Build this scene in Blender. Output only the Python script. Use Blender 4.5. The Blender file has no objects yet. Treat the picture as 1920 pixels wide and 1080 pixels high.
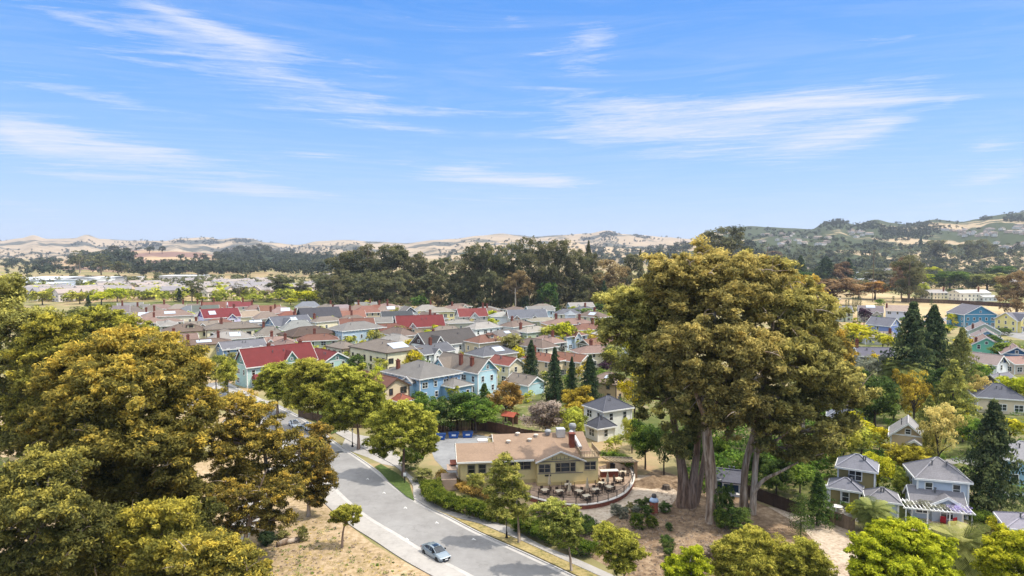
EXPOSURE = 0.95
HAZE = 0.000065
import bpy, math, random
import numpy as np
from mathutils import Vector, Matrix, noise as mnoise
R = math.radians
rnd = random.Random(7)
scene = bpy.context.scene
C = scene.collection

# ---------------------------------------------------------------- camera
F = 1280.0
CAMZ = 40.0
PITCH = math.atan(70 / F)
CP, SP = math.cos(PITCH), math.sin(PITCH)
cam_d = bpy.data.cameras.new('camera'); cam = bpy.data.objects.new('camera', cam_d); C.objects.link(cam)
cam.location = (0, 0, CAMZ); cam.rotation_euler = (math.pi / 2 - PITCH, 0, 0)
cam_d.sensor_width = 36; cam_d.lens = 24; cam_d.clip_start = 1; cam_d.clip_end = 60000
scene.camera = cam

def ray(px, py):
    x = (px - 960) / F; y = (540 - py) / F
    return Vector((x, CP + y * SP, -SP + y * CP))
def at(px, py, z=0.0):
    d = ray(px, py); t = (z - CAMZ) / d.z
    return Vector((d.x * t, d.y * t, z))
def atd(px, py, Y):
    d = ray(px, py); t = Y / d.y
    return Vector((d.x * t, Y, CAMZ + d.z * t))
def project(p):
    v = Vector(p) - Vector((0, 0, CAMZ))
    x = v.x; y = v.y * SP + v.z * CP; w = v.y * CP - v.z * SP
    return 960 + F * x / w, 540 - F * y / w

# ---------------------------------------------------------------- materials
def lin(h, k=1.0):
    h = h.lstrip('#'); out = []
    for i in (0, 2, 4):
        c = int(h[i:i + 2], 16) / 255
        c = c / 12.92 if c <= .04045 else ((c + .055) / 1.055) ** 2.4
        out.append(min(1, c * k))
    return tuple(out) + (1.0,)

MATS = {}
def newmat(name):
    m = bpy.data.materials.new(name); m.use_nodes = True
    nt = m.node_tree; nt.nodes.clear()
    out = nt.nodes.new('ShaderNodeOutputMaterial')
    return m, nt, out
def N(nt, typ, **kw):
    n = nt.nodes.new(typ)
    for k, v in kw.items(): setattr(n, k, v)
    return n
def ramp(nt, fac, stops):
    r = N(nt, 'ShaderNodeValToRGB'); cr = r.color_ramp
    while len(cr.elements) < len(stops): cr.elements.new(0.5)
    for e, (p, c) in zip(cr.elements, stops):
        e.position = p; e.color = c if len(c) == 4 else tuple(c) + (1,)
    nt.links.new(fac, r.inputs['Fac']); return r.outputs['Color']
def noise_node(nt, scale, detail=4, rough=.6, coord='Object', vec=None):
    if vec is None:
        if coord == 'World':
            g = N(nt, 'ShaderNodeNewGeometry'); vec = g.outputs['Position']
        else:
            t = N(nt, 'ShaderNodeTexCoord'); vec = t.outputs[coord]
    n = N(nt, 'ShaderNodeTexNoise'); n.inputs['Scale'].default_value = scale
    n.inputs['Detail'].default_value = detail; n.inputs['Roughness'].default_value = rough
    nt.links.new(vec, n.inputs['Vector']); return n.outputs['Fac']

def paint(hexcol, k=.85, rough=.75, var=.16, scale=.8, spec=.25, metal=0.0, kind='paint'):
    key = (kind, hexcol, k, rough, var, scale, metal)
    if key in MATS: return MATS[key]
    m, nt, out = newmat('%s_%s' % (kind, hexcol.strip('#')))
    b = N(nt, 'ShaderNodeBsdfPrincipled'); c = lin(hexcol, k)
    lo = tuple(x * (1 - var) for x in c[:3]); hi = tuple(min(1, x * (1 + var)) for x in c[:3])
    f = noise_node(nt, scale, 5, .65, 'World')
    nt.links.new(ramp(nt, f, [(.3, lo), (.7, hi)]), b.inputs['Base Color'])
    b.inputs['Roughness'].default_value = rough; b.inputs['Specular IOR Level'].default_value = spec
    b.inputs['Metallic'].default_value = metal
    nt.links.new(b.outputs[0], out.inputs[0]); MATS[key] = m; return m

def siding(hexcol, k=1.0):
    """painted lap siding: weathered colour with fine horizontal board lines as bump"""
    key = ('siding', hexcol, k)
    if key in MATS: return MATS[key]
    m, nt, out = newmat('siding_' + hexcol.strip('#'))
    b = N(nt, 'ShaderNodeBsdfPrincipled'); c = lin(hexcol, k)
    f = noise_node(nt, .35, 6, .7, 'World')
    nt.links.new(ramp(nt, f, [(.25, tuple(x * .82 for x in c[:3])), (.5, c[:3]), (.8, tuple(min(1, x * 1.08) for x in c[:3]))]), b.inputs['Base Color'])
    t = N(nt, 'ShaderNodeTexCoord'); w = N(nt, 'ShaderNodeTexWave', wave_type='BANDS', bands_direction='Z', wave_profile='SAW')
    w.inputs['Scale'].default_value = 1.6; nt.links.new(t.outputs['Object'], w.inputs['Vector'])
    bp = N(nt, 'ShaderNodeBump'); bp.inputs['Strength'].default_value = .35; bp.inputs['Distance'].default_value = .05
    nt.links.new(w.outputs['Fac'], bp.inputs['Height']); nt.links.new(bp.outputs[0], b.inputs['Normal'])
    b.inputs['Roughness'].default_value = .7; b.inputs['Specular IOR Level'].default_value = .2
    nt.links.new(b.outputs[0], out.inputs[0]); MATS[key] = m; return m

def shingle(hexcol, k=.68):
    key = ('shingle', hexcol, k)
    if key in MATS: return MATS[key]
    m, nt, out = newmat('shingle_' + hexcol.strip('#'))
    b = N(nt, 'ShaderNodeBsdfPrincipled'); c = lin(hexcol, k)
    oi = N(nt, 'ShaderNodeObjectInfo')
    f1 = noise_node(nt, 4.5, 3, .8, 'World'); f2 = noise_node(nt, .5, 5, .65, 'World')
    a = N(nt, 'ShaderNodeMath', operation='MULTIPLY_ADD'); a.inputs[1].default_value = .55
    nt.links.new(f1, a.inputs[0]); 
    a2 = N(nt, 'ShaderNodeMath', operation='MULTIPLY_ADD'); a2.inputs[1].default_value = .45; a2.inputs[2].default_value = 0
    nt.links.new(f2, a2.inputs[0]); nt.links.new(a2.outputs[0], a.inputs[2])
    col = ramp(nt, a.outputs[0], [(.3, tuple(x * .72 for x in c[:3])), (.5, c[:3]), (.7, tuple(min(1, x * 1.25) for x in c[:3]))])
    hs = N(nt, 'ShaderNodeHueSaturation'); mr = N(nt, 'ShaderNodeMapRange')
    mr.inputs['To Min'].default_value = .88; mr.inputs['To Max'].default_value = 1.1
    nt.links.new(oi.outputs['Random'], mr.inputs['Value']); nt.links.new(mr.outputs[0], hs.inputs['Value'])
    nt.links.new(col, hs.inputs['Color']); nt.links.new(hs.outputs[0], b.inputs['Base Color'])
    t = N(nt, 'ShaderNodeTexCoord'); w = N(nt, 'ShaderNodeTexWave', wave_type='BANDS', bands_direction='Z', wave_profile='SAW')
    w.inputs['Scale'].default_value = 1.6; nt.links.new(t.outputs['Object'], w.inputs['Vector'])
    bp = N(nt, 'ShaderNodeBump'); bp.inputs['Strength'].default_value = .4; bp.inputs['Distance'].default_value = .04
    nt.links.new(w.outputs['Fac'], bp.inputs['Height']); nt.links.new(bp.outputs[0], b.inputs['Normal'])
    b.inputs['Roughness'].default_value = .85; b.inputs['Specular IOR Level'].default_value = .25
    nt.links.new(b.outputs[0], out.inputs[0]); MATS[key] = m; return m

def glass(name='window_glass', col=(.02, .025, .03), rough=.08, spec=.6):
    if name in MATS: return MATS[name]
    m, nt, out = newmat(name)
    b = N(nt, 'ShaderNodeBsdfPrincipled')
    f = noise_node(nt, .6, 2, .5, 'World')
    nt.links.new(ramp(nt, f, [(.35, tuple(x * .5 for x in col)), (.7, tuple(x * 2.2 for x in col))]), b.inputs['Base Color'])
    b.inputs['Roughness'].default_value = rough; b.inputs['Specular IOR Level'].default_value = spec
    nt.links.new(b.outputs[0], out.inputs[0]); MATS[name] = m; return m

def foliage(name, dark, mid, light, trans=.38):
    if name in MATS: return MATS[name]
    m, nt, out = newmat('foliage_' + name)
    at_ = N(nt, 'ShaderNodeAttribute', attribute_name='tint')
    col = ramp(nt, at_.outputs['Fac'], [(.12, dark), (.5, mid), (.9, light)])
    oi = N(nt, 'ShaderNodeObjectInfo')
    hs = N(nt, 'ShaderNodeHueSaturation')
    mr = N(nt, 'ShaderNodeMapRange'); mr.inputs['To Min'].default_value = .485; mr.inputs['To Max'].default_value = .515
    nt.links.new(oi.outputs['Random'], mr.inputs['Value']); nt.links.new(mr.outputs[0], hs.inputs['Hue'])
    nt.links.new(col, hs.inputs['Color'])
    d = N(nt, 'ShaderNodeBsdfDiffuse'); tr = N(nt, 'ShaderNodeBsdfTranslucent'); mx = N(nt, 'ShaderNodeMixShader')
    mx.inputs[0].default_value = trans
    nt.links.new(hs.outputs[0], d.inputs[0]); nt.links.new(hs.outputs[0], tr.inputs[0])
    nt.links.new(d.outputs[0], mx.inputs[1]); nt.links.new(tr.outputs[0], mx.inputs[2])
    nt.links.new(mx.outputs[0], out.inputs[0]); MATS[name] = m; return m

def bark(name, dark, light, zs=.25):
    if name in MATS: return MATS[name]
    m, nt, out = newmat('bark_' + name)
    t = N(nt, 'ShaderNodeTexCoord'); mp = N(nt, 'ShaderNodeMapping'); mp.inputs['Scale'].default_value = (2.2, 2.2, zs)
    nt.links.new(t.outputs['Object'], mp.inputs['Vector'])
    f = noise_node(nt, 1.3, 6, .7, vec=mp.outputs[0])
    b = N(nt, 'ShaderNodeBsdfPrincipled'); b.inputs['Roughness'].default_value = .9
    f2 = noise_node(nt, .45, 4, .6, vec=mp.outputs[0]); mxb = N(nt, 'ShaderNodeMix', data_type='RGBA', blend_type='MULTIPLY'); mxb.inputs[0].default_value = 1
    nt.links.new(ramp(nt, f, [(.36, dark), (.56, light)]), mxb.inputs[6]); nt.links.new(ramp(nt, f2, [(.42, (.55, .46, .38)), (.56, (1, 1, 1))]), mxb.inputs[7])
    nt.links.new(mxb.outputs[2], b.inputs['Base Color'])
    bp = N(nt, 'ShaderNodeBump'); bp.inputs['Strength'].default_value = .6; bp.inputs['Distance'].default_value = .15
    nt.links.new(f, bp.inputs['Height']); nt.links.new(bp.outputs[0], b.inputs['Normal'])
    nt.links.new(b.outputs[0], out.inputs[0]); MATS[name] = m; return m

FOL = {
 'gumorange': ((.056, .052, .016), (.132, .112, .028), (.345, .248, .044)),
 'gumolive': ((.066, .064, .022), (.172, .154, .046), (.345, .295, .085)),
 'gumgreen': ((.055, .060, .016), (.135, .132, .026), (.300, .270, .040)),
 'gumshade': ((.040, .041, .014), (.095, .088, .026), (.240, .195, .042)),
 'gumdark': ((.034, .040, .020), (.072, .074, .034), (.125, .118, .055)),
 'gumbrown':  ((.060, .040, .020), (.130, .090, .045), (.210, .145, .070)),
 'street': ((.068, .078, .014), (.185, .185, .030), (.330, .315, .055)),
 'streetpale':((.075, .085, .020), (.200, .205, .045), (.340, .310, .080)),
 'lime': ((.120, .140, .012), (.310, .325, .022), (.520, .490, .040)),
 'yellow':    ((.210, .190, .014), (.460, .400, .025), (.680, .560, .050)),
 'gold': ((.130, .105, .016), (.300, .245, .030), (.480, .395, .055)),
 'straw':     ((.200, .170, .050), (.430, .350, .110), (.620, .500, .180)),
 'green':     ((.030, .060, .014), (.080, .130, .022), (.170, .230, .036)),
 'deep':      ((.022, .042, .014), (.050, .085, .022), (.105, .150, .034)),
 'olive':     ((.055, .060, .020), (.130, .130, .040), (.220, .205, .070)),
 'conifer':   ((.018, .034, .018), (.036, .062, .030), (.080, .110, .045)),
 'redwood':   ((.020, .034, .018), (.045, .066, .032), (.120, .145, .055)),
 'fir':       ((.050, .060, .020), (.125, .135, .034), (.260, .250, .060)),
 'purple':    ((.018, .010, .020), (.045, .022, .040), (.080, .042, .060)),
 'rust': ((.080, .050, .016), (.180, .115, .034), (.300, .185, .050)),
 'hedge':     ((.030, .052, .010), (.085, .125, .018), (.170, .210, .030)),
 'grey':      ((.080, .085, .060), (.160, .165, .115), (.240, .240, .170)),
 'twig': ((.130, .105, .080), (.250, .205, .160), (.340, .285, .225)),
 'palm':      ((.070, .085, .025), (.170, .185, .055), (.310, .310, .100)),
 'fardark':   ((.026, .034, .024), (.050, .060, .038), (.085, .092, .055)),
 'farolive':  ((.050, .056, .030), (.095, .098, .048), (.150, .145, .070)),
}
FK = {'gumolive': 2.1, 'gumorange': 2.0, 'gumgreen': 1.95, 'gumshade': 2.1, 'conifer': 1.4, 'redwood': 1.5, 'deep': 1.6, 'gumdark': 1.8, 'yellow': 1.15, 'lime': 1.3, 'straw': 1.4, 'hedge': 1.15, 'green': 1.6, 'purple': 1.3, 'gold': 1.4, 'palm': 1.4, 'fardark': 1.4, 'farolive': 1.6, 'grey': 1.5, 'twig': 1.5, 'street': 2.05, 'streetpale': 1.9}
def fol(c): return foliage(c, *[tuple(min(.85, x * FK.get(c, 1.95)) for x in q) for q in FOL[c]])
BARK_PALE = lambda: bark('pale', (.17, .115, .075), (.52, .43, .34))
BARK_RED = lambda: bark('red', (.10, .065, .045), (.33, .23, .17))
BARK_DARK = lambda: bark('dark', (.045, .034, .026), (.13, .10, .075))

# ---------------------------------------------------------------- mesh helpers
class MB:
    def __init__(s): s.v = []; s.f = []; s.mi = []
    def add(s, vs, fs, mi=0):
        o = len(s.v); s.v.extend([tuple(v) for v in vs])
        for f in fs: s.f.append(tuple(i + o for i in f)); s.mi.append(mi)
    def box(s, c, size, rz=0.0, mi=0, taper=1.0):
        x, y, z = (a / 2 for a in size); vs = []
        cr, sr = math.cos(rz), math.sin(rz)
        for dz in (-1, 1):
            k = 1 if dz < 0 else taper
            for dx, dy in ((-1, -1), (1, -1), (1, 1), (-1, 1)):
                a, b = dx * x * k, dy * y * k
                vs.append((c[0] + a * cr - b * sr, c[1] + a * sr + b * cr, c[2] + dz * z))
        s.add(vs, [(0, 3, 2, 1), (4, 5, 6, 7), (0, 1, 5, 4), (1, 2, 6, 5), (2, 3, 7, 6), (3, 0, 4, 7)], mi)
    def tube(s, pts, rad, n=6, mi=0, cap=True):
        pts = [Vector(p) for p in pts]
        if not hasattr(rad, '__len__'): rad = [rad] * len(pts)
        rings = []
        for i, p in enumerate(pts):
            t = (pts[min(i + 1, len(pts) - 1)] - pts[max(i - 1, 0)]).normalized()
            a = t.orthogonal().normalized() if abs(t.z) < .95 else t.cross(Vector((0, 1, 0))).normalized()
            b = t.cross(a).normalized()
            rings.append([p + (a * math.cos(2 * math.pi * k / n) + b * math.sin(2 * math.pi * k / n)) * rad[i] for k in range(n)])
        vs = [v for r in rings for v in r]; fs = []
        for i in range(len(pts) - 1):
            for k in range(n):
                k2 = (k + 1) % n
                fs.append((i * n + k, i * n + k2, (i + 1) * n + k2, (i + 1) * n + k))
        if cap:
            fs.append(tuple(range(n - 1, -1, -1))); fs.append(tuple((len(pts) - 1) * n + k for k in range(n)))
        s.add(vs, fs, mi)
    def lathe(s, c, prof, n=16, mi=0):
        vs = []; fs = []
        for r, z in prof:
            for k in range(n):
                a = 2 * math.pi * k / n
                vs.append((c[0] + r * math.cos(a), c[1] + r * math.sin(a), c[2] + z))
        for i in range(len(prof) - 1):
            for k in range(n):
                k2 = (k + 1) % n
                fs.append((i * n + k, i * n + k2, (i + 1) * n + k2, (i + 1) * n + k))
        fs.append(tuple(range(n - 1, -1, -1))); fs.append(tuple((len(prof) - 1) * n + k for k in range(n)))
        s.add(vs, fs, mi)
    def prism(s, poly, a, b, axis='x', mi=0):
        """poly = 2-D outline; extruded from a to b along axis ('x': poly is (y,z); 'y': poly is (x,z); 'z': (x,y))"""
        n = len(poly)
        def P(p, t):
            return (t, p[0], p[1]) if axis == 'x' else ((p[0], t, p[1]) if axis == 'y' else (p[0], p[1], t))
        vs = [P(p, a) for p in poly] + [P(p, b) for p in poly]
        fs = [tuple(range(n - 1, -1, -1)), tuple(range(n, 2 * n))]
        for i in range(n):
            j = (i + 1) % n; fs.append((i, j, n + j, n + i))
        s.add(vs, fs, mi)
    def mesh(s, name):
        me = bpy.data.meshes.new(name); me.from_pydata(s.v, [], s.f)
        me.polygons.foreach_set('material_index', s.mi); me.update(); return me
    def obj(s, name, mats, parent=None, smooth=False):
        me = s.mesh(name)
        for m in (mats if isinstance(mats, (list, tuple)) else [mats]): me.materials.append(m)
        if smooth: me.polygons.foreach_set('use_smooth', [True] * len(me.polygons))
        return link(name, me, parent)

def fixn(o):
    import bmesh
    bm = bmesh.new(); bm.from_mesh(o.data); bmesh.ops.recalc_face_normals(bm, faces=bm.faces); bm.to_mesh(o.data); bm.free()
    return o
def link(name, data, parent=None):
    o = bpy.data.objects.new(name, data); C.objects.link(o)
    if parent is not None: o.parent = parent
    return o
def tag(o, label, cat, group=None, kind=None):
    if label: o['label'] = label
    if cat: o['category'] = cat
    if group: o['group'] = group
    if kind: o['kind'] = kind
    return o
def thing(name, label, cat, loc=(0, 0, 0), rz=0.0, group=None):
    o = bpy.data.objects.new(name, None); o.empty_display_size = .5; C.objects.link(o)
    o.location = loc; o.rotation_euler = (0, 0, rz)
    return tag(o, label, cat, group)
def copy_tree(o, parent=None):
    c = o.copy(); C.objects.link(c)
    if parent is not None: c.parent = parent
    for ch in o.children: copy_tree(ch, c)
    return c

def catmull(pts, n=8, closed=False):
    P = [Vector(p) for p in pts]; out = []
    m = len(P)
    for i in range(m if closed else m - 1):
        if closed: a, b, c, d = P[i - 1], P[i], P[(i + 1) % m], P[(i + 2) % m]
        else: a, b, c, d = P[max(i - 1, 0)], P[i], P[i + 1], P[min(i + 2, m - 1)]
        for k in range(n):
            t = k / n
            out.append(.5 * ((2 * b) + (c - a) * t + (2 * a - 5 * b + 4 * c - d) * t * t + (3 * b - a - 3 * c + d) * t ** 3))
    if not closed: out.append(P[-1])
    return out

def quads_mesh(name, V, tint):
    """V: (n,4,3) array of leaf quads, tint: (n,)"""
    n = len(V); me = bpy.data.meshes.new(name)
    me.vertices.add(4 * n); me.vertices.foreach_set('co', V.reshape(-1).astype(np.float32))
    me.loops.add(4 * n); me.loops.foreach_set('vertex_index', np.arange(4 * n, dtype=np.int32))
    me.polygons.add(n); me.polygons.foreach_set('loop_start', np.arange(0, 4 * n, 4, dtype=np.int32))
    me.update(calc_edges=True)
    a = me.attributes.new('tint', 'FLOAT', 'POINT'); a.data.foreach_set('value', np.repeat(tint, 4).astype(np.float32))
    return me

def rand_unit(g, n):
    v = g.normal(size=(n, 3)); return v / np.linalg.norm(v, axis=1, keepdims=True)

def leaf_quads(g, P, Nrm, size, aspect=.5):
    """diamond leaves centred on P facing Nrm; size (n,) half length"""
    n = len(P); t = np.cross(Nrm, rand_unit(g, n)); t /= np.linalg.norm(t, axis=1, keepdims=True) + 1e-9
    b = np.cross(Nrm, t); s = size[:, None]
    fold = Nrm * s * .18
    return np.stack([P - t * s, P - b * s * aspect + fold, P + t * s, P + b * s * aspect + fold], axis=1)

def clump_leaves(g, centres, radii, per, leaf, flat=.75, up=.55, tint=None, jit=.2, loose=False):
    """leaves on domed clumps. centres (m,3), radii (m,) ; returns quads, tints"""
    m = len(centres)
    idx = np.repeat(np.arange(m), per); n = len(idx)
    d = rand_unit(g, n)
    low = (d[:, 2] < -.1) & (g.random(n) < .6); d[low, 2] *= -1
    r = radii[idx] * (.45 + .6 * g.random(n) ** .6)
    if loose: r = radii[idx] * (.25 + 1.05 * g.random(n) ** .8)
    off = d * r[:, None]; off[:, 2] *= flat
    P = centres[idx] + off
    Nn = d * (.35 if loose else .6) + rand_unit(g, n) * (.95 if loose else .75); Nn[:, 2] += up
    Nn /= np.linalg.norm(Nn, axis=1, keepdims=True)
    if tint is None: tint = g.random(m)
    tt = np.clip(tint[idx] + (g.random(n) - .5) * 2 * jit + .10 * d[:, 2], 0, 1)  # upper leaves of each clump tinted lighter, a highlight put into the colour
    V = leaf_quads(g, P, Nn, leaf * (.65 + .7 * g.random(n)), .38 if loose else .5)
    return V, tt

def ell_points(g, n, c, r, inner=.55, up=.15):
    d = rand_unit(g, n)
    flip = (d[:, 2] < -.2) & (g.random(n) < up * 3); d[flip, 2] *= -1
    s = inner + (1 - inner) * g.random(n) ** .7
    return np.array(c) + d * s[:, None] * np.array(r)
# ---------------------------------------------------------------- tree prototypes (unit height, unit crown width)
PROTO = {}
def limb(mb, a, b, r0, r1, sag=.06, g=None, n=5, seg=4, mi=0):
    a = Vector(a); b = Vector(b); L = (b - a).length
    mid = (a + b) / 2 + Vector(((rnd.random() - .5) * L * .25, (rnd.random() - .5) * L * .25, L * sag))
    pts = []
    for i in range(seg + 1):
        t = i / seg; pts.append(a * (1 - t) ** 2 + mid * 2 * t * (1 - t) + b * t * t)
    mb.tube(pts, [r0 + (r1 - r0) * i / seg for i in range(seg + 1)], n, mi, cap=False)
    return pts

def build_proto(kind, seed, lo):
    g = np.random.default_rng(seed * 97 + (1 if lo else 0) + sum(map(ord, kind)))
    mb = MB(); V = T = None
    if kind in ('round', 'airy', 'spread', 'bush', 'oval'):
        cz, rz, trunk_h = {'round': (.60, .40, .3), 'airy': (.60, .40, .32), 'spread': (.66, .34, .35), 'bush': (.42, .58, .1), 'oval': (.54, .46, .2)}[kind]
        nl = 7
        ells = [((0, 0, cz), (.36, .36, rz * .85))]
        for i in range(nl):
            a = i * 2.4 + g.random(); q = .2 + .12 * g.random()
            ells.append(((q * math.cos(a), q * math.sin(a), cz + (g.random() - .45) * rz), (.22, .22, rz * .5)))
        m = {'airy': 60}.get(kind, 95) if not lo else 34
        cs = []
        for i in range(m):
            e = ells[0] if g.random() < .4 else ells[1 + int(g.integers(nl))]
            cs.append(ell_points(g, 1, e[0], e[1], .7)[0])
        cs = np.array(cs)
        rr = np.hypot(cs[:, 0], cs[:, 1]); cs[:, :2] *= np.minimum(1, .46 / np.maximum(rr, 1e-6))[:, None]
        cs[:, 2] = np.clip(cs[:, 2], .1 if kind != 'bush' else .04, .965)
        cr = (.105 if not lo else .15) * (.7 + .6 * g.random(m)) * (.85 if kind == 'airy' else 1)
        per = (85 if not lo else 26)
        if kind == 'airy': per = 55 if not lo else 16
        V, T = clump_leaves(g, cs, cr, per, .024 if not lo else .052)
        mb.tube([(0, 0, -.02), (.01, 0, trunk_h * .6), (0, .01, trunk_h), (.01, 0, cz)], [.032, .024, .02, .012], 7)
        for i in range(9 if not lo else 4):
            c = cs[int(g.integers(m))]; limb(mb, (0, 0, trunk_h * (.8 + .5 * g.random())), c, .013, .004)
    elif kind == 'gumwall':
        ells = [(((g.random() - .5) * .4, (g.random() - .5) * .4, .12 + .74 * (i + .5) / 10), (.3 * (1.1 - .5 * i / 10), .3, .1)) for i in range(10)]
        m = 120 if not lo else 50
        cs = np.array([ell_points(g, 1, *ells[int(g.integers(10))], .5)[0] for _ in range(m)])
        cs[:, 2] = np.clip(cs[:, 2], .08, .97)
        cr = (.085 if not lo else .11) * (.6 + .7 * g.random(m))
        V, T = clump_leaves(g, cs, cr, 80 if not lo else 28, .018 if not lo else .036, flat=.7)
        mb.tube([(0, 0, -.02), (.01, 0, .3), (0, .01, .9)], [.03, .02, .006], 7)
    elif kind == 'gum':
        ells = []
        for i in range(9):
            a = i * 2.4 + g.random() * .8; q = (.08 + .22 * g.random()); z = .42 + .5 * (i + .5) / 9
            k = 1 - .45 * abs(z - .62) / .4
            ells.append(((q * math.cos(a) * k * 1.3, q * math.sin(a) * k * 1.3, z), (.2 + .05 * g.random(), .2, .10 + .04 * g.random())))
        m = 105 if not lo else 42
        cs = np.array([ell_points(g, 1, *ells[int(g.integers(9))], .6)[0] for _ in range(m)])
        cs[:, 2] = np.clip(cs[:, 2], .28, .975)
        cr = (.072 if not lo else .10) * (.7 + .7 * g.random(m))
        V, T = clump_leaves(g, cs, cr, 80 if not lo else 26, .017 if not lo else .036, flat=.7)
        mb.tube([(0, 0, -.02), (.01, 0, .2), (-.01, .01, .45), (.01, 0, .8)], [.03, .022, .016, .006], 7)
        for e in ells: limb(mb, (0, 0, .3 + .3 * g.random()), e[0], .012, .004)
    elif kind in ('conifer', 'cypress', 'fir'):
        nb = {'conifer': 120, 'cypress': 60, 'fir': 95}[kind] if not lo else {'conifer': 44, 'cypress': 26, 'fir': 40}[kind]
        cs = []; cr = []
        for i in range(nb):
            t = (i + .5) / nb; z = .06 + .92 * t
            if kind == 'conifer': w = .5 * (1 - t) ** .75 * (.5 + .7 * g.random()) * (1 + .18 * math.sin(a_ * 1 + 3)) if (a_ := i * 2.39996) is not None else 0
            elif kind == 'fir': w = .5 * (1 - t ** 1.7) * (.7 + .45 * g.random())
            else: w = .42 * math.sin(math.pi * min(1, (t * .85 + .13))) ** .6 * (.85 + .3 * g.random())
            a = i * 2.39996 + g.random() * .5
            for k in ((.35, .7, 1.0) if kind != 'cypress' else (.3, .9)):
                cs.append((w * k * math.cos(a), w * k * math.sin(a), z - .06 * k * k * (kind != 'cypress') + .01 * g.random()))
                cr.append((.085 * (1.1 - .5 * t) if kind != 'cypress' else .2) * (.7 + .5 * g.random()))
        cs = np.array(cs); cr = np.array(cr) * (1.25 if lo else 1)
        cs[:, 2] = np.minimum(cs[:, 2], .985)
        V, T = clump_leaves(g, cs, cr, 26 if not lo else 11, .02 if not lo else .045, flat=.45 if kind != 'cypress' else .3, up=.35)
        mb.tube([(0, 0, -.02), (0, 0, .3), (0, 0, .95)], [.035, .022, .003], 7)
    elif kind == 'palm':
        q = []; tt = []
        nf = 84
        for i in range(nf):
            a = i * 2.39996; e = 1.15 - 1.65 * (i / nf); L = .5 * (.85 + .25 * g.random())
            p = np.array([0, 0, .62]); d = np.array([math.cos(a) * math.cos(e), math.sin(a) * math.cos(e), math.sin(e)])
            side = np.array([-math.sin(a), math.cos(a), 0]); st = 20; tint = g.random()
            for s in range(st):
                p2 = p + d * L / st; d = d + np.array([0, 0, -.072]); d /= np.linalg.norm(d)
                ll = .15 * math.sin(math.pi * (s + 1.6) / (st + 2)) + .02
                for sg in (-1, 1):
                    tip = (p + p2) / 2 + side * sg * ll * .75 + d * ll * .7 + np.array([0, 0, -.03])
                    w = d * .0035
                    q.append([p - w, p + d * .014, tip + d * .006, tip - d * .004]); tt.append(min(1, max(0, tint + (g.random() - .5) * .3)))
                p = p2
        V = np.array(q); T = np.array(tt)
        mb.tube([(0, 0, -.02), (0, 0, .3), (0, 0, .6), (0, 0, .66)], [.06, .05, .055, .03], 9)
    cm = quads_mesh('crown_%s' % kind, V, T)
    return cm, mb.mesh('trunk_%s' % kind)

def proto(kind, lo, i):
    k = (kind, lo, i)
    if k not in PROTO:
        cm, tm = build_proto(kind, i + 1, lo)
        cm.materials.append(None); tm.materials.append(None)
        PROTO[k] = (cm, tm)
    return PROTO[k]
def setmat(o, m, slot=0):
    o.material_slots[slot].link = 'OBJECT'; o.material_slots[slot].material = m
COMB = {}
def combined(kind, i):
    """far version: trunk and crown in one mesh, slot 0 = leaves, slot 1 = bark"""
    k = (kind, i)
    if k not in COMB:
        cm, tm = proto(kind, True, i)
        v1 = np.empty(len(cm.vertices) * 3); cm.vertices.foreach_get('co', v1); v1 = v1.reshape(-1, 3)
        v2 = np.array([v.co[:] for v in tm.vertices]); n1 = len(v1)
        f1 = np.arange(n1).reshape(-1, 4).tolist(); f2 = [tuple(a + n1 for a in p.vertices) for p in tm.polygons]
        me = bpy.data.meshes.new('tree_' + kind); me.from_pydata(np.vstack([v1, v2]).tolist(), [], f1 + f2)
        t = np.zeros(n1); cm.attributes['tint'].data.foreach_get('value', np.empty(n1, np.float32)) if False else None
        buf = np.empty(n1, np.float32); cm.attributes['tint'].data.foreach_get('value', buf)
        a = me.attributes.new('tint', 'FLOAT', 'POINT'); a.data.foreach_set('value', np.concatenate([buf, np.zeros(len(v2), np.float32)]))
        mi = [0] * len(f1) + [1] * len(f2); me.polygons.foreach_set('material_index', mi)
        me.materials.append(None); me.materials.append(None); me.update(); COMB[k] = me
    return COMB[k]

TREES = []
CAT = {'round': ('broadleaf_tree', 'tree'), 'airy': ('young_tree', 'tree'), 'spread': ('spreading_tree', 'tree'), 'bush': ('shrub', 'shrub'), 'oval': ('broadleaf_tree', 'tree'),
       'gum': ('eucalyptus_tree', 'tree'), 'gumwall': ('eucalyptus_tree', 'tree'), 'conifer': ('conifer_tree', 'tree'), 'fir': ('fir_tree', 'tree'), 'cypress': ('cypress_tree', 'tree'), 'palm': ('palm_tree', 'palm')}
def place_tree(kind, P, h, w, col, label, group=None, lo=None, name=None, bk=None):
    i = rnd.randrange(3 if kind not in ('palm',) else 1)
    pxh = h * F / max(P.y, 1)
    if lo is None: lo = pxh < 62
    nm, cat = CAT[kind]; nm = name or nm
    rz = rnd.random() * 6.28
    bm_ = bk() if bk else (BARK_PALE() if kind in ('gum', 'gumwall') else BARK_DARK())
    if lo or kind == 'bush':
        if kind == 'bush':
            cm = proto('bush', lo, i)[0]; o = link(nm, cm); setmat(o, fol(col))
        else:
            o = link(nm, combined(kind, i)); setmat(o, fol(col), 0); setmat(o, bm_, 1)
        o.location = P; o.rotation_euler = (0, 0, rz); o.scale = (w, w, h)
        tag(o, label, cat, group)
    else:
        cm, tm = proto(kind, False, i)
        o = thing(nm, label, cat, P, rz, group); o.scale = (w, w, h)
        setmat(link('trunk', tm, o), bm_); setmat(link('crown', cm, o), fol(col))
    TREES.append(o); return o

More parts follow.
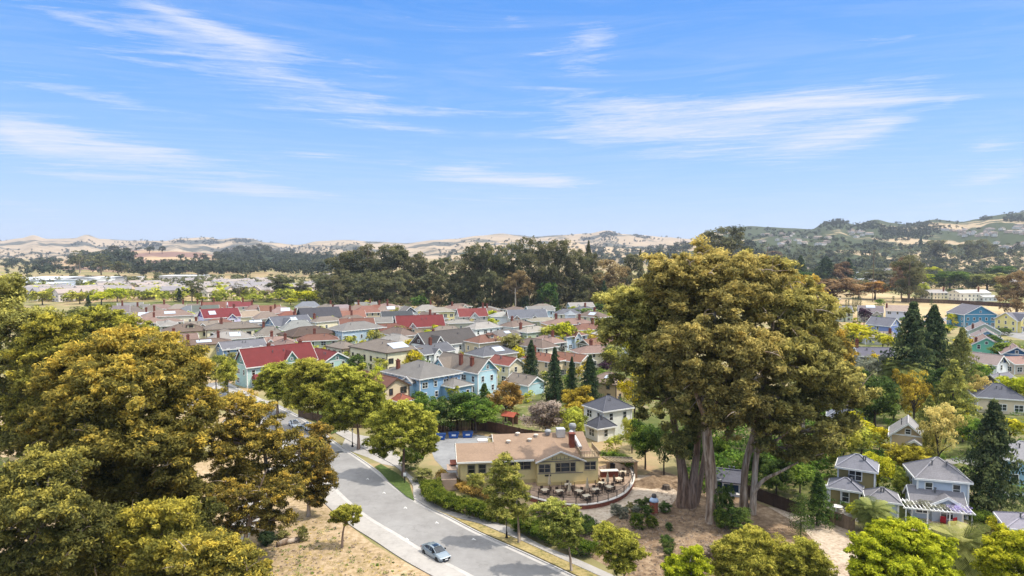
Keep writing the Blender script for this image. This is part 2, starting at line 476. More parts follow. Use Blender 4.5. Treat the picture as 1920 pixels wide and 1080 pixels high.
def tree(kind, px, base, top, wpx, col, label, group=None, **kw):
    P = at(px, base); D = P.y
    # true height from the pixel of the top at that depth
    h = atd(px, top, D).z; w = wpx * math.hypot(D, 0) / F * 1.06
    return place_tree(kind, P, h, w, col, label, group, **kw)

# ---------------------------------------------------------------- hero trees built from crown masses
def hero(name, label, base, path, ells, col, clump=1.5, leaf=.28, per=150, bk=BARK_PALE, seed=1, group=None, dens=1.0, nlimb=3, depth=None, bare=0, lump=True, stems=(), twig=.055):
    """base px of the trunk foot; path = [(px, py, radius m, dy m)] up the trunk; ells = [(px, py, rx px, ry px, dy m, tint bias)]"""
    g = np.random.default_rng(seed); B = at(*base) if depth is None else Vector((at(*base).x, 0, 0))
    if depth is not None:
        B = Vector(((base[0] - 960) / F * depth * 1.0, depth, 0))
    D = B.y
    o = thing(name, label, 'tree', B, 0, group)
    mb = MB(); pts = []; rad = []
    for (px, py, r, dy) in path:
        p = atd(px, py, D + dy) - B; pts.append(p); rad.append(r)
    pts[0].z = -.3
    sm = catmull(pts, 4); rr = [rad[min(int(i / 4), len(rad) - 1)] + (rad[min(int(i / 4) + 1, len(rad) - 1)] - rad[min(int(i / 4), len(rad) - 1)]) * ((i % 4) / 4) for i in range(len(sm))]
    # flutes and buttress roots: rings with an uneven outline
    n = 14; vs = []; fs = []
    for i, p in enumerate(sm):
        for k in range(n):
            a = 2 * math.pi * k / n
            fl = 1 + .10 * math.sin(3 * a + seed + i * .12) + .06 * math.sin(5 * a + seed * 2 + i * .4) + .05 * math.sin(2 * a - i * .5)
            foot = max(0, 1 - i / 4) * .35 * (1 + math.sin(4 * a + seed))
            r = rr[i] * (fl + foot); vs.append((p.x + r * math.cos(a), p.y + r * math.sin(a), p.z))
    for i in range(len(sm) - 1):
        for k in range(n):
            k2 = (k + 1) % n; fs.append((i * n + k, i * n + k2, (i + 1) * n + k2, (i + 1) * n + k))
    mb.add(vs, fs)
    for st in stems:
        sp = catmull([atd(px, py, D + dy) - B for (px, py, r, dy) in st], 4); rs = [q[2] for q in st]
        mb.tube(sp, [np.interp(i / 4, range(len(rs)), rs) for i in range(len(sp))], 9, cap=False)
    CC = []; TI = []
    for (px, py, rx, ry, dy, tb, *dk) in ells:
        Y = D + dy; c = np.array(atd(px, py, Y) - B); Rr = np.array([rx, rx * .85, ry]) * Y / F
        nn = max(6, int((dk[0] if dk else 1) * dens * 2.1 * (Rr[0] * Rr[1] + Rr[0] * Rr[2] * 2) / (clump * clump)))
        P = ell_points(g, nn, c, Rr, .5) ; P = c + (P - c) * (1 + .16 * g.normal(size=(len(P), 1)))
        P = P[P[:, 2] > 1.2]
        if lump:
            L = P; k = 4; idx = np.repeat(np.arange(len(L)), k); P = L[idx] + rand_unit(g, len(idx)) * (clump * .95) * np.array([1, 1, .6]) * g.random((len(idx), 1)) ** .5
        CC.append(P); TI.append(np.clip(g.normal(.36 + tb, .2, len(P)) + .16 * (P[:, 2] - c[2]) / Rr[2], 0, 1))  # new-growth colour plus painted highlights: tint lightens towards the crown tops
        # limbs
        j0 = min(len(sm) - 1, int(len(sm) * (.45 + .5 * g.random())))
        best = min(range(len(sm) // 3, len(sm)), key=lambda q: (sm[q] - Vector(c)).length + max(0, sm[q].z - c[2]) * 2)
        pl = limb(mb, sm[best], c, max(.16, rr[best] * .55), .14, sag=.12, seg=6, n=7)
        for q in range(nlimb):
            e = P[int(g.integers(len(P)))]; limb(mb, pl[2 + int(g.integers(4))], e, .11, .035, sag=.1)
    cs = np.vstack(CC); ti = np.concatenate(TI)
    for q in range(bare):     # bare grey twigs standing out of the leaves
        e = cs[int(g.integers(len(cs)))]; tk = twig; dd = Vector(((g.random() - .5) * 5, -.9 - g.random() * 1.5, (g.random() - .3) * 3.4)) * (1 if tk > .08 else .62)
        limb(mb, Vector(e), Vector(e) + dd * 1.3, tk, tk * .25, sag=.22)
        limb(mb, Vector(e) + dd * .5, Vector(e) + dd * .6 + Vector(((g.random() - .5) * 3, -.5, 1.5 * g.random())), tk * .6, tk * .2, sag=.2)
    mb.obj('trunk', bk(), o, smooth=True)
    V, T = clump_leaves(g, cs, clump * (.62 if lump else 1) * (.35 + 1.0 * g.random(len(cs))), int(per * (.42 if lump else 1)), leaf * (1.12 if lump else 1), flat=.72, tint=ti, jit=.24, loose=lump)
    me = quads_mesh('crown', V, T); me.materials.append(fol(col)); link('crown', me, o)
    TREES.append(o); return o

# ---------------------------------------------------------------- hedges and shrubs that follow a line
def hedge(label, pts, width, height, col, group=None, leaf=.10, name='hedge', cat='hedge', seed=3, z0=0.0, taper=.9):
    g = np.random.default_rng(seed); P = catmull(pts, 6); o0 = P[0]
    cs = []; cr = []
    for i in range(len(P) - 1):
        a, b = P[i], P[i + 1]; L = (b - a).length; nrm = Vector((-(b - a).y, (b - a).x, 0)).normalized()
        for k in range(max(1, int(L * width * height * 3.4 + rnd.random()))):
            t = g.random(); u = (g.random() - .5) * width * taper; z = height * (.15 + .67 * g.random() ** .5)
            p = a.lerp(b, t) + nrm * u - o0; cs.append((p.x, p.y, z + z0)); cr.append(.42 * min(1, height / 1.4) * (.7 + .6 * g.random()))
    cs = np.array(cs); V, T = clump_leaves(g, cs, np.array(cr) * 1.15, 75, leaf * 1.1, flat=.85, jit=.15)
    me = quads_mesh(name, V, T); me.materials.append(fol(col)); o = link(name, me); o.location = o0
    return tag(o, label, cat, group)

def sheet(name, pts, z, mat, kind='structure', label=None, cat=None):
    """flat polygon laid on the ground"""
    import bmesh
    bm = bmesh.new(); vs = [bm.verts.new((p[0], p[1], z)) for p in pts]; f = bm.faces.new(vs)
    bmesh.ops.triangulate(bm, faces=[f]); bmesh.ops.recalc_face_normals(bm, faces=bm.faces)
    for f in bm.faces:
        if f.normal.z < 0: f.normal_flip()
    me = bpy.data.meshes.new(name); bm.to_mesh(me); bm.free(); me.materials.append(mat)
    o = link(name, me); return tag(o, label, cat, None, kind)
def strip(name, A, B, z, mat, thick=0.0, kind='structure'):
    """ribbon between two lines with the same number of points; thick > 0 gives it sides"""
    n = len(A); mb = MB()
    vs = [(p[0], p[1], z) for p in A] + [(p[0], p[1], z) for p in B]
    fs = [(i, i + 1, n + i + 1, n + i) for i in range(n - 1)]
    if thick:
        m = 2 * n; vs += [(p[0], p[1], z - thick) for p in A] + [(p[0], p[1], z - thick) for p in B]
        for i in range(n - 1):
            fs.append((m + i, m + i + 1, i + 1, i)); fs.append((n + i, n + i + 1, m + n + i + 1, m + n + i))
        fs += [(0, n, m + n, m), (n - 1, m + n - 1, m + 2 * n - 1, 2 * n - 1)]
    mb.add(vs, fs); o = mb.obj(name, mat); fixn(o)
    if o.data.polygons[0].normal.z < 0: o.data.flip_normals()
    o['kind'] = kind; return o
def offset_line(P, d):
    out = []
    for i, p in enumerate(P):
        t = (P[min(i + 1, len(P) - 1)] - P[max(i - 1, 0)]); t.z = 0; t.normalize()
        out.append(p + Vector((-t.y, t.x, 0)) * d)
    return out
# ---------------------------------------------------------------- houses
# footprint (length, depth) in metres, measured house by house
SIZES = {(722, 637): (20, 13), (577, 612): (18, 12), (668, 603): (19, 12), (610, 593): (14, 9), (436, 604): (20, 11), (386, 635): (16, 8.5), (314, 581): (21, 12), (786, 591): (19, 9), (727, 607): (16, 9.5), (598, 576): (18, 10),
 (612, 584): (10, 7), (668, 597): (14, 8), (912, 627): (12, 8), (861, 599): (11, 7), (902, 601): (8, 6), (884, 578): (14, 8), (825, 576): (13, 9), (744, 583): (14, 8), (764, 574): (8, 7.5), (710, 594): (11, 7), (987, 580): (18, 9), (940, 585): (10, 7),
 (1000, 612): (14, 9), (945, 618): (13, 8), (1019, 595): (13, 8), (1066, 597): (21, 11), (1069, 582): (3.4, 3.4), (1118, 634): (12, 7), (948, 668): (9, 6), (1020, 662): (12, 7), (1070, 662): (12, 7), (984, 702): (8.8, 6.4), (1142, 698): (9, 7.5),
 (1140, 742): (7.6, 6.8), (1126, 780): (4.4, 4), (706, 700): (18, 7.6), (752, 738): (5.5, 4.4), (846, 708): (9.6, 6.6), (411, 578): (16, 10), (453, 638): (14, 7), (478, 599): (9.5, 7), (319, 597): (10, 6.5), (644, 640): (9.5, 7), (1140, 618): (10, 8), (1172, 628): (11, 8),
 (1565, 573): (17, 9), (1632, 573): (12, 8), (1683, 572): (11.5, 8), (1657, 595): (11, 8.6), (1645, 621): (11.5, 7.5), (1822, 571): (15, 16.5), (1843, 604): (12.5, 11), (1849, 617): (11.5, 9.5), (1846, 629): (11.5, 9.5), (1903, 647): (10.5, 8), (1852, 663): (8.2, 6),
 (1910, 668): (10, 7.5), (1874, 700): (7.8, 4.6), (1870, 719): (10, 8.4), (1638, 651): (11.5, 7), (1703, 786): (6.6, 5.6), (1757, 858): (6.7, 6.3), (1752, 914): (6.6, 3.4), (1654, 914): (3.9, 3.7), (1608, 852): (5.2, 4.6), (1586, 896): (4.2, 3.8), (1922, 828): (8, 6.4),
 (1366, 880): (3.6, 3), (1602, 702): (6.5, 5.5), (1585, 764): (6.5, 5), (1752, 543): (16, 10), (1818, 543): (27, 12), (1850, 553): (12, 7)}
WHITE = '#e9e8e4'
def win_mesh(w, h, trim, style=0):
    k = ('win', round(w, 2), round(h, 2), trim, style)
    if k not in PROTO:
        f = MB(); t = .13
        f.box((-w / 2 - t / 2, -.03, 0), (t, .1, h + 2 * t)); f.box((w / 2 + t / 2, -.03, 0), (t, .1, h + 2 * t))
        f.box((0, -.03, h / 2 + t / 2), (w, .1, t)); f.box((0, -.035, -h / 2 - t / 2), (w + .04, .14, t))
        f.box((0, -.02, 0), (w, .05, .06))
        if w > 1.5: f.box((0, -.021, 0), (.1, .052, h))
        fm = f.mesh('window'); fm.materials.append(paint(trim, .9))
        p = MB(); p.box((0, -.005, 0), (w - .002, .03, h - .002)); pm = p.mesh('pane'); pm.materials.append(glass())
        PROTO[k] = (fm, pm)
    return PROTO[k]

def add_window(parent, x, y, z, rz, w, h, trim, split=True, name='window'):
    fm, pm = win_mesh(w, h, trim)
    o = link(name, fm, parent); o.location = (x, y, z); o.rotation_euler = (0, 0, rz)
    if split: link('pane', pm, o)
    else:
        link('pane', pm, o)
    return o

SIDES = {'F': (0, -1, 0.0), 'R': (1, 0, math.pi / 2), 'B': (0, 1, math.pi), 'L': (-1, 0, -math.pi / 2)}

def house(label, px, py, w, d, h, rise, kind='gable', rot=45, wall='#e8dfc6', roof='#7a6f69', trim=WHITE, ov=.5, gables=(), chims=(), solar=(),
          porch=(), dormers=(), accent=None, nowin=False, brackets=False, group=None, name=None, z=None, P=None, cat='house', winw=1.0, vents=0, trimroof=True, wingap=3.2, simple=False):
    """px,py = pixel where the middle of the ridge is seen"""
    if (px, py) in SIZES:
        nw, nd_ = SIZES[(px, py)]; nw, nd_ = (nw * 1.1, nd_ * 1.06) if 230 < px < 1100 and py < 660 else (nw, nd_); h += .7 if 230 < px < 1100 and py < 660 else 0; rw, rd = nw / w, nd_ / d; gk = max(.62, min(1, (rw * rd) ** .5)); w, d = nw, nd_
        rise *= min(1, max(.62, rd ** .6)) if kind == 'hip' else min(1, max(.66, rd ** .7))
        gables = [(g_[0], g_[1] * (rw if g_[0] in 'FB' else rd), g_[2] * gk, g_[3], g_[4], g_[5] * gk) + tuple(g_[6:]) for g_ in gables]
        chims = [(a_ * rw, b_ * rd, c_) for a_, b_, c_ in chims]; porch = [(a_, b_ * rw, c_ * rw, d_ * max(.7, rd), e_) for a_, b_, c_, d_, e_ in porch]
        solar = [(a_, b_ * rw, c_, d_ * gk, e_ * gk) for a_, b_, c_, d_, e_ in solar]; dormers = [(a_, b_ * rw, c_ * gk) for a_, b_, c_ in dormers]
        ov = min(ov, .42)
    top = h + rise
    if P is None: P = at(px, py, top)
    P = Vector((P.x, P.y, 0))
    a = R(rot); t = thing(name or 'house', label, cat, P, a, group)
    far = P.y > 330
    wm = siding(wall); rm = shingle(roof); tm = paint(trim, .9); brick = paint('#7f4b3e', .8, .9, .3, 3, kind='brick')
    th = .22; s = rise / (d / 2)
    vis = []
    for sd, (nx, ny, _) in SIDES.items():
        wx = nx * math.cos(a) - ny * math.sin(a); wy = nx * math.sin(a) + ny * math.cos(a)
        if wx * (-P.x) + wy * (-P.y) > 0.12 * math.hypot(P.x, P.y): vis.append(sd)
    W = MB(); RF = MB(); TR = MB()
    W.box((0, 0, (h - th) / 2), (w, d, h - th))
    if kind == 'gable':
        W.prism([(-d / 2, h - th), (d / 2, h - th), (0, top - th - .02)], -w / 2, w / 2, 'x')
        e = d / 2 + ov; ez = h - ov * s
        RF.prism([(-e, ez - th), (-e, ez), (0, top), (e, ez), (e, ez - th), (0, top - th)], -w / 2 - ov, w / 2 + ov, 'x')
        for sx in (-1, 1):
            x0 = sx * (w / 2 + ov + .004); x1 = x0 + sx * .08
            TR.prism([(-e - .05, ez - .34), (-e - .05, ez + .05), (0, top + .06), (e + .05, ez + .05), (e + .05, ez - .34), (0, top - .34)], min(x0, x1), max(x0, x1), 'x')
        for sy in (-1, 1): TR.box((0, sy * (e + .05), ez - .13), (w + 2 * ov - .02, .09, .3))
        if accent:
            for sx in (-1, 1):
                G = MB()
                x0 = sx * (w / 2 + .003); x1 = x0 + sx * .06
                k = .86; G.prism([(-d / 2 * k, h + .1), (d / 2 * k, h + .1), (0, h + .1 + (rise - th) * k)], min(x0, x1), max(x0, x1), 'x')
                G.obj('gable_panel', siding(accent), t)
            for sx in (-1, 1): TR.box((sx * (w / 2 + .04), 0, h - .02), (.08, d, .26))
    elif kind == 'hip':
        e = d / 2 + ov; ew = w / 2 + ov; ez = h - ov * s * .6; rl = max(0.05, w / 2 - d / 2)
        vs = [(-ew, -e, ez), (ew, -e, ez), (ew, e, ez), (-ew, e, ez), (-rl, 0, top), (rl, 0, top)]
        vs += [(v[0], v[1], ez - th) for v in vs[:4]]
        RF.add(vs, [(0, 1, 5, 4), (1, 2, 5), (2, 3, 4, 5), (3, 0, 4), (9, 8, 7, 6), (6, 7, 1, 0), (7, 8, 2, 1), (8, 9, 3, 2), (9, 6, 0, 3)])
        if trimroof:
            for sy in (-1, 1): TR.box((0, sy * (e + .045), ez - .13), (2 * ew + .18, .08, .28))
            for sx in (-1, 1): TR.box((sx * (ew + .045), 0, ez - .131), (.08, 2 * e - .01, .28))
        W.box((0, 0, h - th + .02), (w - .4, d - .4, .3))
    # corner boards
    for sx in (-1, 1):
        for sy in (-1, 1): TR.box((sx * (w / 2 + .003), sy * (d / 2 + .003), (h - th) / 2), (.24, .24, h - th - .01))
    if brackets:
        for sd in vis:
            nx, ny, rz = SIDES[sd]; Ln = w if ny else d; Dp = d if ny else w
            n = int(Ln / 1.6)
            for i in range(n):
                u = -Ln / 2 + (i + .5) * Ln / n
                x, y = (u, ny * (Dp / 2 + .2)) if ny else (nx * (Dp / 2 + .2), u)
                TR.box((x, y, h - .5), (.28, .34, .5) if ny else (.34, .28, .5))
    blocked = {sd: [] for sd in SIDES}
    for gi, gspec in enumerate(gables):
        sd, u, gw, proj, gh, gr = gspec[:6]; gacc = gspec[6] if len(gspec) > 6 else accent
        nx, ny, rz = SIDES[sd]; Dp = d if ny else w
        M = Matrix.Rotation(rz, 4, 'Z')
        def tf(mb_src, mb_dst):
            mb_dst.add([M @ Vector(v) for v in mb_src.v], mb_src.f)
        uu = u
        y0 = -(Dp / 2 + proj); sg = gr / (gw / 2)
        m1 = MB(); m1.box((uu, (y0 + 0) / 2, (gh - th) / 2), (gw, -y0, gh - th - .006))
        m1.prism([(uu - gw / 2, gh - th - .003), (uu + gw / 2, gh - th - .003), (uu, gh + gr - th - .02)], y0, 0, 'y'); tf(m1, W)
        if kind == 'gable' and ny: back = -d / 2 * max(0, 1 - (gh + gr - h) / rise)
        elif kind == 'hip': back = -(d / 2) * max(0, 1 - (gh + gr - h) / rise) if ny else -(w / 2 - d / 2 * max(0, (gh + gr - h) / rise))
        else: back = -(Dp / 2 - .3)
        e = gw / 2 + .4; ez = gh - .4 * sg
        m2 = MB(); m2.prism([(uu - e, ez - th), (uu - e, ez), (uu, gh + gr), (uu + e, ez), (uu + e, ez - th), (uu, gh + gr - th)], y0 - .4, back + .02, 'y'); tf(m2, RF)
        m3 = MB(); m3.prism([(uu - e - .05, ez - .36), (uu - e - .05, ez + .05), (uu, gh + gr + .06), (uu + e + .05, ez + .05), (uu + e + .05, ez - .36), (uu, gh + gr - .36)], y0 - .49, y0 - .405, 'y')
        m3.box((uu, y0 - .03, gh - .1), (gw, .07, .22)); tf(m3, TR)
        if gacc:
            m4 = MB(); k = .84; m4.prism([(uu - gw / 2 * k, gh + .06), (uu + gw / 2 * k, gh + .06), (uu, gh + .06 + (gr - th) * k)], y0 - .06, y0 - .003, 'y')
            G = MB(); tf(m4, G); fixn(G.obj('gable_panel', siding(gacc), t))
        if not nowin:
            p = M @ Vector((uu, y0, gh - 1.5)); add_window(t, p.x, p.y, p.z, rz, min(1.7, gw * .4), 1.45, trim, not far)
            if gh > 5:
                p = M @ Vector((uu, y0, 1.6)); add_window(t, p.x, p.y, p.z, rz, min(1.7, gw * .4), 1.5, trim, not far)
            if gr > 1.9:
                p = M @ Vector((uu, y0 - .06, gh + gr * .3)); add_window(t, p.x, p.y, p.z, rz, .6, .7, trim, not far)
        blocked[sd].append((uu, gw / 2 + .6))
    for (sd, u, pw, pd, ph) in porch:
        nx, ny, rz = SIDES[sd]; Dp = d if ny else w; M = Matrix.Rotation(rz, 4, 'Z'); y0 = -Dp / 2
        pr = MB(); z1 = ph; z2 = ph + .9
        vs = [(u - pw / 2 - .3, y0 - pd - .4, z1), (u + pw / 2 + .3, y0 - pd - .4, z1), (u + pw / 2 - .4, y0 - .003, z2), (u - pw / 2 + .4, y0 - .003, z2),
              (u - pw / 2 - .3, y0 - pd - .4, z1 - .16), (u + pw / 2 + .3, y0 - pd - .4, z1 - .16), (u + pw / 2 + .3, y0 - .003, z1 - .16), (u - pw / 2 - .3, y0 - .003, z1 - .16)]
        pr.add([M @ Vector(v) for v in vs], [(0, 1, 2, 3), (0, 4, 5, 1), (1, 5, 6, 2), (0, 3, 7, 4), (4, 7, 6, 5), (3, 2, 6, 7)])
        fixn(pr.obj('porch_roof', rm, t))
        po = MB()
        for i in range(max(2, int(pw / 2.2) + 1)):
            n_ = max(2, int(pw / 2.2) + 1); x = u - pw / 2 + i * pw / (n_ - 1)
            v = M @ Vector((x, y0 - pd, (z1 - .16) / 2)); po.box(v, (.22, .22, z1 - .17))
        v1 = M @ Vector((u, y0 - pd / 2 - .01, .2)); po.box(v1, (pw, pd, .38) if ny else (pd, pw, .38))
        v1 = M @ Vector((u, y0 - pd - .02, z1 - .3)); po.box(v1, (pw + .3, .14, .26) if ny else (.14, pw + .3, .26))
        po.obj('porch', tm, t)
    if P.y < 320:
        RC = MB()
        if kind == 'gable': RC.tube([(-w / 2 - ov, 0, top + .02), (w / 2 + ov, 0, top + .02)], .13, 4)
        else:
            RC.tube([(-rl, 0, top + .02), (rl, 0, top + .02)], .13, 4)
            for sx in (-1, 1):
                for sy in (-1, 1): RC.tube([(sx * rl, 0, top + .02), (sx * ew, sy * e, ez + .02)], .12, 4)
        RC.obj('ridge_cap', shingle(roof, .95), t)
        vents = vents or 2
    wall_o = fixn(W.obj('wall', wm, t)); roof_o = fixn(RF.obj('roof', rm, t)); fixn(TR.obj('trim', tm, t))
    def roof_z(x, y):
        if kind == 'gable': return top - abs(y) * s
        return top - max(abs(y) * s, max(0, abs(x) - max(0.05, w / 2 - d / 2)) * s)
    for (cx, cy, ch) in chims:
        zc = roof_z(cx, cy); c = MB(); zt = zc + ch
        c.box((cx, cy, (zc - 1 + zt) / 2), (.95, .8, zt - zc + 1)); c.box((cx, cy, zt + .1), (1.2, 1.0, .2)); c.box((cx - .2, cy, zt + .4), (.3, .3, .4)); c.box((cx + .25, cy, zt + .35), (.28, .28, .3))
        c.obj('chimney', brick, roof_o)
    for (sd, u, v, sw, sh) in solar:
        sy = -1 if sd == 'F' else (1 if sd == 'B' else 0)
        m = MB(); sl = math.atan(s)
        if sy:
            y = sy * (d / 2) * v; zc = top - abs(y) * s + .1
            m.box((0, 0, 0), (sw, sh, .07)); rotm = Matrix.Translation((u, y, zc + .05)) @ Matrix.Rotation(-sy * sl, 4, 'X')
        else:
            sx = 1 if sd == 'R' else -1; x = sx * (w / 2) - sx * (1 - v) * d / 2 * 1.0; zc = roof_z(x, 0) + .15
            m.box((0, 0, 0), (sh, sw, .07)); rotm = Matrix.Translation((x, u, zc)) @ Matrix.Rotation(sx * sl, 4, 'Y')
        m.v = [tuple(rotm @ Vector(v_)) for v_ in m.v]
        m.obj('solar_panel', SOLAR, roof_o)
    for (sd, u, dw) in dormers:
        sy = -1 if sd == 'F' else 1
        y = sy * d / 2 * .55; zc = top - abs(y) * s; m = MB()
        m.box((u, y - sy * .5, zc + .5), (dw, 1.6, 1.4)); m.obj('dormer', wm, roof_o)
        m = MB(); m.prism([(u - dw / 2 - .4, zc + 1.15), (u, zc + 1.9), (u + dw / 2 + .4, zc + 1.15)], y + sy * .7 if sy < 0 else y - 2.4, y + 2.4 if sy < 0 else y + .7, 'y')
        fixn(m.obj('dormer_roof', rm, roof_o))
        add_window(t, u, y + sy * .31, zc + .55, 0 if sy < 0 else math.pi, dw * .55, .7, trim, not far)
    for i in range(vents):
        m = MB(); x = (rnd.random() - .5) * w * .5; y = -d * .2 * (1 if rnd.random() < .7 else -1); zc = roof_z(x, y)
        m.tube([(x, y, zc - .2), (x, y, zc + .7)], .1, 6); m.box((x, y, zc + .72), (.3, .3, .12)); m.obj('roof_vent', paint('#6f6f72'), roof_o)
    if not nowin:
        for sd in vis:
            nx, ny, rz = SIDES[sd]; Ln = w if ny else d; Dp = d if ny else w
            rows = [1.55, 4.35] if h > 4.8 else [min(1.6, h - 1.2)]
            n = max(1, int(Ln / wingap)); 
            for zz in rows:
                for i in range(n):
                    u = -Ln / 2 + (i + .5) * Ln / n + (rnd.random() - .5) * .5
                    M = Matrix.Rotation(rz, 4, 'Z'); 
                    if any(abs(u - bu) < bw for bu, bw in blocked[sd]) or rnd.random() < .12: continue
                    v = M @ Vector((u, -Dp / 2, zz)); add_window(t, v.x, v.y, v.z, rz, winw * rnd.choice((.9, .9, 1.7)), 1.45, trim, not far)
            if kind == 'gable' and nx and rise > 2.2:
                M = Matrix.Rotation(rz, 4, 'Z'); v = M @ Vector((0, -Dp / 2 - .05, h + rise * .3)); add_window(t, v.x, v.y, v.z, rz, .8, .9, trim, not far)
    t['_w'] = w
    del t['_w']
    return t

SOLAR, _nt, _out = newmat('solar_glass')
_b = N(_nt, 'ShaderNodeBsdfPrincipled'); _b.inputs['Base Color'].default_value = (.42, .46, .52, 1); _b.inputs['Roughness'].default_value = .3; _b.inputs['Metallic'].default_value = .3  # pale base colour stands for sky glare on dark panels
_nt.links.new(_b.outputs[0], _out.inputs[0])

FAR = {}
def far_house(label, px, py, w, d, h, rise, rot, wall, roof, group, name='house', P=None, kind='gable', mass=None):
    """small distant house: one mesh, slots wall / roof / dark glass"""
    if P is None: P = at(px, py, h + rise); P.z = 0
    k = (round(w), round(d), h, rise, kind)
    if k not in FAR:
        m = MB(); th = .3; top = h + rise; e = d / 2 + .5; s = rise / (d / 2); ez = h - .5 * s
        m.box((0, 0, (h - th) / 2), (w, d, h - th), mi=0)
        if kind == 'gable':
            m.prism([(-d / 2, h - th), (d / 2, h - th), (0, top - th - .02)], -w / 2, w / 2, 'x', 0)
            m.prism([(-e, ez - th), (-e, ez), (0, top), (e, ez), (e, ez - th), (0, top - th)], -w / 2 - .5, w / 2 + .5, 'x', 1)
        elif kind == 'hip':
            ew = w / 2 + .5; rl = max(.05, w / 2 - d / 2)
            vs = [(-ew, -e, ez), (ew, -e, ez), (ew, e, ez), (-ew, e, ez), (-rl, 0, top), (rl, 0, top)] + [(x, y, ez - th) for x, y in ((-ew, -e), (ew, -e), (ew, e), (-ew, e))]
            m.add(vs, [(0, 1, 5, 4), (1, 2, 5), (2, 3, 4, 5), (3, 0, 4), (9, 8, 7, 6), (6, 7, 1, 0), (7, 8, 2, 1), (8, 9, 3, 2), (9, 6, 0, 3)], 1)
        else:
            m.box((0, 0, h - th + .35), (w + .6, d + .6, .6), mi=1)
        for sd, (nx, ny, rz) in SIDES.items():
            Ln = w if ny else d; Dp = d if ny else w; n = max(2, int(Ln / 3.5))
            for zz in ((1.6, 4.4) if h > 4.8 else (1.6,)):
                for i in range(n):
                    v = Matrix.Rotation(rz, 4, 'Z') @ Vector((-Ln / 2 + (i + .5) * Ln / n, -Dp / 2 - .01, zz))
                    m.box(v, (1.2, .1, 1.3) if ny else (.1, 1.2, 1.3), mi=2)
        me = m.mesh('house'); 
        for _ in range(3): me.materials.append(None)
        FAR[k] = me
    if mass is not None:
        mass.append((FAR[k], Matrix.Translation(P) @ Matrix.Rotation(R(rot), 4, 'Z'), (siding(wall), shingle(roof), glass()))); return None
    o = link(name, FAR[k]); setmat(o, siding(wall), 0); setmat(o, shingle(roof), 1); setmat(o, glass(), 2)
    fixn(o) if o.data.users == 1 else None
    o.location = P; o.rotation_euler = (0, 0, R(rot)); return tag(o, label, 'house', group)

def far_mass(name, label, L):
    """houses past counting: one mesh"""
    vs = []; fs = []; mi = []; mats = []
    for me, M, mt in L:
        o = len(vs); ids = []
        for m in mt:
            if m not in mats: mats.append(m)
            ids.append(mats.index(m))
        vs += [tuple(M @ v.co) for v in me.vertices]
        for p in me.polygons: fs.append(tuple(i + o for i in p.vertices)); mi.append(ids[p.material_index])
    me = bpy.data.meshes.new(name); me.from_pydata(vs, [], fs); me.polygons.foreach_set('material_index', mi)
    for m in mats: me.materials.append(m)
    me.update(); o = fixn(link(name, me)); return tag(o, label, 'houses', None, 'stuff')
# ---------------------------------------------------------------- light and sky
SUN_EL, SUN_AZ = R(58), R(96)          # azimuth from +Y towards +X: sun high on the right, a little beyond the scene
S = Vector((math.sin(SUN_AZ) * math.cos(SUN_EL), math.cos(SUN_AZ) * math.cos(SUN_EL), math.sin(SUN_EL)))
sl = bpy.data.lights.new('sun', 'SUN'); sl.energy = 2.45; sl.angle = R(.53); sl.color = (1.0, .935, .82)
so = bpy.data.objects.new('sun', sl); C.objects.link(so); so.rotation_euler = S.to_track_quat('Z', 'Y').to_euler(); so.location = S * 500

world = bpy.data.worlds.new('World'); scene.world = world; world.use_nodes = True
nt = world.node_tree; nt.nodes.clear()
wo = N(nt, 'ShaderNodeOutputWorld'); bg = N(nt, 'ShaderNodeBackground'); bg.inputs['Strength'].default_value = .15
sky = N(nt, 'ShaderNodeTexSky', sky_type='NISHITA'); sky.sun_disc = False
sky.sun_elevation = SUN_EL; sky.sun_rotation = SUN_AZ; sky.altitude = 0; sky.air_density = 1.0; sky.dust_density = .6; sky.ozone_density = 3.0
tc = N(nt, 'ShaderNodeTexCoord'); sep = N(nt, 'ShaderNodeSeparateXYZ'); nt.links.new(tc.outputs['Generated'], sep.inputs[0])
def wm_(op, a, b=None, c=None):
    n = N(nt, 'ShaderNodeMath', operation=op)
    for i, v in enumerate((a, b, c)):
        if v is None: continue
        if isinstance(v, (int, float)): n.inputs[i].default_value = v
        else: nt.links.new(v, n.inputs[i])
    return n.outputs[0]
X, Y, Z = sep.outputs
az = wm_('ARCTAN2', X, Y); el = wm_('ARCSINE', Z)
cv = N(nt, 'ShaderNodeCombineXYZ'); nt.links.new(az, cv.inputs[0]); nt.links.new(el, cv.inputs[1])
# cirrus layer: noise on a high flat cloud sheet, drawn out into streaks
zz = wm_('ADD', wm_('MAXIMUM', Z, 0.0), .07)
u = wm_('DIVIDE', X, zz); v = wm_('DIVIDE', Y, zz)
vb = wm_('ADD', v, wm_('MULTIPLY', wm_('SQRT', wm_('ADD', wm_('MULTIPLY', u, u), .4)), .42))
cu = N(nt, 'ShaderNodeCombineXYZ'); nt.links.new(wm_('MULTIPLY', u, .85), cu.inputs[0]); nt.links.new(wm_('MULTIPLY', vb, 3.0), cu.inputs[1])
def wn(vec, sc, det, ro, dist):
    n = N(nt, 'ShaderNodeTexNoise'); n.inputs['Scale'].default_value = sc; n.inputs['Detail'].default_value = det
    n.inputs['Roughness'].default_value = ro; n.inputs['Distortion'].default_value = dist; nt.links.new(vec, n.inputs['Vector']); return n.outputs['Fac']
n1 = wn(cu.outputs[0], 1.15, 10, .68, 1.5); n2 = wn(cu.outputs[0], 4.6, 9, .76, 1.8)
fib = wm_('MULTIPLY', wm_('ADD', wm_('MULTIPLY', n1, .55), wm_('MULTIPLY', n2, .5)), 1.0)
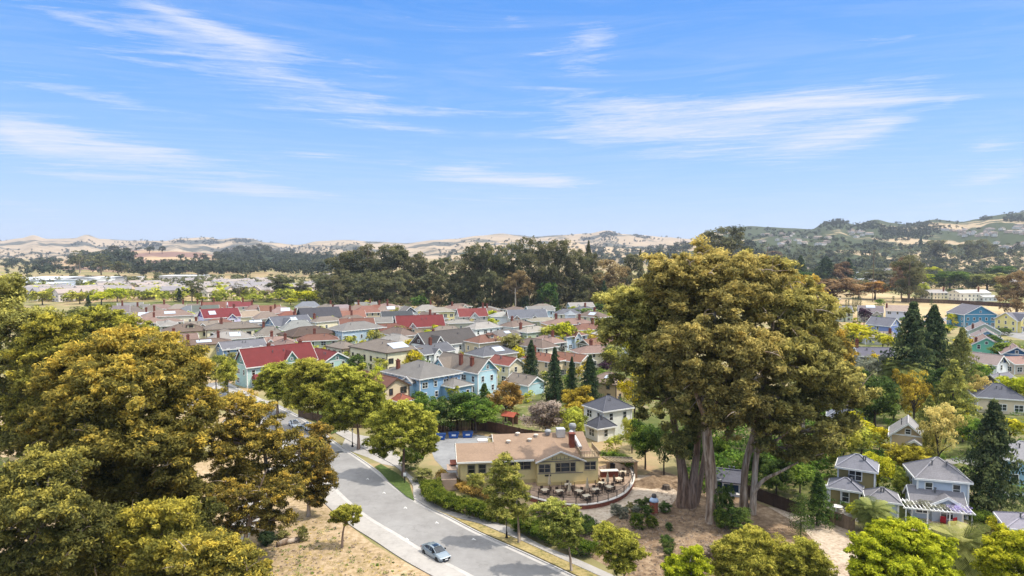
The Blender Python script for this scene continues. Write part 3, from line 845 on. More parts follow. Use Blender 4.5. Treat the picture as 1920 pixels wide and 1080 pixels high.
BL = [(330, 75, 330, 62, -.17, 1.0), (480, 100, 130, 55, -.2, .8), (200, 165, 330, 50, -.12, .55), (90, 262, 200, 36, -.1, .8), (280, 290, 260, 18, -.06, .6), (660, 205, 170, 36, -.06, .75),
      (840, 210, 160, 16, -.03, .5), (860, 317, 150, 18, .0, .6), (960, 338, 190, 12, -.03, .6), (430, 345, 260, 26, -.06, .35), (700, 130, 180, 22, -.2, .4), (70, 395, 130, 24, -.15, .35),
      (1110, 75, 85, 42, .08, .85), (955, 32, 70, 30, -.1, .5), (1010, 100, 60, 10, .12, .6), (1090, 130, 130, 22, .0, .5), (1330, 215, 420, 50, .03, .75), (1450, 195, 280, 26, .02, 1.0), (1120, 235, 200, 60, -.1, .55),
      (1600, 245, 110, 34, .14, .9), (1480, 275, 230, 40, .05, .55), (1780, 192, 70, 14, .05, .7), (1640, 72, 120, 20, .1, .4), (1830, 50, 90, 14, .08, .4), (1730, 145, 90, 9, .0, .35), (1850, 270, 70, 14, .03, .5),
      (1840, 318, 160, 24, .15, .35), (1770, 385, 260, 14, .05, .35), (1290, 285, 140, 12, .02, .4), (1040, 340, 90, 10, 0, .5), (1110, 428, 120, 9, 0, .35), (760, 30, 130, 24, -.15, .35), (930, 375, 200, 10, -.03, .4)]
BL += [(150, 40, 160, 14, -.2, .5), (330, 30, 110, 12, -.2, .6), (420, 60, 150, 16, -.22, .7), (250, 110, 200, 12, -.15, .5), (60, 150, 160, 16, -.1, .55), (180, 185, 160, 12, -.1, .6), (60, 240, 100, 14, -.1, .7), (560, 150, 180, 10, -.14, .5), (750, 240, 200, 10, -.08, .5),
       (880, 65, 70, 12, -.15, .45), (1030, 165, 130, 14, .0, .5), (1160, 190, 160, 18, .0, .55), (1230, 250, 170, 18, .06, .5), (1380, 250, 120, 12, .04, .6), (1560, 200, 130, 12, .02, .8), (1650, 195, 90, 10, .03, .7), (1640, 235, 70, 12, .12, .8), (1700, 70, 70, 8, .14, .4), (1860, 335, 90, 10, .18, .5), (600, 290, 160, 9, -.03, .45), (500, 360, 180, 10, -.03, .45), (160, 330, 180, 9, -.04, .4)]
acc = None
for (px, py, sx, sy, tl, am) in BL:
    am *= (.74 if px < 620 else .95) if py < 260 else 1.45; sy *= 1.0 if py < 260 else 1.4
    d = ray(px, py).normalized(); a0 = math.atan2(d.x, d.y); e0 = math.asin(d.z)
    mp = N(nt, 'ShaderNodeMapping', vector_type='TEXTURE'); mp.inputs['Location'].default_value = (a0, e0, 0)
    mp.inputs['Rotation'].default_value = (0, 0, tl); mp.inputs['Scale'].default_value = (sx * 1.6 / F * math.cos(a0) , sy * 1.75 / F * math.cos(a0), 1)
    nt.links.new(cv.outputs[0], mp.inputs['Vector'])
    gr = N(nt, 'ShaderNodeTexGradient', gradient_type='QUADRATIC_SPHERE'); nt.links.new(mp.outputs[0], gr.inputs['Vector'])
    acc = wm_('MULTIPLY', gr.outputs['Fac'], am) if acc is None else wm_('MULTIPLY_ADD', gr.outputs['Fac'], am, acc)
mask = wm_('MINIMUM', acc, 1.0)
dens = wm_('MULTIPLY', wm_('SUBTRACT', wm_('ADD', wm_('MULTIPLY', fib, 1.75), wm_('MULTIPLY', mask, .60)), 1.14), 1.9)
dens = wm_('MULTIPLY', wm_('MINIMUM', wm_('MAXIMUM', dens, 0.0), 1.0), wm_('MINIMUM', wm_('MULTIPLY', mask, 3.5), 1.0))
veil = wm_('MULTIPLY', wm_('MAXIMUM', wm_('SUBTRACT', n1, .44), 0.0), .55)
dens = wm_('MINIMUM', wm_('ADD', wm_('MULTIPLY', dens, .8), veil), 1.0)
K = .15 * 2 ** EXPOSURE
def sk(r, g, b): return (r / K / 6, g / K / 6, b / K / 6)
grad = ramp(nt, wm_('MAXIMUM', Z, 0.0), [(0.0, sk(.53, .69, .97)), (.045, sk(.44, .63, .97)), (.11, sk(.31, .55, .96)), (.20, sk(.17, .44, .95)), (.33, sk(.08, .335, .93)), (.42, sk(.14, .40, .93)), (.62, sk(1.9, 1.98, 2.05)), (1.0, sk(2.6, 2.6, 2.55))])  # upper stops lie above the view, brightened to add fill light
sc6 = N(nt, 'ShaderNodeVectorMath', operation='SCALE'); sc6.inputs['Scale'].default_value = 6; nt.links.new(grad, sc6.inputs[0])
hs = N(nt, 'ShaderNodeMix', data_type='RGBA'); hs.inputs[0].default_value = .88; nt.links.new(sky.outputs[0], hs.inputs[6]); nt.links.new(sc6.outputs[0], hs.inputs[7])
mixc = N(nt, 'ShaderNodeMix', data_type='RGBA'); nt.links.new(dens, mixc.inputs[0]); nt.links.new(hs.outputs[2], mixc.inputs[6])
mixc.inputs[7].default_value = (.86 / K, .89 / K, 1.0 / K, 1)
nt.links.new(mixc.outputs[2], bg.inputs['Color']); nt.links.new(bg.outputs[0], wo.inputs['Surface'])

scene.view_settings.view_transform = 'Standard'; scene.view_settings.look = 'None'; scene.view_settings.gamma = 1
scene.view_settings.exposure = EXPOSURE
cy = scene.cycles; cy.use_denoising = True; cy.max_bounces = 6; cy.diffuse_bounces = 3; cy.glossy_bounces = 2; cy.transmission_bounces = 3; cy.transparent_max_bounces = 4; cy.volume_bounces = 0
cy.sample_clamp_indirect = 6
cy.caustics_reflective = False; cy.caustics_refractive = False

# ---------------------------------------------------------------- ground
def ground_mat(name, stops, s1, s2, rough=.95, w2=.5, bump=0.0, s3=None, w3=.3):
    m, nt, out = newmat(name); b = N(nt, 'ShaderNodeBsdfPrincipled')
    f1 = noise_node(nt, s1, 8, .68, 'World'); f2 = noise_node(nt, s2, 6, .7, 'World')
    a = N(nt, 'ShaderNodeMath', operation='MULTIPLY'); a.inputs[1].default_value = 1 - w2; nt.links.new(f1, a.inputs[0])
    c = N(nt, 'ShaderNodeMath', operation='MULTIPLY_ADD'); c.inputs[1].default_value = w2; nt.links.new(f2, c.inputs[0]); nt.links.new(a.outputs[0], c.inputs[2])
    nt.links.new(ramp(nt, c.outputs[0], stops), b.inputs['Base Color'])
    b.inputs['Roughness'].default_value = rough; b.inputs['Specular IOR Level'].default_value = .1
    if bump:
        bp = N(nt, 'ShaderNodeBump'); bp.inputs['Strength'].default_value = .7; bp.inputs['Distance'].default_value = bump
        nt.links.new(f2, bp.inputs['Height']); nt.links.new(bp.outputs[0], b.inputs['Normal'])
    nt.links.new(b.outputs[0], out.inputs[0]); return m
TAN = (.46, .33, .19); TAN2 = (.38, .26, .15); GRN = (.10, .12, .04); GRN2 = (.19, .18, .07); CONC = (.42, .39, .35)
M_GROUND = ground_mat('mixed_ground', [(.34, GRN), (.43, GRN2), (.49, (.26, .22, .11)), (.56, TAN2), (.66, TAN)], .006, .09, w2=.4)
M_DIRT = ground_mat('dry_dirt', [(.34, (.17, .12, .06)), (.42, (.25, .19, .09)), (.5, (.36, .26, .155)), (.58, (.44, .33, .21)), (.68, (.54, .43, .30))], .12, 1.3, w2=.62, bump=.12)
M_MULCH = ground_mat('bark_mulch', [(.36, (.105, .068, .042)), (.47, (.19, .128, .08)), (.56, (.29, .205, .13)), (.68, (.42, .325, .225))], .14, 1.1, w2=.62, bump=.12)
M_SAND = ground_mat('sandy_path', [(.38, (.30, .22, .16)), (.5, (.46, .37, .28)), (.64, (.58, .49, .38))], .2, 1.6, w2=.6, bump=.05)
M_GRASS = ground_mat('lawn', [(.38, (.045, .07, .018)), (.55, (.085, .12, .032)), (.68, (.15, .16, .06))], .4, 2.4, w2=.6, bump=.06)
M_DRYGRASS = ground_mat('dry_lawn', [(.36, (.13, .13, .04)), (.5, (.32, .25, .11)), (.66, (.46, .36, .18))], .35, 2.2, w2=.55, bump=.06)
M_ASPH = ground_mat('asphalt', [(.3, (.15, .142, .137)), (.44, (.225, .215, .208)), (.56, (.265, .255, .247)), (.74, (.32, .31, .30))], .085, .9, rough=.9, w2=.3)
def crack(mat, scale, dark, width):
    nt = mat.node_tree; b = next(n for n in nt.nodes if n.type == 'BSDF_PRINCIPLED'); src = b.inputs['Base Color'].links[0].from_socket
    gq = N(nt, 'ShaderNodeNewGeometry'); nz = N(nt, 'ShaderNodeTexNoise'); nz.inputs['Scale'].default_value = .35; nz.inputs['Detail'].default_value = 6
    nt.links.new(gq.outputs['Position'], nz.inputs['Vector']); ad = N(nt, 'ShaderNodeMix', data_type='VECTOR'); ad.inputs[0].default_value = .35
    sc_ = N(nt, 'ShaderNodeVectorMath', operation='SCALE'); sc_.inputs['Scale'].default_value = scale; nt.links.new(gq.outputs['Position'], sc_.inputs[0])
    ad2 = N(nt, 'ShaderNodeVectorMath', operation='ADD'); nt.links.new(sc_.outputs[0], ad2.inputs[0]); nt.links.new(nz.outputs['Color'], ad2.inputs[1])
    vo = N(nt, 'ShaderNodeTexVoronoi', feature='DISTANCE_TO_EDGE'); vo.inputs['Scale'].default_value = 1; nt.links.new(ad2.outputs[0], vo.inputs['Vector'])
    f = ramp(nt, vo.outputs['Distance'], [(0, (dark, dark, dark)), (width, (1, 1, 1))])
    mx = N(nt, 'ShaderNodeMix', data_type='RGBA', blend_type='MULTIPLY'); mx.inputs[0].default_value = 1; nt.links.new(src, mx.inputs[6]); nt.links.new(f, mx.inputs[7]); nt.links.new(mx.outputs[2], b.inputs['Base Color'])
crack(M_ASPH, .16, .84, .014)
M_ASPH2 = ground_mat('parking_asphalt', [(.32, (.15, .15, .155)), (.5, (.235, .235, .24)), (.7, (.30, .30, .30))], .13, .8, rough=.9, w2=.4)
M_CONC = ground_mat('concrete', [(.35, (.28, .26, .24)), (.5, (.36, .335, .31)), (.68, (.42, .39, .36))], .3, 1.7, rough=.9, w2=.4)
M_KERB = ground_mat('kerb_concrete', [(.35, (.34, .32, .30)), (.68, (.52, .49, .46))], .3, 2.0, w2=.5)
M_FIELD = ground_mat('dry_field', [(.36, (.28, .2, .1)), (.5, (.41, .31, .17)), (.66, (.5, .4, .24))], .02, .3, w2=.5)
M_YARD = ground_mat('yard_ground', [(.38, (.06, .085, .022)), (.5, (.12, .13, .04)), (.58, (.22, .18, .10)), (.68, (.34, .29, .21))], .05, .35, w2=.55)

mb = MB()
xs = [-9000, -3000, -1200, -500, -200, 0, 200, 500, 1200, 3000, 9000]; ys = [-60, 60, 150, 300, 600, 1200, 2400, 4000, 9000]
vs = [(x, y, 0) for y in ys for x in xs]; nx_ = len(xs)
mb.add(vs, [(j * nx_ + i, j * nx_ + i + 1, (j + 1) * nx_ + i + 1, (j + 1) * nx_ + i) for j in range(len(ys) - 1) for i in range(nx_ - 1)])
g_ = mb.obj('ground', M_GROUND); g_['kind'] = 'structure'
W_ = lambda L: [at(*p) for p in L]

# suburb ground (gardens and lots between the houses) and dry fields
sheet('garden_ground', W_([(380, 640), (560, 770), (700, 800), (900, 800), (1080, 815), (1180, 830), (1300, 800), (1300, 640), (1250, 590), (900, 562), (560, 562), (180, 566), (100, 600), (250, 640)]), .004, M_YARD)
sheet('dry_field', W_([(1470, 600), (1530, 585), (1600, 560), (1640, 548), (1700, 556), (1780, 563), (1925, 570), (1960, 600), (1900, 612), (1770, 600), (1640, 590)]), .008, M_FIELD)
sheet('dry_field', W_([(225, 553), (300, 546), (420, 546), (520, 548), (620, 545), (640, 552), (430, 556), (340, 562), (240, 561)]), .008, M_FIELD)
sheet('dry_field', W_([(690, 578), (720, 563), (800, 556), (900, 565), (960, 572), (1110, 574), (1150, 582), (900, 586)]), .008, M_FIELD)
sheet('dirt_lot', W_([(-300, 1500), (-300, 800), (-40, 760), (60, 790), (300, 850), (560, 850), (615, 900), (655, 985), (700, 1020), (770, 1060), (830, 1090), (1000, 1500)]), .004, M_DIRT)
sheet('dirt_slope', W_([(985, 985), (1040, 950), (1100, 955), (1185, 925), (1200, 895), (1230, 880), (1300, 900), (1440, 950), (1530, 975), (1600, 1000), (1640, 1080), (1700, 1500), (1100, 1500), (1180, 1085), (1080, 1030)]), .004, M_MULCH)
sheet('sandy_path', W_([(1040, 950), (1120, 950), (1180, 925), (1190, 890), (1230, 893), (1275, 925), (1250, 960), (1170, 955), (1120, 985), (1070, 965)]), .008, M_SAND)
sheet('sandy_path', W_([(1440, 950), (1480, 955), (1560, 978), (1608, 1000), (1640, 1080), (1660, 1140), (1560, 1130), (1540, 1030), (1500, 985)]), .008, M_SAND)
sheet('garden_ground', W_([(1480, 955), (1330, 905), (1300, 850), (1480, 720), (1500, 620), (1960, 640), (2100, 800), (2200, 1200), (1700, 1200), (1620, 1000)]), .006, M_YARD)
sheet('patio_paving', W_([(1690, 985), (1745, 965), (1830, 985), (1880, 1000), (1850, 1030), (1740, 1010)]), .012, M_SAND)
sheet('patio_paving', W_([(1540, 925), (1600, 935), (1625, 965), (1680, 985), (1660, 1000), (1600, 975), (1545, 950)]), .012, M_CONC)

# ---------------------------------------------------------------- street
kerb = catmull([at(*p) for p in [(420, 715), (470, 740), (520, 762), (565, 784), (600, 808), (628, 830), (678, 863), (705.5, 883), (747, 916), (789, 944), (844, 972), (900, 1001), (985, 1039), (1078, 1083), (1210, 1150), (1420, 1270)]], 6)
for p in kerb: p.z = 0
left = offset_line(kerb, -9.4) if (offset_line(kerb, -9.4)[60].x < kerb[60].x) else offset_line(kerb, 9.4)
sgn = -1 if (offset_line(kerb, -1)[60].x < kerb[60].x) else 1
def off(d): return offset_line(kerb, sgn * d)      # positive = towards the left edge of the street
strip('road', kerb, off(9.4), .016, M_ASPH)
strip('gutter', kerb, off(.55), .021, M_KERB)
strip('gutter', off(8.85), off(9.4), .021, M_KERB)
strip('kerb', off(-.22), kerb, .14, M_KERB, .14)
strip('kerb', off(9.4), off(9.62), .14, M_KERB, .14)
i0 = 26
strip('pavement', off(9.63)[i0:], off(12.6)[i0:], .135, M_CONC, .135)
side = [at(*p) for p in [(628, 812), (700, 852), (744, 877), (772, 908), (778, 935), (817, 960), (858, 972), (900, 983), (983, 1017), (1055, 1050), (1117, 1078), (1250, 1140), (1450, 1260)]]
side2 = [at(*p) for p in [(650, 806), (720, 846), (769, 892), (789, 903), (790, 924), (812, 944), (848, 960), (900, 973), (955, 990), (1011, 1021), (1080, 1049), (1150, 1080), (1290, 1140), (1490, 1250)]][:13]
strip('pavement', catmull(side, 6), catmull(side2, 6), .135, M_CONC, .135)
sheet('driveway', W_([(640, 838), (652, 812), (700, 820), (735, 842), (760, 868), (745, 876), (716, 870), (690, 858), (662, 848)]), .03, M_CONC)
sheet('lawn', W_([(703, 876), (714, 871), (747, 890), (768, 909), (777, 940), (762, 932), (730, 905)]), .145, M_GRASS)
sheet('lawn', W_([(622, 815), (600, 799), (578, 783), (588, 778), (610, 795), (634, 810)]), .145, M_GRASS)
sheet('dry_lawn', W_([(800, 950), (858, 973), (900, 984), (983, 1018), (1055, 1051), (1117, 1079), (1250, 1142), (1225, 1150), (1085, 1082), (992, 1038), (905, 1000), (850, 972)]), .145, M_DRYGRASS)
sheet('parking_lot', W_([(806, 838), (830, 818), (895, 815), (935, 822), (930, 880), (868, 905), (838, 885), (815, 862)]), .02, M_ASPH2)
sheet('path', W_([(500, 880), (560, 860), (520, 920), (470, 1000), (440, 1060), (390, 1060), (440, 960)]), .02, M_CONC)
cross = [at(*p) for p in [(330, 752), (420, 748), (500, 752), (520, 765)]]
strip('road', W_([(250, 770), (420, 765), (500, 775), (545, 800)]), W_([(250, 748), (420, 748), (510, 752), (560, 778)]), .012, M_ASPH)
strip('pavement', W_([(395, 728), (440, 742), (478, 756)]), W_([(405, 722), (450, 736), (492, 749)]), .13, M_CONC, .13)
# roads deeper in the suburb
for A, B in (([(1700, 612), (1770, 602), (1930, 640)], [(1710, 604), (1775, 595), (1930, 618)]), ([(900, 742), (1000, 690), (1080, 655), (1150, 625)], [(925, 748), (1015, 694), (1095, 657), (1165, 627)]),
             ([(560, 690), (640, 640), (700, 610)], [(575, 695), (655, 643), (715, 612)]), ([(1690, 890), (1800, 868), (1960, 905)], [(1695, 878), (1800, 856), (1960, 880)]), ([(1500, 575), (1560, 582), (1590, 588)], [(1505, 571), (1560, 576), (1600, 584)])):
    strip('road', W_(A), W_(B), .012, M_ASPH)
# parking ticks, manhole
mk = MB()
for (px, py) in [(690, 898), (721, 924), (761, 952), (820, 980), (702, 981), (764, 1011), (889, 1011), (600, 845)]:
    p = at(px, py); t = (at(789, 944) - at(747, 916)).normalized(); rz = math.atan2(t.y, t.x)
    mk.box((p.x, p.y, .0225), (.75, .13, .004), rz); q = p + Vector((-t.y, t.x, 0)) * (-.22); mk.box((q.x, q.y, .0226), (.13, .32, .004), rz)
mo = mk.obj('road_marking', paint('#e6e4df', .9)); mo['kind'] = 'structure'
p = at(636, 848); mb = MB(); mb.box((p.x, p.y, .03), (2.2, 2.2, .02), .7); mb.box((p.x, p.y, .045), (1.5, 1.5, .02), .7, 1)
tag(mb.obj('drain_cover', [paint('#b9b5ae'), paint('#6b6a68')]), 'square metal utility cover in a pale concrete surround on the street', 'drain cover')

# ---------------------------------------------------------------- hills
def fbm(x, y, o=4): return mnoise.fractal(Vector((x, y, 0)), 1.0, 2.0, o)
class Hill:
    def __init__(s, prof, D0, D, D1, amp, pw=1.3, seed=0, fx=9):
        s.prof = [((px - 960) / F, py) for px, py in prof]; s.D0, s.D, s.D1, s.amp, s.pw, s.seed, s.fx = D0, D, D1, amp, pw, seed, fx
    def crest(s, a):
        P = s.prof
        if a <= P[0][0] or a >= P[-1][0]: return 0.0
        for (a0, y0), (a1, y1) in zip(P, P[1:]):
            if a0 <= a <= a1:
                t = (a - a0) / (a1 - a0); t = t * t * (3 - 2 * t); y = y0 + (y1 - y0) * t
                return max(0, CAMZ + (470 - y) / F * s.D)
        return 0.0
    def z(s, a, Y):
        c = s.crest(a)
        if c <= 0 or Y <= s.D0 or Y >= s.D1: return -2.0
        if Y <= s.D: t = (Y - s.D0) / (s.D - s.D0)
        else: t = (s.D1 - Y) / (s.D1 - s.D)
        sm = t ** s.pw
        n = fbm(a * s.fx + s.seed, Y / s.D * 3 + s.seed, 5) * s.amp * 4 * t * (1 - t)
        rid = abs(mnoise.noise(Vector((a * s.fx * 1.7 + n / max(s.amp, 1) * .4, t * 1.1 + s.seed, 3)))) * s.amp * 2.4 * t * (1 - t)
        return c * sm + n - rid - 1.0 * (1 - t)
    def build(s, name, mat, na=220, nr=46):
        a0, a1 = s.prof[0][0], s.prof[-1][0]; vs = []; fs = []
        rows = [s.D0 + (s.D - s.D0) * i / (nr * .75) for i in range(int(nr * .75) + 1)] + [s.D + (s.D1 - s.D) * (i + 1) / (nr * .25) for i in range(int(nr * .25))]
        for Yr in rows:
            for i in range(na + 1):
                a = a0 + (a1 - a0) * i / na; vs.append((a * Yr, Yr, s.z(a, Yr)))
        n = na + 1
        for j in range(len(rows) - 1):
            for i in range(na): fs.append((j * n + i, j * n + i + 1, (j + 1) * n + i + 1, (j + 1) * n + i))
        mb = MB(); mb.add(vs, fs); o = mb.obj(name, mat, smooth=True); o['kind'] = 'structure'; return o
def hill_mat(name, grass, scrub, sc, thr, dark=None, soft=.03, dsc=None):
    m, nt, out = newmat(name); b = N(nt, 'ShaderNodeBsdfPrincipled'); b.inputs['Roughness'].default_value = 1; b.inputs['Specular IOR Level'].default_value = 0
    f = noise_node(nt, sc, 9, .66, 'World'); f2 = noise_node(nt, sc * 3, 6, .6, 'World')
    c1 = ramp(nt, f2, [(.3, tuple(x * .82 for x in grass)), (.5, grass), (.72, tuple(min(1, x * 1.18) for x in grass))])
    if dark:
        f3 = noise_node(nt, dsc or sc * .7, 5, .6, 'World'); mx = N(nt, 'ShaderNodeMix', data_type='RGBA')
        nt.links.new(ramp(nt, f3, [(.42, (0, 0, 0)), (.54, (1, 1, 1))]), mx.inputs[0]); nt.links.new(c1, mx.inputs[6]); mx.inputs[7].default_value = tuple(dark) + (1,); c1 = mx.outputs[2]
    mx = N(nt, 'ShaderNodeMix', data_type='RGBA'); nt.links.new(ramp(nt, f, [(thr, (0, 0, 0)), (thr + soft, (1, 1, 1))]), mx.inputs[0])
    nt.links.new(c1, mx.inputs[6]); mx.inputs[7].default_value = tuple(scrub) + (1,)
    nt.links.new(mx.outputs[2], b.inputs['Base Color']); nt.links.new(b.outputs[0], out.inputs[0]); return m
H_FAR = Hill([(-300, 462), (-120, 452), (0, 452), (40, 447), (65, 441), (90, 448), (140, 447), (165, 440), (190, 448), (250, 451), (310, 452), (340, 447), (390, 445), (415, 449), (440, 446), (470, 447), (500, 455), (560, 459), (600, 452),
              (650, 450), (700, 453), (760, 456), (820, 450), (850, 448), (900, 442), (940, 438), (970, 441), (1000, 444), (1050, 441), (1100, 438), (1140, 432), (1165, 439), (1200, 441), (1250, 445), (1290, 448), (1350, 447), (1500, 450), (1700, 458), (2000, 470)],
             3300, 6000, 7600, 48, 1.15, 3.3, 13)
H_BURNT = Hill([(40, 500), (90, 492), (150, 484), (215, 474), (260, 469), (320, 471), (370, 473), (415, 480), (450, 490), (480, 503)], 1250, 2100, 2600, 9, .9, 1.7, 9)
H_WOOD = Hill([(380, 492), (425, 474), (460, 466), (495, 466), (530, 476), (600, 478), (680, 482), (760, 492)], 1700, 2600, 3000, 9, .9, 5.1, 8)
H_MID = Hill([(840, 470), (900, 455), (960, 452), (1020, 458), (1060, 450), (1110, 462), (1180, 464), (1250, 466), (1320, 462), (1400, 470)], 2200, 3800, 4600, 12, 1.0, 2.2, 9)
H_RIGHT = Hill([(1210, 472), (1290, 455), (1345, 434), (1380, 427), (1405, 424), (1440, 426), (1480, 428), (1520, 430), (1545, 417), (1570, 413), (1600, 421), (1640, 412), (1670, 418), (1700, 421), (1750, 412), (1800, 416), (1830, 411), (1855, 405), (1885, 401), (1930, 396), (2050, 385), (2250, 380), (2600, 420)],
               1150, 3000, 3900, 22, 1.05, 7.7, 8)
HG = (.47, .35, .21); SC = (.045, .06, .04)
H_FAR.build('hills', hill_mat('far_hills', (.35, .27, .185), (.09, .088, .068), .0013, .515), 320, 60)
H_BURNT.build('hills', hill_mat('burnt_hill', (.40, .29, .18), SC, .004, .70, dark=(.21, .135, .115), dsc=.0045), 120, 40)
H_WOOD.build('hills', hill_mat('wooded_hill', (.06, .07, .04), SC, .006, .50), 120, 30)
H_MID.build('hills', hill_mat('mid_hills', (.38, .29, .19), SC, .003, .52), 160, 36)
H_RIGHT.build('hills', hill_mat('right_hills', (.37, .285, .185), (.062, .075, .045), .0026, .445, soft=.015), 260, 60)
HILLS = [H_FAR, H_BURNT, H_WOOD, H_MID, H_RIGHT]
def ground_z(x, y):
    a = x / max(y, 1); return max([0.0] + [h.z(a, y) for h in HILLS])
def hit(px, py, tmax=7000):
    """first terrain point seen at a pixel"""
    d = ray(px, py); t = 300
    while t < tmax:
        p = Vector((0, 0, CAMZ)) + d * t
        if p.z <= ground_z(p.x, p.y): return Vector((p.x, p.y, ground_z(p.x, p.y)))
        t *= 1.01
    return None
# ---------------------------------------------------------------- the houses of the suburb (pixel = middle of the ridge)
RED, BROWN, GREY, SLATE, TERRA, PINKB, DKSL, TAUPE = '#7a3535', '#6f5a4e', '#807c78', '#6d6b70', '#80584b', '#8c776d', '#55545a', '#857a70'
CREAM, PALEB, SKYB, MINT, WHT, TANW, OLIVE, YEL, GRN_, PEACH = '#eadfbf', '#a9bccb', '#86a9c8', '#b0cbc4', '#ecebea', '#cdbb9c', '#b9b08c', '#e3d49a', '#a7b294', '#e6c9ae'
GS = 'houses of the suburb'
def H(*a, **k): k.setdefault('group', GS); return house(*a, **k)
def attach(w, label, name='wing'):
    """make a wing a part of the house it is built on to"""
    p = next(o for o in bpy.data.objects if o.parent is None and o.get('label') == label)
    rel = w.location - p.location; w.location = Matrix.Rotation(-p.rotation_euler.z, 3, 'Z') @ rel; w.rotation_euler.z -= p.rotation_euler.z; w.parent = p; w.name = name
    for k in ('label', 'category', 'group'):
        if k in w: del w[k]

H('mint green house under a steep bright red roof with two red chimneys', 518, 648, 22, 8, 6.6, 4.4, 'gable', 45, MINT, RED, accent='#6d9188', ov=.5,
  gables=[('F', 2.5, 5.2, .8, 6.2, 3.4)], chims=[(-2, 1, 1.6), (8.5, 1.2, 1.8)], porch=[('F', -6.8, 5.5, 2.4, 2.9)], vents=2)
attach(H('mint green wing with a low red gable and white lattice trim facing the street', 612, 656, 13, 9.5, 5.6, 2.6, 'gable', -45, MINT, RED, accent='#6d9188'), 'mint green house under a steep bright red roof with two red chimneys')
H('sky blue house with grey hip roof, white brackets and a brick chimney', 790, 676, 17, 14, 6.4, 3.0, 'hip', -45, SKYB, GREY, brackets=True, chims=[(-4, -5, 2.2)], gables=[('F', 4.4, 4.4, 1.0, 5.4, 1.2)])
attach(H('pale blue gabled wing with lattice trim and two tall brick chimneys', 872, 666, 19, 7.2, 6.6, 3.2, 'gable', -45, '#bcdbe2', TAUPE, accent='#7fb1bd', chims=[(1, -2.4, 2.5), (5.5, -2.2, 2.0)], gables=[('F', -5, 6.4, 2.0, 6.2, 2.9)]), 'sky blue house with grey hip roof, white brackets and a brick chimney')
attach(H('low sky blue annex under a shallow grey hip roof', 846, 708, 13, 9, 3.8, 1.7, 'hip', -45, SKYB, GREY), 'sky blue house with grey hip roof, white brackets and a brick chimney')
H('pale blue garage with brown grey roof and lattice gable', 984, 702, 10, 7.4, 3.2, 2.1, 'gable', -45, '#b9d7de', TAUPE, accent='#86b4bf', nowin=True, cat='garage', name='garage')
H('beige house with long rust brown roof and double window in its gable', 706, 700, 21, 9, 5.6, 2.4, 'gable', -45, '#d9c7a6', '#7c5548', trim='#5c473c')
attach(H('small rust brown lean roofed annex below the beige gable', 752, 738, 8, 6, 2.6, 1.4, 'hip', -45, '#cbb894', '#8e5545', nowin=True), 'beige house with long rust brown roof and double window in its gable')
H('cream house with wide brown grey hip roof and white solar panels', 722, 637, 24, 15, 6.6, 2.6, 'hip', -45, CREAM, TAUPE, solar=[('R', 0, .5, 7, 4.4)], trim='#5d5148')
H('small cream house with brown hip roof beside the red roofed wing', 644, 640, 14, 10, 5.6, 1.9, 'hip', -45, '#e9dac3', TAUPE, trim='#6b5a50')
H('white house with dark grey roof and brown half timbered gables', 834, 619, 24, 9.6, 6.4, 4.2, 'gable', 45, WHT, '#5d5856', accent='#5b4d4c', gables=[('F', -7.5, 5.4, 1.6, 6.2, 3.4)])
H('pale blue grey house with hip roof and white bracketed eaves', 668, 603, 22, 15, 6.6, 2.8, 'hip', 45, '#b4c6d3', GREY, brackets=True, gables=[('F', 5, 4.6, 1.2, 5.4, 1.1)])
H('cream house with pale brown hip roof and red chimney behind the blue grey house', 610, 593, 20, 13, 6.2, 2.2, 'hip', 45, CREAM, TAUPE, chims=[(-7, 1, 2.2)])
H('olive yellow house under a broad dark brown hip roof', 577, 612, 25, 15, 5.4, 3.0, 'hip', 45, '#cdbd86', '#5f4f46', trim='#4c4038')
H('grey blue house with white trimmed gables and solar panels', 541, 592, 18, 11, 6.2, 3.6, 'gable', 45, '#93a5b8', '#6b6c74', accent='#7187a0', gables=[('F', -3, 7, 1.4, 6.0, 3.2), ('F', 5.5, 4, 1.2, 5.8, 2.2)], solar=[('F', 1.5, .45, 3, 3)])
H('grey roofed blue bungalow with a small white gable beside the red roof', 453, 638, 20, 9, 4.4, 2.4, 'gable', 40, '#7d9ab8', '#77767c', accent='#54739a')
H('cream house with flat brown hip roof and small dormer', 347, 607, 17, 12, 6.0, 2.6, 'hip', 30, '#eadfb8', '#75655a', dormers=[('F', 2, 2.6)], trim='#57483e')
H('long cream house with taupe hip roof and red chimney', 436, 604, 24, 13, 6.2, 2.2, 'hip', 30, CREAM, TAUPE, chims=[(-5, -1, 2.2)], trim='#6b5a50')
H('yellow house with a solar panel between two red brick chimneys', 386, 635, 20, 11, 5.6, 1.6, 'hip', 30, '#e5d49c', '#7c695e', chims=[(-7, -3, 2.6), (5, 2, 2.6)], solar=[('F', -1, .5, 6, 2.6)], trim='#5b4a40')
H('large cream house with pinkish hip roof and white solar panels', 314, 581, 27, 15, 6.6, 2.8, 'hip', 30, '#ebdfc6', PINKB, chims=[(-7, 0, 2.4)], solar=[('F', 1, .5, 6, 3.4)])
attach(H('low cream wing with pinkish hip roof in front of the large cream house', 319, 597, 14, 9, 4.8, 1.6, 'hip', 30, '#eee2ca', PINKB), 'large cream house with pinkish hip roof and white solar panels')
H('lilac house with purple gables and bright red roof', 411, 578, 21, 13, 6.0, 4.6, 'gable', 40, '#ddd6ee', '#843a3e', accent='#6a4d9b', gables=[('F', 5, 6, 1.6, 5.8, 2.8)], solar=[('F', -5, .5, 4, 3.4)], chims=[(9, 1, 2)])
H('blue grey house with pale solar roof right of the long cream house', 478, 599, 15, 11, 5.6, 2.0, 'hip', 30, '#8ba3be', GREY, solar=[('F', 0, .5, 8, 3)])
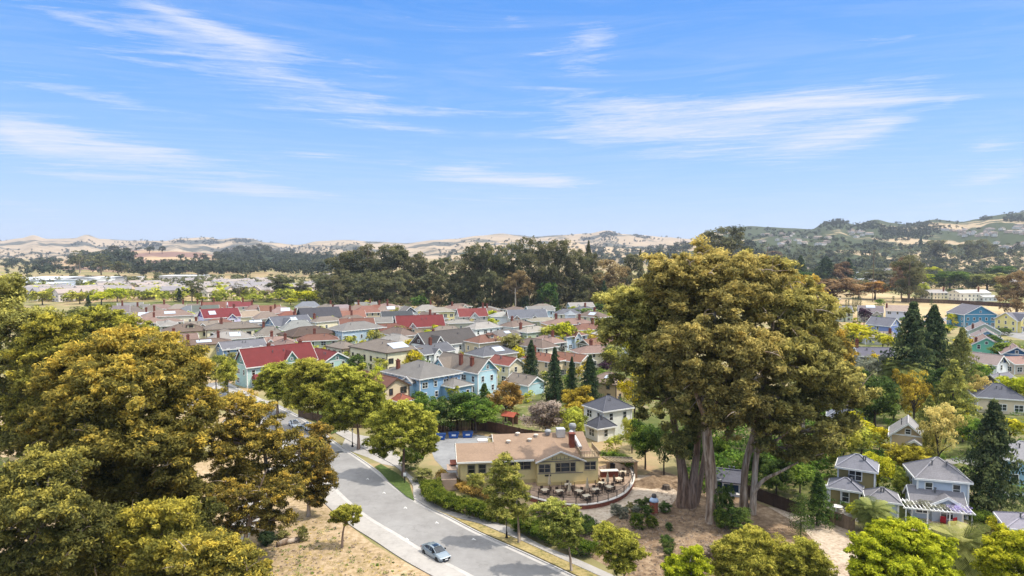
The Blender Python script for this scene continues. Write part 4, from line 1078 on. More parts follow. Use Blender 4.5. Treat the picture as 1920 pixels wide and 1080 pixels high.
H('dark slate barn like house with black gable end', 598, 576, 30, 15, 5.6, 6.0, 'gable', 32, '#6e6a6c', DKSL, accent='#33343c', trim='#4a4a50')
H('dark slate cottage with black gable in front of the slate barn house', 612, 584, 17, 11, 4.6, 3.8, 'gable', 30, '#b8a9a0', '#6f6664', accent='#30333d', trim='#55525a')
H('terracotta roofed house with white gable behind the blue grey house', 668, 597, 24, 11, 5.6, 2.6, 'gable', 20, '#e4ddd2', TERRA)
H('dark brown house with terracotta hip roof', 727, 607, 27, 14, 5.4, 2.6, 'hip', 30, '#5e4336', '#7f5346', trim='#4a342a')
H('peach house with steep red roof and red gabled dormer', 786, 591, 25, 12, 6.0, 5.2, 'gable', 20, PEACH, RED, accent='#d9a79a', gables=[('F', -5, 4.6, .8, 6.0, 3.0)], chims=[(9, 2, 1.6)])
H('tan house with terracotta hip roof and small dormer beside the white house', 912, 627, 22, 12, 6.2, 2.6, 'hip', 40, TANW, '#7d5a4d', dormers=[('F', 1, 2.6)])
H('grey olive house with flat pale roof behind the tan house', 861, 599, 22, 13, 6.0, 1.6, 'hip', 20, '#c3bda6', '#a29c94')
H('white cottage with grey gable near the lime trees', 902, 601, 13, 9, 4.4, 2.6, 'gable', -50, WHT, GREY)
H('small red roofed house with pale gable and red chimney', 884, 578, 22, 11, 5.0, 4.4, 'gable', 20, '#d7cdc4', '#8a4644', gables=[('F', 0, 7, 1.5, 5.0, 3.6)], chims=[(9.5, 1, 3)])
H('cream house with pale hip roof at the edge of the gum grove', 825, 576, 26, 14, 6.0, 2.4, 'hip', 20, YEL, '#a29a8c')
H('dark slate roofed house with small white chimneys', 744, 583, 30, 13, 5.0, 4.4, 'gable', 15, '#8d8984', '#55585c')
H('black and white gabled house left of the dark olive tree', 764, 574, 13, 12, 5.4, 4.2, 'gable', -60, '#e6e4e0', '#8d8680', accent='#3a3c44')
H('grey roofed house with twin gables between terracotta roofs', 710, 594, 22, 11, 5.6, 2.8, 'gable', 15, '#d8d2c8', '#88847f', gables=[('F', -5, 5, 1, 5.4, 2.2)])
H('long slate roofed house with white trimmed gables and orange brick', 987, 580, 34, 12, 5.6, 4.2, 'gable', 12, '#d9cfc4', '#73757d', accent='#b98a6e', gables=[('F', -11, 7, 1.2, 5.4, 3.2), ('F', 5, 6, 1.2, 5.4, 3.0)])
H('white house with pale grey roof left of the long slate house', 940, 585, 22, 12, 5.8, 2.4, 'hip', 15, WHT, '#a5a39c')
H('pale green house with flat light grey hip roof', 1000, 612, 24, 13, 6.0, 1.8, 'hip', 40, '#b9c4a9', '#a39c92', chims=[(-9, 2, 2.4)])
H('grey roofed house with dark solar panels beside the pale green house', 945, 618, 20, 12, 5.0, 2.4, 'hip', 40, '#9b9086', '#77706c', solar=[('F', 0, .5, 4, 2.6)])
H('pale olive house with flat roof behind the lime green trees', 1019, 595, 24, 13, 5.6, 1.6, 'hip', 15, '#b5b490', '#a79e8c')
H('ochre house with pinkish hip roof and two red chimneys', 1066, 597, 34, 15, 6.0, 2.4, 'hip', 15, '#d8b26a', '#94796f', chims=[(-9, 0, 2.2), (7, -2, 2.2)], gables=[('F', 4, 4, 1, 5.6, 2.6, '#a9b5b2')])
H('narrow white tower house at the foot of the gum grove', 1069, 582, 7, 7, 8.6, 2.4, 'hip', 20, '#e4e6e8', '#9fa5ab')
H('olive brown house with rust brown roof and white double window', 1118, 634, 20, 11, 5.8, 2.4, 'gable', 35, '#77715c', '#82604f', accent='#5c5747', trim='#d8d4ca')
H('cream house with red brown roof beside the tall dark conifers', 948, 668, 14, 8, 6.0, 2.2, 'gable', -45, '#e6d9b8', '#885148')
H('terracotta roofed house half hidden between the dark conifers', 1020, 662, 20, 11, 5.6, 2.2, 'hip', -45, '#dcc9a8', '#8a5d4d', chims=[(-5, -2, 2.4)])
H('rust roofed house behind the row of dark conifers', 1070, 662, 18, 11, 5.4, 2.4, 'gable', -40, '#d9c5a4', '#8a6250')
H('tan house with brown roof and skylights left of the big gum trees', 1142, 698, 15, 11, 5.2, 2.6, 'hip', -40, '#b9a07c', '#8d7a6c', solar=[('F', 1, .5, 2, 2)], trim='#6f6054')
H('white house with dark grey hip roof above a lower hip roofed wing', 1140, 742, 10.5, 9.5, 6.0, 2.6, 'hip', 30, '#e9e6dc', '#5a5b64', solar=[('R', 1, .5, 2.2, 1.8)], vents=2)
attach(H('low white wing with dark grey pyramid roof', 1126, 780, 6.5, 6, 3.1, 2.2, 'hip', 30, '#e6e3da', '#55565f'), 'white house with dark grey hip roof above a lower hip roofed wing')
H('white house glimpsed through the left edge of the great gum', 1140, 618, 16, 12, 6.2, 2.0, 'hip', 20, WHT, '#b8b2ac')
H('white walled house with solar roof beside the yellow shrub', 1172, 628, 18, 12, 6.0, 2.0, 'hip', 20, WHT, '#9b9792', solar=[('F', -3, .5, 6, 3)])

# back rows of small roofs
back = [(215, 573, 'mauve grey', '#8b7f80'), (232, 592, 'brown', '#7c6a62'), (250, 574, 'grey brown', '#80756f'), (262, 584, 'pinkish brown', PINKB), (284, 572, 'taupe', TAUPE), (300, 570, 'dusty pink', '#9a8078'),
        (335, 570, 'light taupe', '#958a80'), (356, 573, 'slate grey', '#767a80'), (372, 569, 'brown grey', '#85786c'), (400, 566, 'rusty brown', '#8a5d50'), (428, 565, 'bright red', '#843a3e'), (450, 566, 'crimson', '#7c3c3e'),
        (385, 572, 'dark green grey', '#6a7069'), (470, 582, 'sandy', '#a3917f'), (500, 584, 'light brown', '#95857a'), (478, 571, 'dusty brown', '#93796f'), (505, 572, 'terracotta', '#86604f'), (528, 575, 'pale pink', '#a58b84'),
        (540, 583, 'rust', '#875648'), (578, 565, 'blue grey', '#85888f'), (638, 578, 'dull pink', '#9a8079'), (655, 582, 'reddish brown', '#95695a'), (688, 573, 'brick brown', '#93695c'), (705, 571, 'russet', '#8f5f50'),
        (725, 573, 'pale brown', '#9d8b80'), (640, 571, 'mauve', '#9a8b8c'), (670, 571, 'mid brown', '#8a7468'), (800, 571, 'light grey', '#a09a92'), (560, 600, 'silver grey', '#93938f'), (505, 612, 'warm grey', '#8d857c')]
for i, (px, py, nm, col) in enumerate(back):
    rr = random.Random(i * 13 + 5)
    H('%s roofed house with %s in the crowded back rows' % (nm, ('a brick chimney', 'pale walls', 'low eaves')[i % 3]), px, py, 11 + rr.random() * 5, 7.5 + rr.random() * 2, 4.6 + rr.random(), 2.4 + rr.random() * 1.2,
      rr.choice(('hip', 'hip', 'gable')), 15 + rr.random() * 20, rr.choice((CREAM, '#e2d6c2', '#d9cbb6', '#e9e2d6', TANW)), col, chims=[(4 - 8 * rr.random(), 0, 2.2)] if i % 3 != 1 else [], solar=[('F', 2, .5, 5, 3)] if i % 7 in (3,) else [])

# more houses of the packed rows, each named after the neighbour it stands beside
bpy.context.view_layer.update()
def base_words(lb, n):
    w = lb.replace(',', '').split()[:n]
    while w[-1] in ('and', 'with', 'of', 'the', 'a', 'two', 'in', 'white', 'red', 'its', 'wide', 'under', 'beside', 'behind', 'grey', 'brown', 'brick', 'low', 'dark', 'pale', 'light', 'between', 'left', 'right', 'by', 'front', 'small', 'at', 'one', 'no', 'long', 'tall', 'green', 'blue', 'flat', 'hip', 'solar', 'pinkish', 'steep'): w.pop()
    return ' '.join(w)
def fill_houses(n, x0, x1, y0, y1, gap, seed, rots, group, avoid=()):
    gq = random.Random(seed); k = 0
    occ = [(o.location.copy(), o) for o in bpy.data.objects if o.parent is None and o.get('category') in ('house', 'garage')]
    for _ in range(n * 14):
        if k >= n: break
        px, py = gq.uniform(x0, x1), gq.uniform(y0, y1); h, rise = gq.choice((5.2, 5.8, 6.2)), gq.uniform(1.6, 2.4); p = at(px, py, h + rise); p.z = 0
        if any((p - q).length < gap + .012 * (p.y - 200) for q, _o in occ): continue
        near = min(occ, key=lambda t: (t[0] - p).length)
        rn, rc = gq.choice((('brown', '#7d6c62'), ('pinkish brown', '#937a70'), ('taupe', '#8a7f74'), ('grey', '#86837f'), ('rust brown', '#7f5b4e'), ('pale grey', '#a09a94'), ('slate', '#6c6c72')))
        wn_, wc = gq.choice((('cream', '#eadfc4'), ('white', '#ecebe8'), ('beige', '#dccbb0'), ('pale blue', '#b7c7d4'), ('sand', '#e3d3b6'), ('sage', '#b9c2ab')))
        lb = '%s house with %s roof beside the %s' % (wn_, rn, base_words(near[1]['label'].split(' beside')[0], 6))
        kd = gq.choice(('hip', 'hip', 'hip', 'gable')); w_ = gq.uniform(11.5, 16)
        o = house(lb, 0, 0, w_, gq.uniform(7, 9), h, rise, kd, gq.choice(rots) + gq.uniform(-4, 4), wc, rc, chims=[(gq.uniform(-3, 3), gq.uniform(-1, 1), 2.0)] if gq.random() < .55 else [], solar=[('F', 1, .5, 4, 2.6)] if gq.random() < .14 else [],
                  gables=[('F', gq.uniform(-2.5, 2.5), 3.6, .8, h - .4, 1.7)] if gq.random() < .35 else [], group=group, P=p)
        occ.append((p, o)); k += 1
fill_houses(22, 225, 560, 566, 640, 14.5, 5, (30, 30, -60), GS); fill_houses(46, 560, 1120, 566, 650, 14.5, 6, (45, 20, -45), GS)

# right hand side
GR = 'houses on the right below the dry field'
def HR(*a, **k): k.setdefault('group', GR); return house(*a, **k)
HR('pale sage house with long grey roof and white gabled dormers', 1565, 573, 26, 13, 5.6, 4.0, 'gable', -14, '#b4bd9f', '#8d8b8b', gables=[('F', 3, 5, 1.5, 5.4, 3.0, '#cfd2cc'), ('F', 9.5, 5, 1.5, 5.4, 2.8, '#cfd2cc')])
HR('grey house with dark solar roof and a front gable', 1632, 573, 18, 12, 6.2, 4.0, 'gable', -22, '#9a9a8c', '#857a7c', gables=[('F', 4, 5.6, 2, 5.2, 2.6)], solar=[('F', 0, .2, 7, 3)])
HR('pale grey house with pinkish tan roof and white chimney', 1683, 572, 20, 12, 5.8, 3.8, 'gable', -30, '#c6cbd6', '#b09c8e', chims=[(-9.5, -3, 2)])
HR('periwinkle blue gabled house with white upper window', 1657, 595, 17, 13, 6.0, 4.2, 'gable', -58, '#7f8fc0', '#7f7e86', accent='#8996c4')
HR('low house with grey brown roof below the periwinkle house', 1645, 621, 20, 12, 3.4, 2.8, 'gable', -10, '#b9b4ac', '#9c9088', chims=[(8, -2, 1.8)])
HR('large teal blue house with wide gable and solar roof', 1822, 571, 19, 21, 6.8, 5.4, 'gable', 88, '#4f8ba6', '#7f7b82', accent='#4c87a2')
HR('sage grey gabled house with pale chimney below the teal house', 1843, 604, 18, 13, 5.6, 3.6, 'gable', 62, '#b8bda9', '#9a8f8c', chims=[(-8, 5, 1.6)])
HR('blue gabled house with pink grey roof in the stepped row', 1849, 617, 17, 12, 5.2, 3.4, 'gable', 60, '#7ea0c6', '#a08f8a')
HR('mint gabled house with brown roof in the stepped row', 1846, 629, 17, 12, 5.0, 3.6, 'gable', 62, '#74c0a4', '#a0887e', chims=[(-7, 4, 1.4)])
HR('navy and white gabled house at the right end of the stepped row', 1903, 647, 14, 10, 4.4, 3.0, 'gable', 60, '#4f7396', '#a68c84', accent='#31587e')
HR('yellow house with grey roof and small teal gable', 1918, 585, 20, 12, 6.0, 3.4, 'gable', 12, '#ead98c', '#85838c', gables=[('F', -7, 4.6, 1.4, 6.4, 2.8, '#e6d68c')], porch=[('F', -6, 6, 2, 2.8)])
HR('white house with navy blue gables and pinkish roof', 1852, 663, 14, 9.5, 5.6, 3.4, 'gable', 118, WHT, '#a5938c', accent='#2f4468', gables=[('R', -1.5, 6, 1.6, 4.2, 2.2, '#2f4468')])
HR('low house with flat pink brown roof at the edge of the photo', 1910, 668, 15, 11, 3.6, 2.2, 'gable', 8, '#c9b7a8', '#a5857a')
HR('grey gabled bungalow behind the yellow green shrubs', 1874, 700, 15, 8, 3.6, 2.2, 'gable', 24, '#6d6a6c', '#85828a')
HR('slate roofed house with cream walls and a white shade sail', 1870, 719, 15, 12, 4.0, 3.4, 'hip', -22, '#dcc9ae', '#676872', vents=3)
HR('slate roofed house half hidden behind the great gum', 1638, 651, 19, 10, 4.6, 3.0, 'gable', -8, '#8d8b92', '#6f6c78', chims=[(-9, 0, 2.4)])
HR('beige craftsman house with stacked gables and pale grey roof', 1703, 786, 10, 8.5, 5.0, 3.2, 'gable', 60, '#c7b08c', '#a7a3a2', accent='#b09a78', gables=[('L', 1.6, 4.6, 1.6, 3.6, 1.6, '#b09a78')])
HR('light blue house with grey lilac hip roof and a gabled porch roof', 1757, 858, 9.6, 8.6, 5.9, 2.7, 'hip', -17, '#b3bdc8', '#8f8c90', vents=2)
HR('small light blue garage with grey pyramid roof', 1654, 914, 5.4, 5.2, 3.0, 1.5, 'hip', -22, '#bfc8d4', '#8f8c90', cat='garage', name='garage')
HR('olive brown two storey house with pale grey hip roof', 1608, 852, 7.5, 6.5, 5.6, 1.9, 'hip', -30, '#8f8156', '#9696a0')
attach(HR('low olive brown wing with grey hip roof', 1586, 896, 6, 5.4, 3.0, 1.3, 'hip', -30, '#958659', '#8f8f99'), 'olive brown two storey house with pale grey hip roof')
HR('light blue house with pale grey roof cut off by the photo edge', 1922, 828, 12, 9, 5.0, 2.8, 'hip', -22, '#8fb4c8', '#a3a0a4')
HR('pale blue shed with grey roof at the edge of the photo', 1925, 962, 5, 5, 3.2, 1.2, 'hip', -22, '#bccada', '#9b96a0')
HR('dark blue garden hut with white posts behind the gum trunks', 1366, 880, 5, 4, 2.6, 1.2, 'gable', -20, '#2f4560', '#777782', nowin=True, porch=[('F', 1, 4, 1.6, 2.4)], name='garden_hut', cat='hut')
HR('grey roofed house just showing beside the bright green tree', 1602, 702, 12, 9, 4.6, 2.6, 'hip', -25, '#c7c9cc', '#9a9aa4')
HR('white house glimpsed under the right edge of the great gum', 1585, 764, 10, 8, 4.6, 2.2, 'hip', -25, '#dcdee2', '#a5a6ae')

# gable and porch roof of the light blue house stand out from its front
lb = house('single storey front wing with grey gable on the light blue house', 1752, 914, 9.4, 4.4, 2.9, 1.7, 'gable', -17, '#b3bdc8', '#8f8c90', group=GR,
           gables=[('F', 1.5, 5.2, .8, 2.8, 1.5)])
attach(lb, 'light blue house with grey lilac hip roof and a gabled porch roof')

# white houses beyond the dark fence
GW = 'white houses behind the long dark fence'
house('cream house with pale roof and red chimney behind the dark fence', 1752, 543, 24, 14, 5.6, 2.8, 'gable', 10, '#ded3b4', '#b8b2ae', chims=[(9, -4, 3)], group=GW)
house('long white two storey house with red chimney behind the dark fence', 1818, 543, 38, 15, 6.6, 2.6, 'gable', 8, '#e9e3d0', '#cfcac2', chims=[(6, -5, 3.4)], group=GW)
house('low white annex right of the long white house', 1850, 553, 18, 10, 3.6, 1.6, 'gable', 8, '#dfe0dc', '#c2c0bc', group=GW)

# far single houses on the right and across the valley
rr = random.Random(3)
MASS1 = []; MASS2 = []
GF = 'pale houses on the far right slopes'
farR = [(1660, 488, 40, '#cfcfc8', '#b5b0aa'), (1612, 508, 46, '#dfe4e8', '#c7ccd0'), (1622, 520, 40, '#c9d6e4', '#d9dcde'), (1523, 500, 30, '#d9e4ec', '#cfd3d6'), (1523, 540, 30, '#cfdfe6', '#cfd3d6'), (1804, 486, 26, '#e6e6e4', '#84919a'),
        (1822, 492, 30, '#e4ded2', '#c7b4a4'), (1867, 486, 44, '#eef1f4', '#d5d2cc'), (1836, 484, 24, '#ded2c4', '#a8988c'), (1740, 496, 30, '#e8e8e6', '#c4bcb4'), (1700, 478, 50, '#bfa8a0', '#a59088'), (1775, 490, 22, '#d8d4ce', '#9c8c84'),
        (1600, 500, 22, '#e6e8ea', '#c9ccce'), (1755, 505, 20, '#d8d6d0', '#a89e96'), (1895, 492, 24, '#e2d8c8', '#ae9e92'), (1765, 520, 18, '#dcdcd8', '#b0a8a0')]
for px, py, w, wc, rc in farR:
    far_house('pale house among trees on the far right slope', px, py, w * .9, 14, 6, 2.2, -10 + rr.random() * 25, wc, rc, GF, kind='flat' if w > 35 else 'gable')
for (x0, x1, y0, y1, n) in [(1770, 1880, 431, 446, 24), (1890, 1925, 425, 445, 8), (1420, 1500, 440, 455, 12), (1590, 1640, 433, 447, 10), (1500, 1560, 446, 462, 8), (1850, 1920, 455, 470, 8), (1440, 1480, 452, 470, 6), (1280, 1340, 450, 464, 8), (905, 1000, 456, 470, 8)]:
    for i in range(n):
        p = hit(x0 + rr.random() * (x1 - x0), y0 + rr.random() * (y1 - y0))
        if p is None: continue
        o = far_house('tiny pale house on a far hillside', 0, 0, 18 + rr.randrange(3) * 4, 12, 6, 2.4, rr.random() * 90, rr.choice(('#d9cbb8', '#e4dccf', '#cdb9a6', '#dfd8d0')), rr.choice(('#a58f84', '#94847c', '#b09c90')), '', P=Vector(p), mass=MASS1)
for i in range(46):
    px, py = rr.uniform(1400, 1925), rr.uniform(474, 530)
    far_house('pale house among trees on the far right slope', px, py, 12 + rr.randrange(3) * 5, 10, 5.6, 2.6, rr.choice((-20, 10, 60)), rr.choice(('#e6e6e2', '#dfe4e8', '#e2d6c4', '#cfd6dc', '#ddd0bc')), rr.choice(('#a39b94', '#8f8c8e', '#b5aaa2', '#94847a')), GF)
GV = 'far rows of houses across the valley'
for row, (x0, x1, y0, y1, n) in enumerate([(45, 200, 533, 541, 26), (190, 300, 524, 536, 22), (270, 400, 527, 540, 24), (360, 520, 518, 531, 28), (420, 640, 525, 538, 30), (600, 640, 512, 530, 6)]):
    for i in range(n):
        px = x0 + (x1 - x0) * (i + rr.random() * .8) / n; py = y0 + rr.random() * (y1 - y0)
        far_house('small pale house in the far rows across the valley', px, py, 11 + rr.randrange(3) * 4, 10, rr.choice((6, 7)), 3.0, rr.choice((-25, 60, 28, 72, 45)), rr.choice(('#e2d2be', '#d9c4b2', '#e9ddcd', '#dcd2ca', '#cfb8a6')), rr.choice(('#b0a8a6', '#bcb0a8', '#c2b2aa', '#a5a0a4')), GV, mass=MASS2)
for px, py, w, c in [(75, 523, 110, '#e4e9ee'), (118, 519, 70, '#eceeee'), (197, 519, 66, '#f0f1f1'), (165, 522, 40, '#dfe1e0'), (237, 519, 24, '#e2dcd6'), (60, 530, 60, '#c6cfe0'), (345, 516, 50, '#d9d6d2')]:
    far_house('long white flat roofed warehouse across the valley', px, py, w, 40, 8, .5, 4, c, '#e6e8ea', 'white warehouses across the valley', name='warehouse', kind='flat')

far_mass('distant_houses', 'tiny pale houses scattered over the far hillsides', MASS1); far_mass('distant_houses', 'rows of small pale houses across the valley at the left', MASS2)
# ---------------------------------------------------------------- the restaurant
RO = Vector((-8.75, 112.6, 0)); RA = R(7)
rest = thing('restaurant', 'low pale yellow restaurant with a broad tan shingle roof and curved patio', 'restaurant', RO + Vector((0, 0, 1.05)), RA); rest.scale = (.97, .97, .97)
ywall, wtr, gtr = siding('#ead59a', .9), paint('#e9e5da', .9), paint('#9a8d78', .8)
rroof = shingle('#b79a82', .6)
base_z = .6
W = MB()
W.box((3.1, 5.0, 1.9), (6.0, 9.6, 3.8)); W.box((14.6, 7.4, 1.9), (17.0, 13.6, 3.8))
W.box((17.4, -.2, 1.85), (8.0, 2.4, 3.7)); W.prism([(13.5, 3.6), (21.3, 3.6), (17.4, 5.15)], -1.35, 1.0, 'y')
W.box((22.7, 1.4, 2.0), (2.9, 5.4, 4.0))
W.prism([(.3, 3.7), (14.5, 3.7), (7.4, 6.0)], 23.0, 23.1, 'x'); W.prism([(.2, 3.7), (9.8, 3.7), (5.0, 5.4)], .1, .2, 'x')
fixn(W.obj('wall', ywall, rest))
FW = MB(); FW.box((3.1, 5.0, -.62), (6.1, 9.7, 1.2)); FW.box((14.6, 7.4, -.62), (17.1, 13.7, 1.2)); FW.box((17.4, -.25, -.62), (8.1, 2.5, 1.2)); FW.box((22.7, 1.4, -.62), (3.0, 5.5, 1.2)); FW.obj('foundation', siding('#dcc58a', .8), rest)
RF = MB()
def slope_roof(mb, x0, x1, yr, zr, ef, zf, eb, zb, t=.2):
    mb.prism([(ef, zf - t), (ef, zf), (yr, zr), (eb, zb), (eb, zb - t), (yr, zr - t)], x0, x1, 'x')
slope_roof(RF, -.5, 6.3, 5.0, 5.55, -.6, 3.85, 10.4, 3.9)
slope_roof(RF, 6.31, 23.4, 7.4, 6.35, -.6, 3.86, 14.9, 4.0)
RF.prism([(13.0, 3.5), (13.0, 3.7), (17.4, 5.5), (21.8, 3.7), (21.8, 3.5), (17.4, 5.3)], -1.9, 5.4, 'y')
roof = fixn(RF.obj('roof', rroof, rest))
TR = MB()
TR.box((2.9, -.66, 3.72), (6.9, .1, .3)); TR.box((9.6, -.67, 3.72), (6.6, .1, .3)); TR.box((-.55, 5, 3.7), (.06, 10.9, .2))
TR.prism([(-.62, 3.6), (-.62, 3.9), (5.0, 5.62), (5.0, 5.3)], -.57, -.51, 'x'); TR.prism([(5.1, 5.62), (7.4, 6.42), (7.4, 6.1), (5.1, 5.3)], 6.23, 6.3, 'x')
TR.prism([(12.9, 3.45), (12.9, 3.72), (17.4, 5.56), (21.9, 3.72), (21.9, 3.45), (17.4, 5.28)], -1.99, -1.91, 'y')
fixn(TR.obj('trim', wtr, rest))
B = MB(); B.box((17.4, -1.42, 3.62), (8.0, .1, .2)); B.box((17.4, -1.42, 1.55), (8.0, .12, .16))
for i in range(5): B.box((16 + i * .7, -1.41, 4.15), (.08, .06, .6))
B.box((17.4, -1.415, 4.0), (3.2, .08, .1)); B.obj('timber_band', gtr, rest)
def rwin(x, y, z, w, h, rz=0):
    add_window(rest, x, y, z, rz, w, h, '#a89a80', True)
for x in (2.0, 3.9): rwin(x, .19, 2.3, 1.15, 1.4)
rwin(9.3, .59, 2.5, 1.2, 1.3); rwin(11.2, .59, 2.5, 2.4, 1.3)
rwin(14.6, -1.41, 2.45, 1.9, 1.35); rwin(17.0, -1.41, 2.55, .8, 1.5); rwin(18.25, -1.41, 2.55, 1.5, 1.5); rwin(19.6, -1.41, 2.55, .8, 1.5)
rwin(22.7, -1.31, 2.6, 1.9, 1.35); rwin(24.16, 1.4, 2.5, 2.4, 1.3, math.pi / 2)
sg = MB(); sg.box((15.2, -1.45, 1.2), (1.1, .06, .3)); sg.obj('sign_board', paint('#3a352f'), rest)
dk = MB()
dk.box((22.7, 1.4, 4.08), (3.4, 5.8, .16))
for (a, b) in (((21.1, -1.35), (24.3, -1.35)), ((24.3, -1.35), (24.3, 4.2)), ((21.1, -1.35), (21.1, 1.5))):
    L = math.hypot(b[0] - a[0], b[1] - a[1]); n = int(L / .28)
    for i in range(n + 1):
        dk.box((a[0] + (b[0] - a[0]) * i / n, a[1] + (b[1] - a[1]) * i / n, 4.62), (.07, .07, .94))
    hz = ((L, .14) if a[1] == b[1] else (.14, L)); dk.box(((a[0] + b[0]) / 2, (a[1] + b[1]) / 2, 5.12), (hz[0], hz[1], .1))
dk.obj('roof_deck', paint('#b09a7c', .8), rest)
ch = MB(); ch.box((20.3, 2.9, 5.6), (.9, 1.1, 3.2)); ch.box((20.3, 2.9, 7.25), (1.1, 1.3, .2)); ch.obj('chimney', paint('#7c4436', .8, .9, .35, 3, kind='brick'), roof)
dct = MB(); dct.tube([(21.6, 1.6, 4.9), (21.2, 4.2, 5.9), (20.9, 6.5, 6.6)], .42, 10); dct.box((18.9, 6.3, 6.6), (1.5, 1.6, 1.5)); dct.obj('exhaust_duct', paint('#d3d2cf', .9, .4, metal=.4), roof)
fan = MB(); fan.lathe((16.6, 6.6, 6.1), [(.35, 0), (.38, .4), (.6, .45), (.62, .8), (.45, 1.0), (.08, 1.1)], 16); fan.lathe((21.3, 6.9, 6.2), [(.45, 0), (.5, 1.0), (.66, 1.1), (.7, 1.5), (.55, 1.8), (.08, 1.9)], 16)
fan.obj('exhaust_fan', paint('#a2a3a4', .85, .6, metal=.2), roof)
for i, (x, y) in enumerate(((9.0, 4.6), (12.9, 4.9), (14.3, 6.2), (11.0, 6.9))):
    m = MB(); z = 3.86 + (y + .6) * .311; m.lathe((x, y, z - .1), [(.28, 0), (.28, .35), (.45, .4), (.42, .55), (.1, .65)], 10); m.obj('roof_vent', paint('#d8cdbd'), roof)
sk = MB(); sk.box((4.6, 8.5, 4.9), (1.8, 1.4, .5)); sk.box((1.5, 11.5, 3.2), (1, 1, .6)); sk.obj('roof_hatch', paint('#e2e0dc'), roof)
po = MB(); po.box((-1.4, .8, 2.6), (1.6, 3.2, .12)); po.box((-1.9, 1.0, .0), (2.6, 3.6, 1.9))
for i in range(9): po.box((-.4 - .05, -.6 + i * .25, 1.75), (.08, .1, 1.1))
po.box((-.45, .4, 2.32), (.12, 2.3, .1)); po.obj('entry_deck', paint('#a58f7e', .85), rest)
er = MB(); er.box((-.9, 2.4, 2.95), (1.4, 2.6, .18)); er.obj('entry_roof', shingle('#a05f4c'), rest)

# patio
arc_px = [(985, 925), (1003, 931), (1040, 940), (1080, 944), (1114, 942), (1146, 934), (1170, 922), (1184, 905), (1188, 888), (1180, 872), (1164, 860)]
arc = catmull([at(x, y + 4, .55) for x, y in arc_px], 5)
inner = [RO + Matrix.Rotation(RA, 3, 'Z') @ Vector(v) for v in ((24.0, 6.5, 0), (24.3, -.5, 0), (13.4, -1.2, 0), (13, .4, 0), (9.5, .4, 0))]
pat = thing('patio', 'raised curved brick edged patio in front of the yellow restaurant', 'patio', (arc[20].x, arc[20].y, 0))
O = Vector((arc[20].x, arc[20].y, 0))
m = MB(); poly = [(p.x - O.x, p.y - O.y) for p in arc] + [(p.x - O.x, p.y - O.y) for p in inner]
m.prism(poly, 0, .5, 'z'); o = fixn(m.obj('paving', paint('#a8907c', .8, .9, .4, 1.5), pat))
outer = offset_line(arc, .18); inn = offset_line(arc, -.18)
m = MB(); n = len(arc)
vs = [(p.x - O.x, p.y - O.y, .0) for p in outer] + [(p.x - O.x, p.y - O.y, 0) for p in inn] + [(p.x - O.x, p.y - O.y, .66) for p in outer] + [(p.x - O.x, p.y - O.y, .66) for p in inn]
m.add(vs, [f for i in range(n - 1) for f in ((i, i + 1, 2 * n + i + 1, 2 * n + i), (n + i, n + i + 1, 3 * n + i + 1, 3 * n + i), (2 * n + i, 2 * n + i + 1, 3 * n + i + 1, 3 * n + i))])
fixn(m.obj('brick_wall', paint('#8b5545', .8, .9, .35, 2.5, kind='brick'), pat))
o2, i2 = offset_line(arc, .26), offset_line(arc, -.26)
cp = strip('coping', [p - O for p in o2], [p - O for p in i2], .76, paint('#d9cfc4', .9), .1); cp.parent = pat; del cp['kind']
fence = thing('patio_fence', 'thin black iron fence posts and rails on the curved patio wall', 'fence', O)
m = MB(); top = [Vector((p.x - O.x, p.y - O.y, 1.78)) for p in arc]; m.tube(top, .03, 4); m.tube([v - Vector((0, 0, .8)) for v in top], .025, 4); m.obj('rail', paint('#2c2a2a'), fence)
for i in range(0, n, 3):
    m = MB(); m.box((arc[i].x - O.x, arc[i].y - O.y, 1.3), (.11, .11, 1.1)); m.obj('post', paint('#2a2828'), fence)
# tables, chairs, closed umbrellas
tables = [(1049, 920), (1085, 920), (1117, 917), (1142, 912), (1065, 908), (1160, 897), (1168, 884), (1022, 918), (1128, 905), (1100, 929)]
tproto = thing('patio_table', 'x', 'table', (0, 0, 0), 0, 'tables on the patio')
m = MB(); m.box((0, 0, .74), (1.15, 1.15, .06)); m.obj('tabletop', paint('#cdbfa8', .8), tproto)
m = MB(); m.tube([(0, 0, .02), (0, 0, .72)], .05, 8); m.box((0, 0, .03), (.6, .6, .05)); m.obj('table_base', paint('#37322e'), tproto)
cproto = thing('patio_chair', 'x', 'chair', (0, 0, 0), 0, 'chairs around the patio tables')
m = MB(); m.box((0, 0, .45), (.5, .5, .06)); m.obj('seat', paint('#4a3d34'), cproto)
m = MB(); m.box((0, .24, .78), (.5, .05, .55)); m.obj('backrest', paint('#54453a'), cproto)
for sx in (-1, 1):
    for sy in (-1, 1):
        m = MB(); m.box((sx * .21, sy * .21, .21), (.05, .05, .42)); m.obj('leg', paint('#37302a'), cproto)
tl = ['cream topped patio table %s' % s for s in ('left of the first folded umbrella by the wall', 'between the two folded umbrellas', 'right of the second folded umbrella', 'closest to the curved rim on the right', 'set back against the triple window', 'below the timber pergola', 'nearest the hedge behind the pergola', 'beside the yellow bay corner', 'in the middle behind the front tables', 'in front near the iron fence')]
cl = ['nearest the curved wall', 'on the far side', 'on the left', 'on the right']
tn = ['the table left of the first umbrella', 'the table between umbrellas', 'the table right of the second umbrella', 'the table at the curved rim', 'the table by the triple window', 'the table below the pergola', 'the table near the pergola hedge', 'the table by the bay corner', 'the middle table behind', 'the front table at the iron fence']
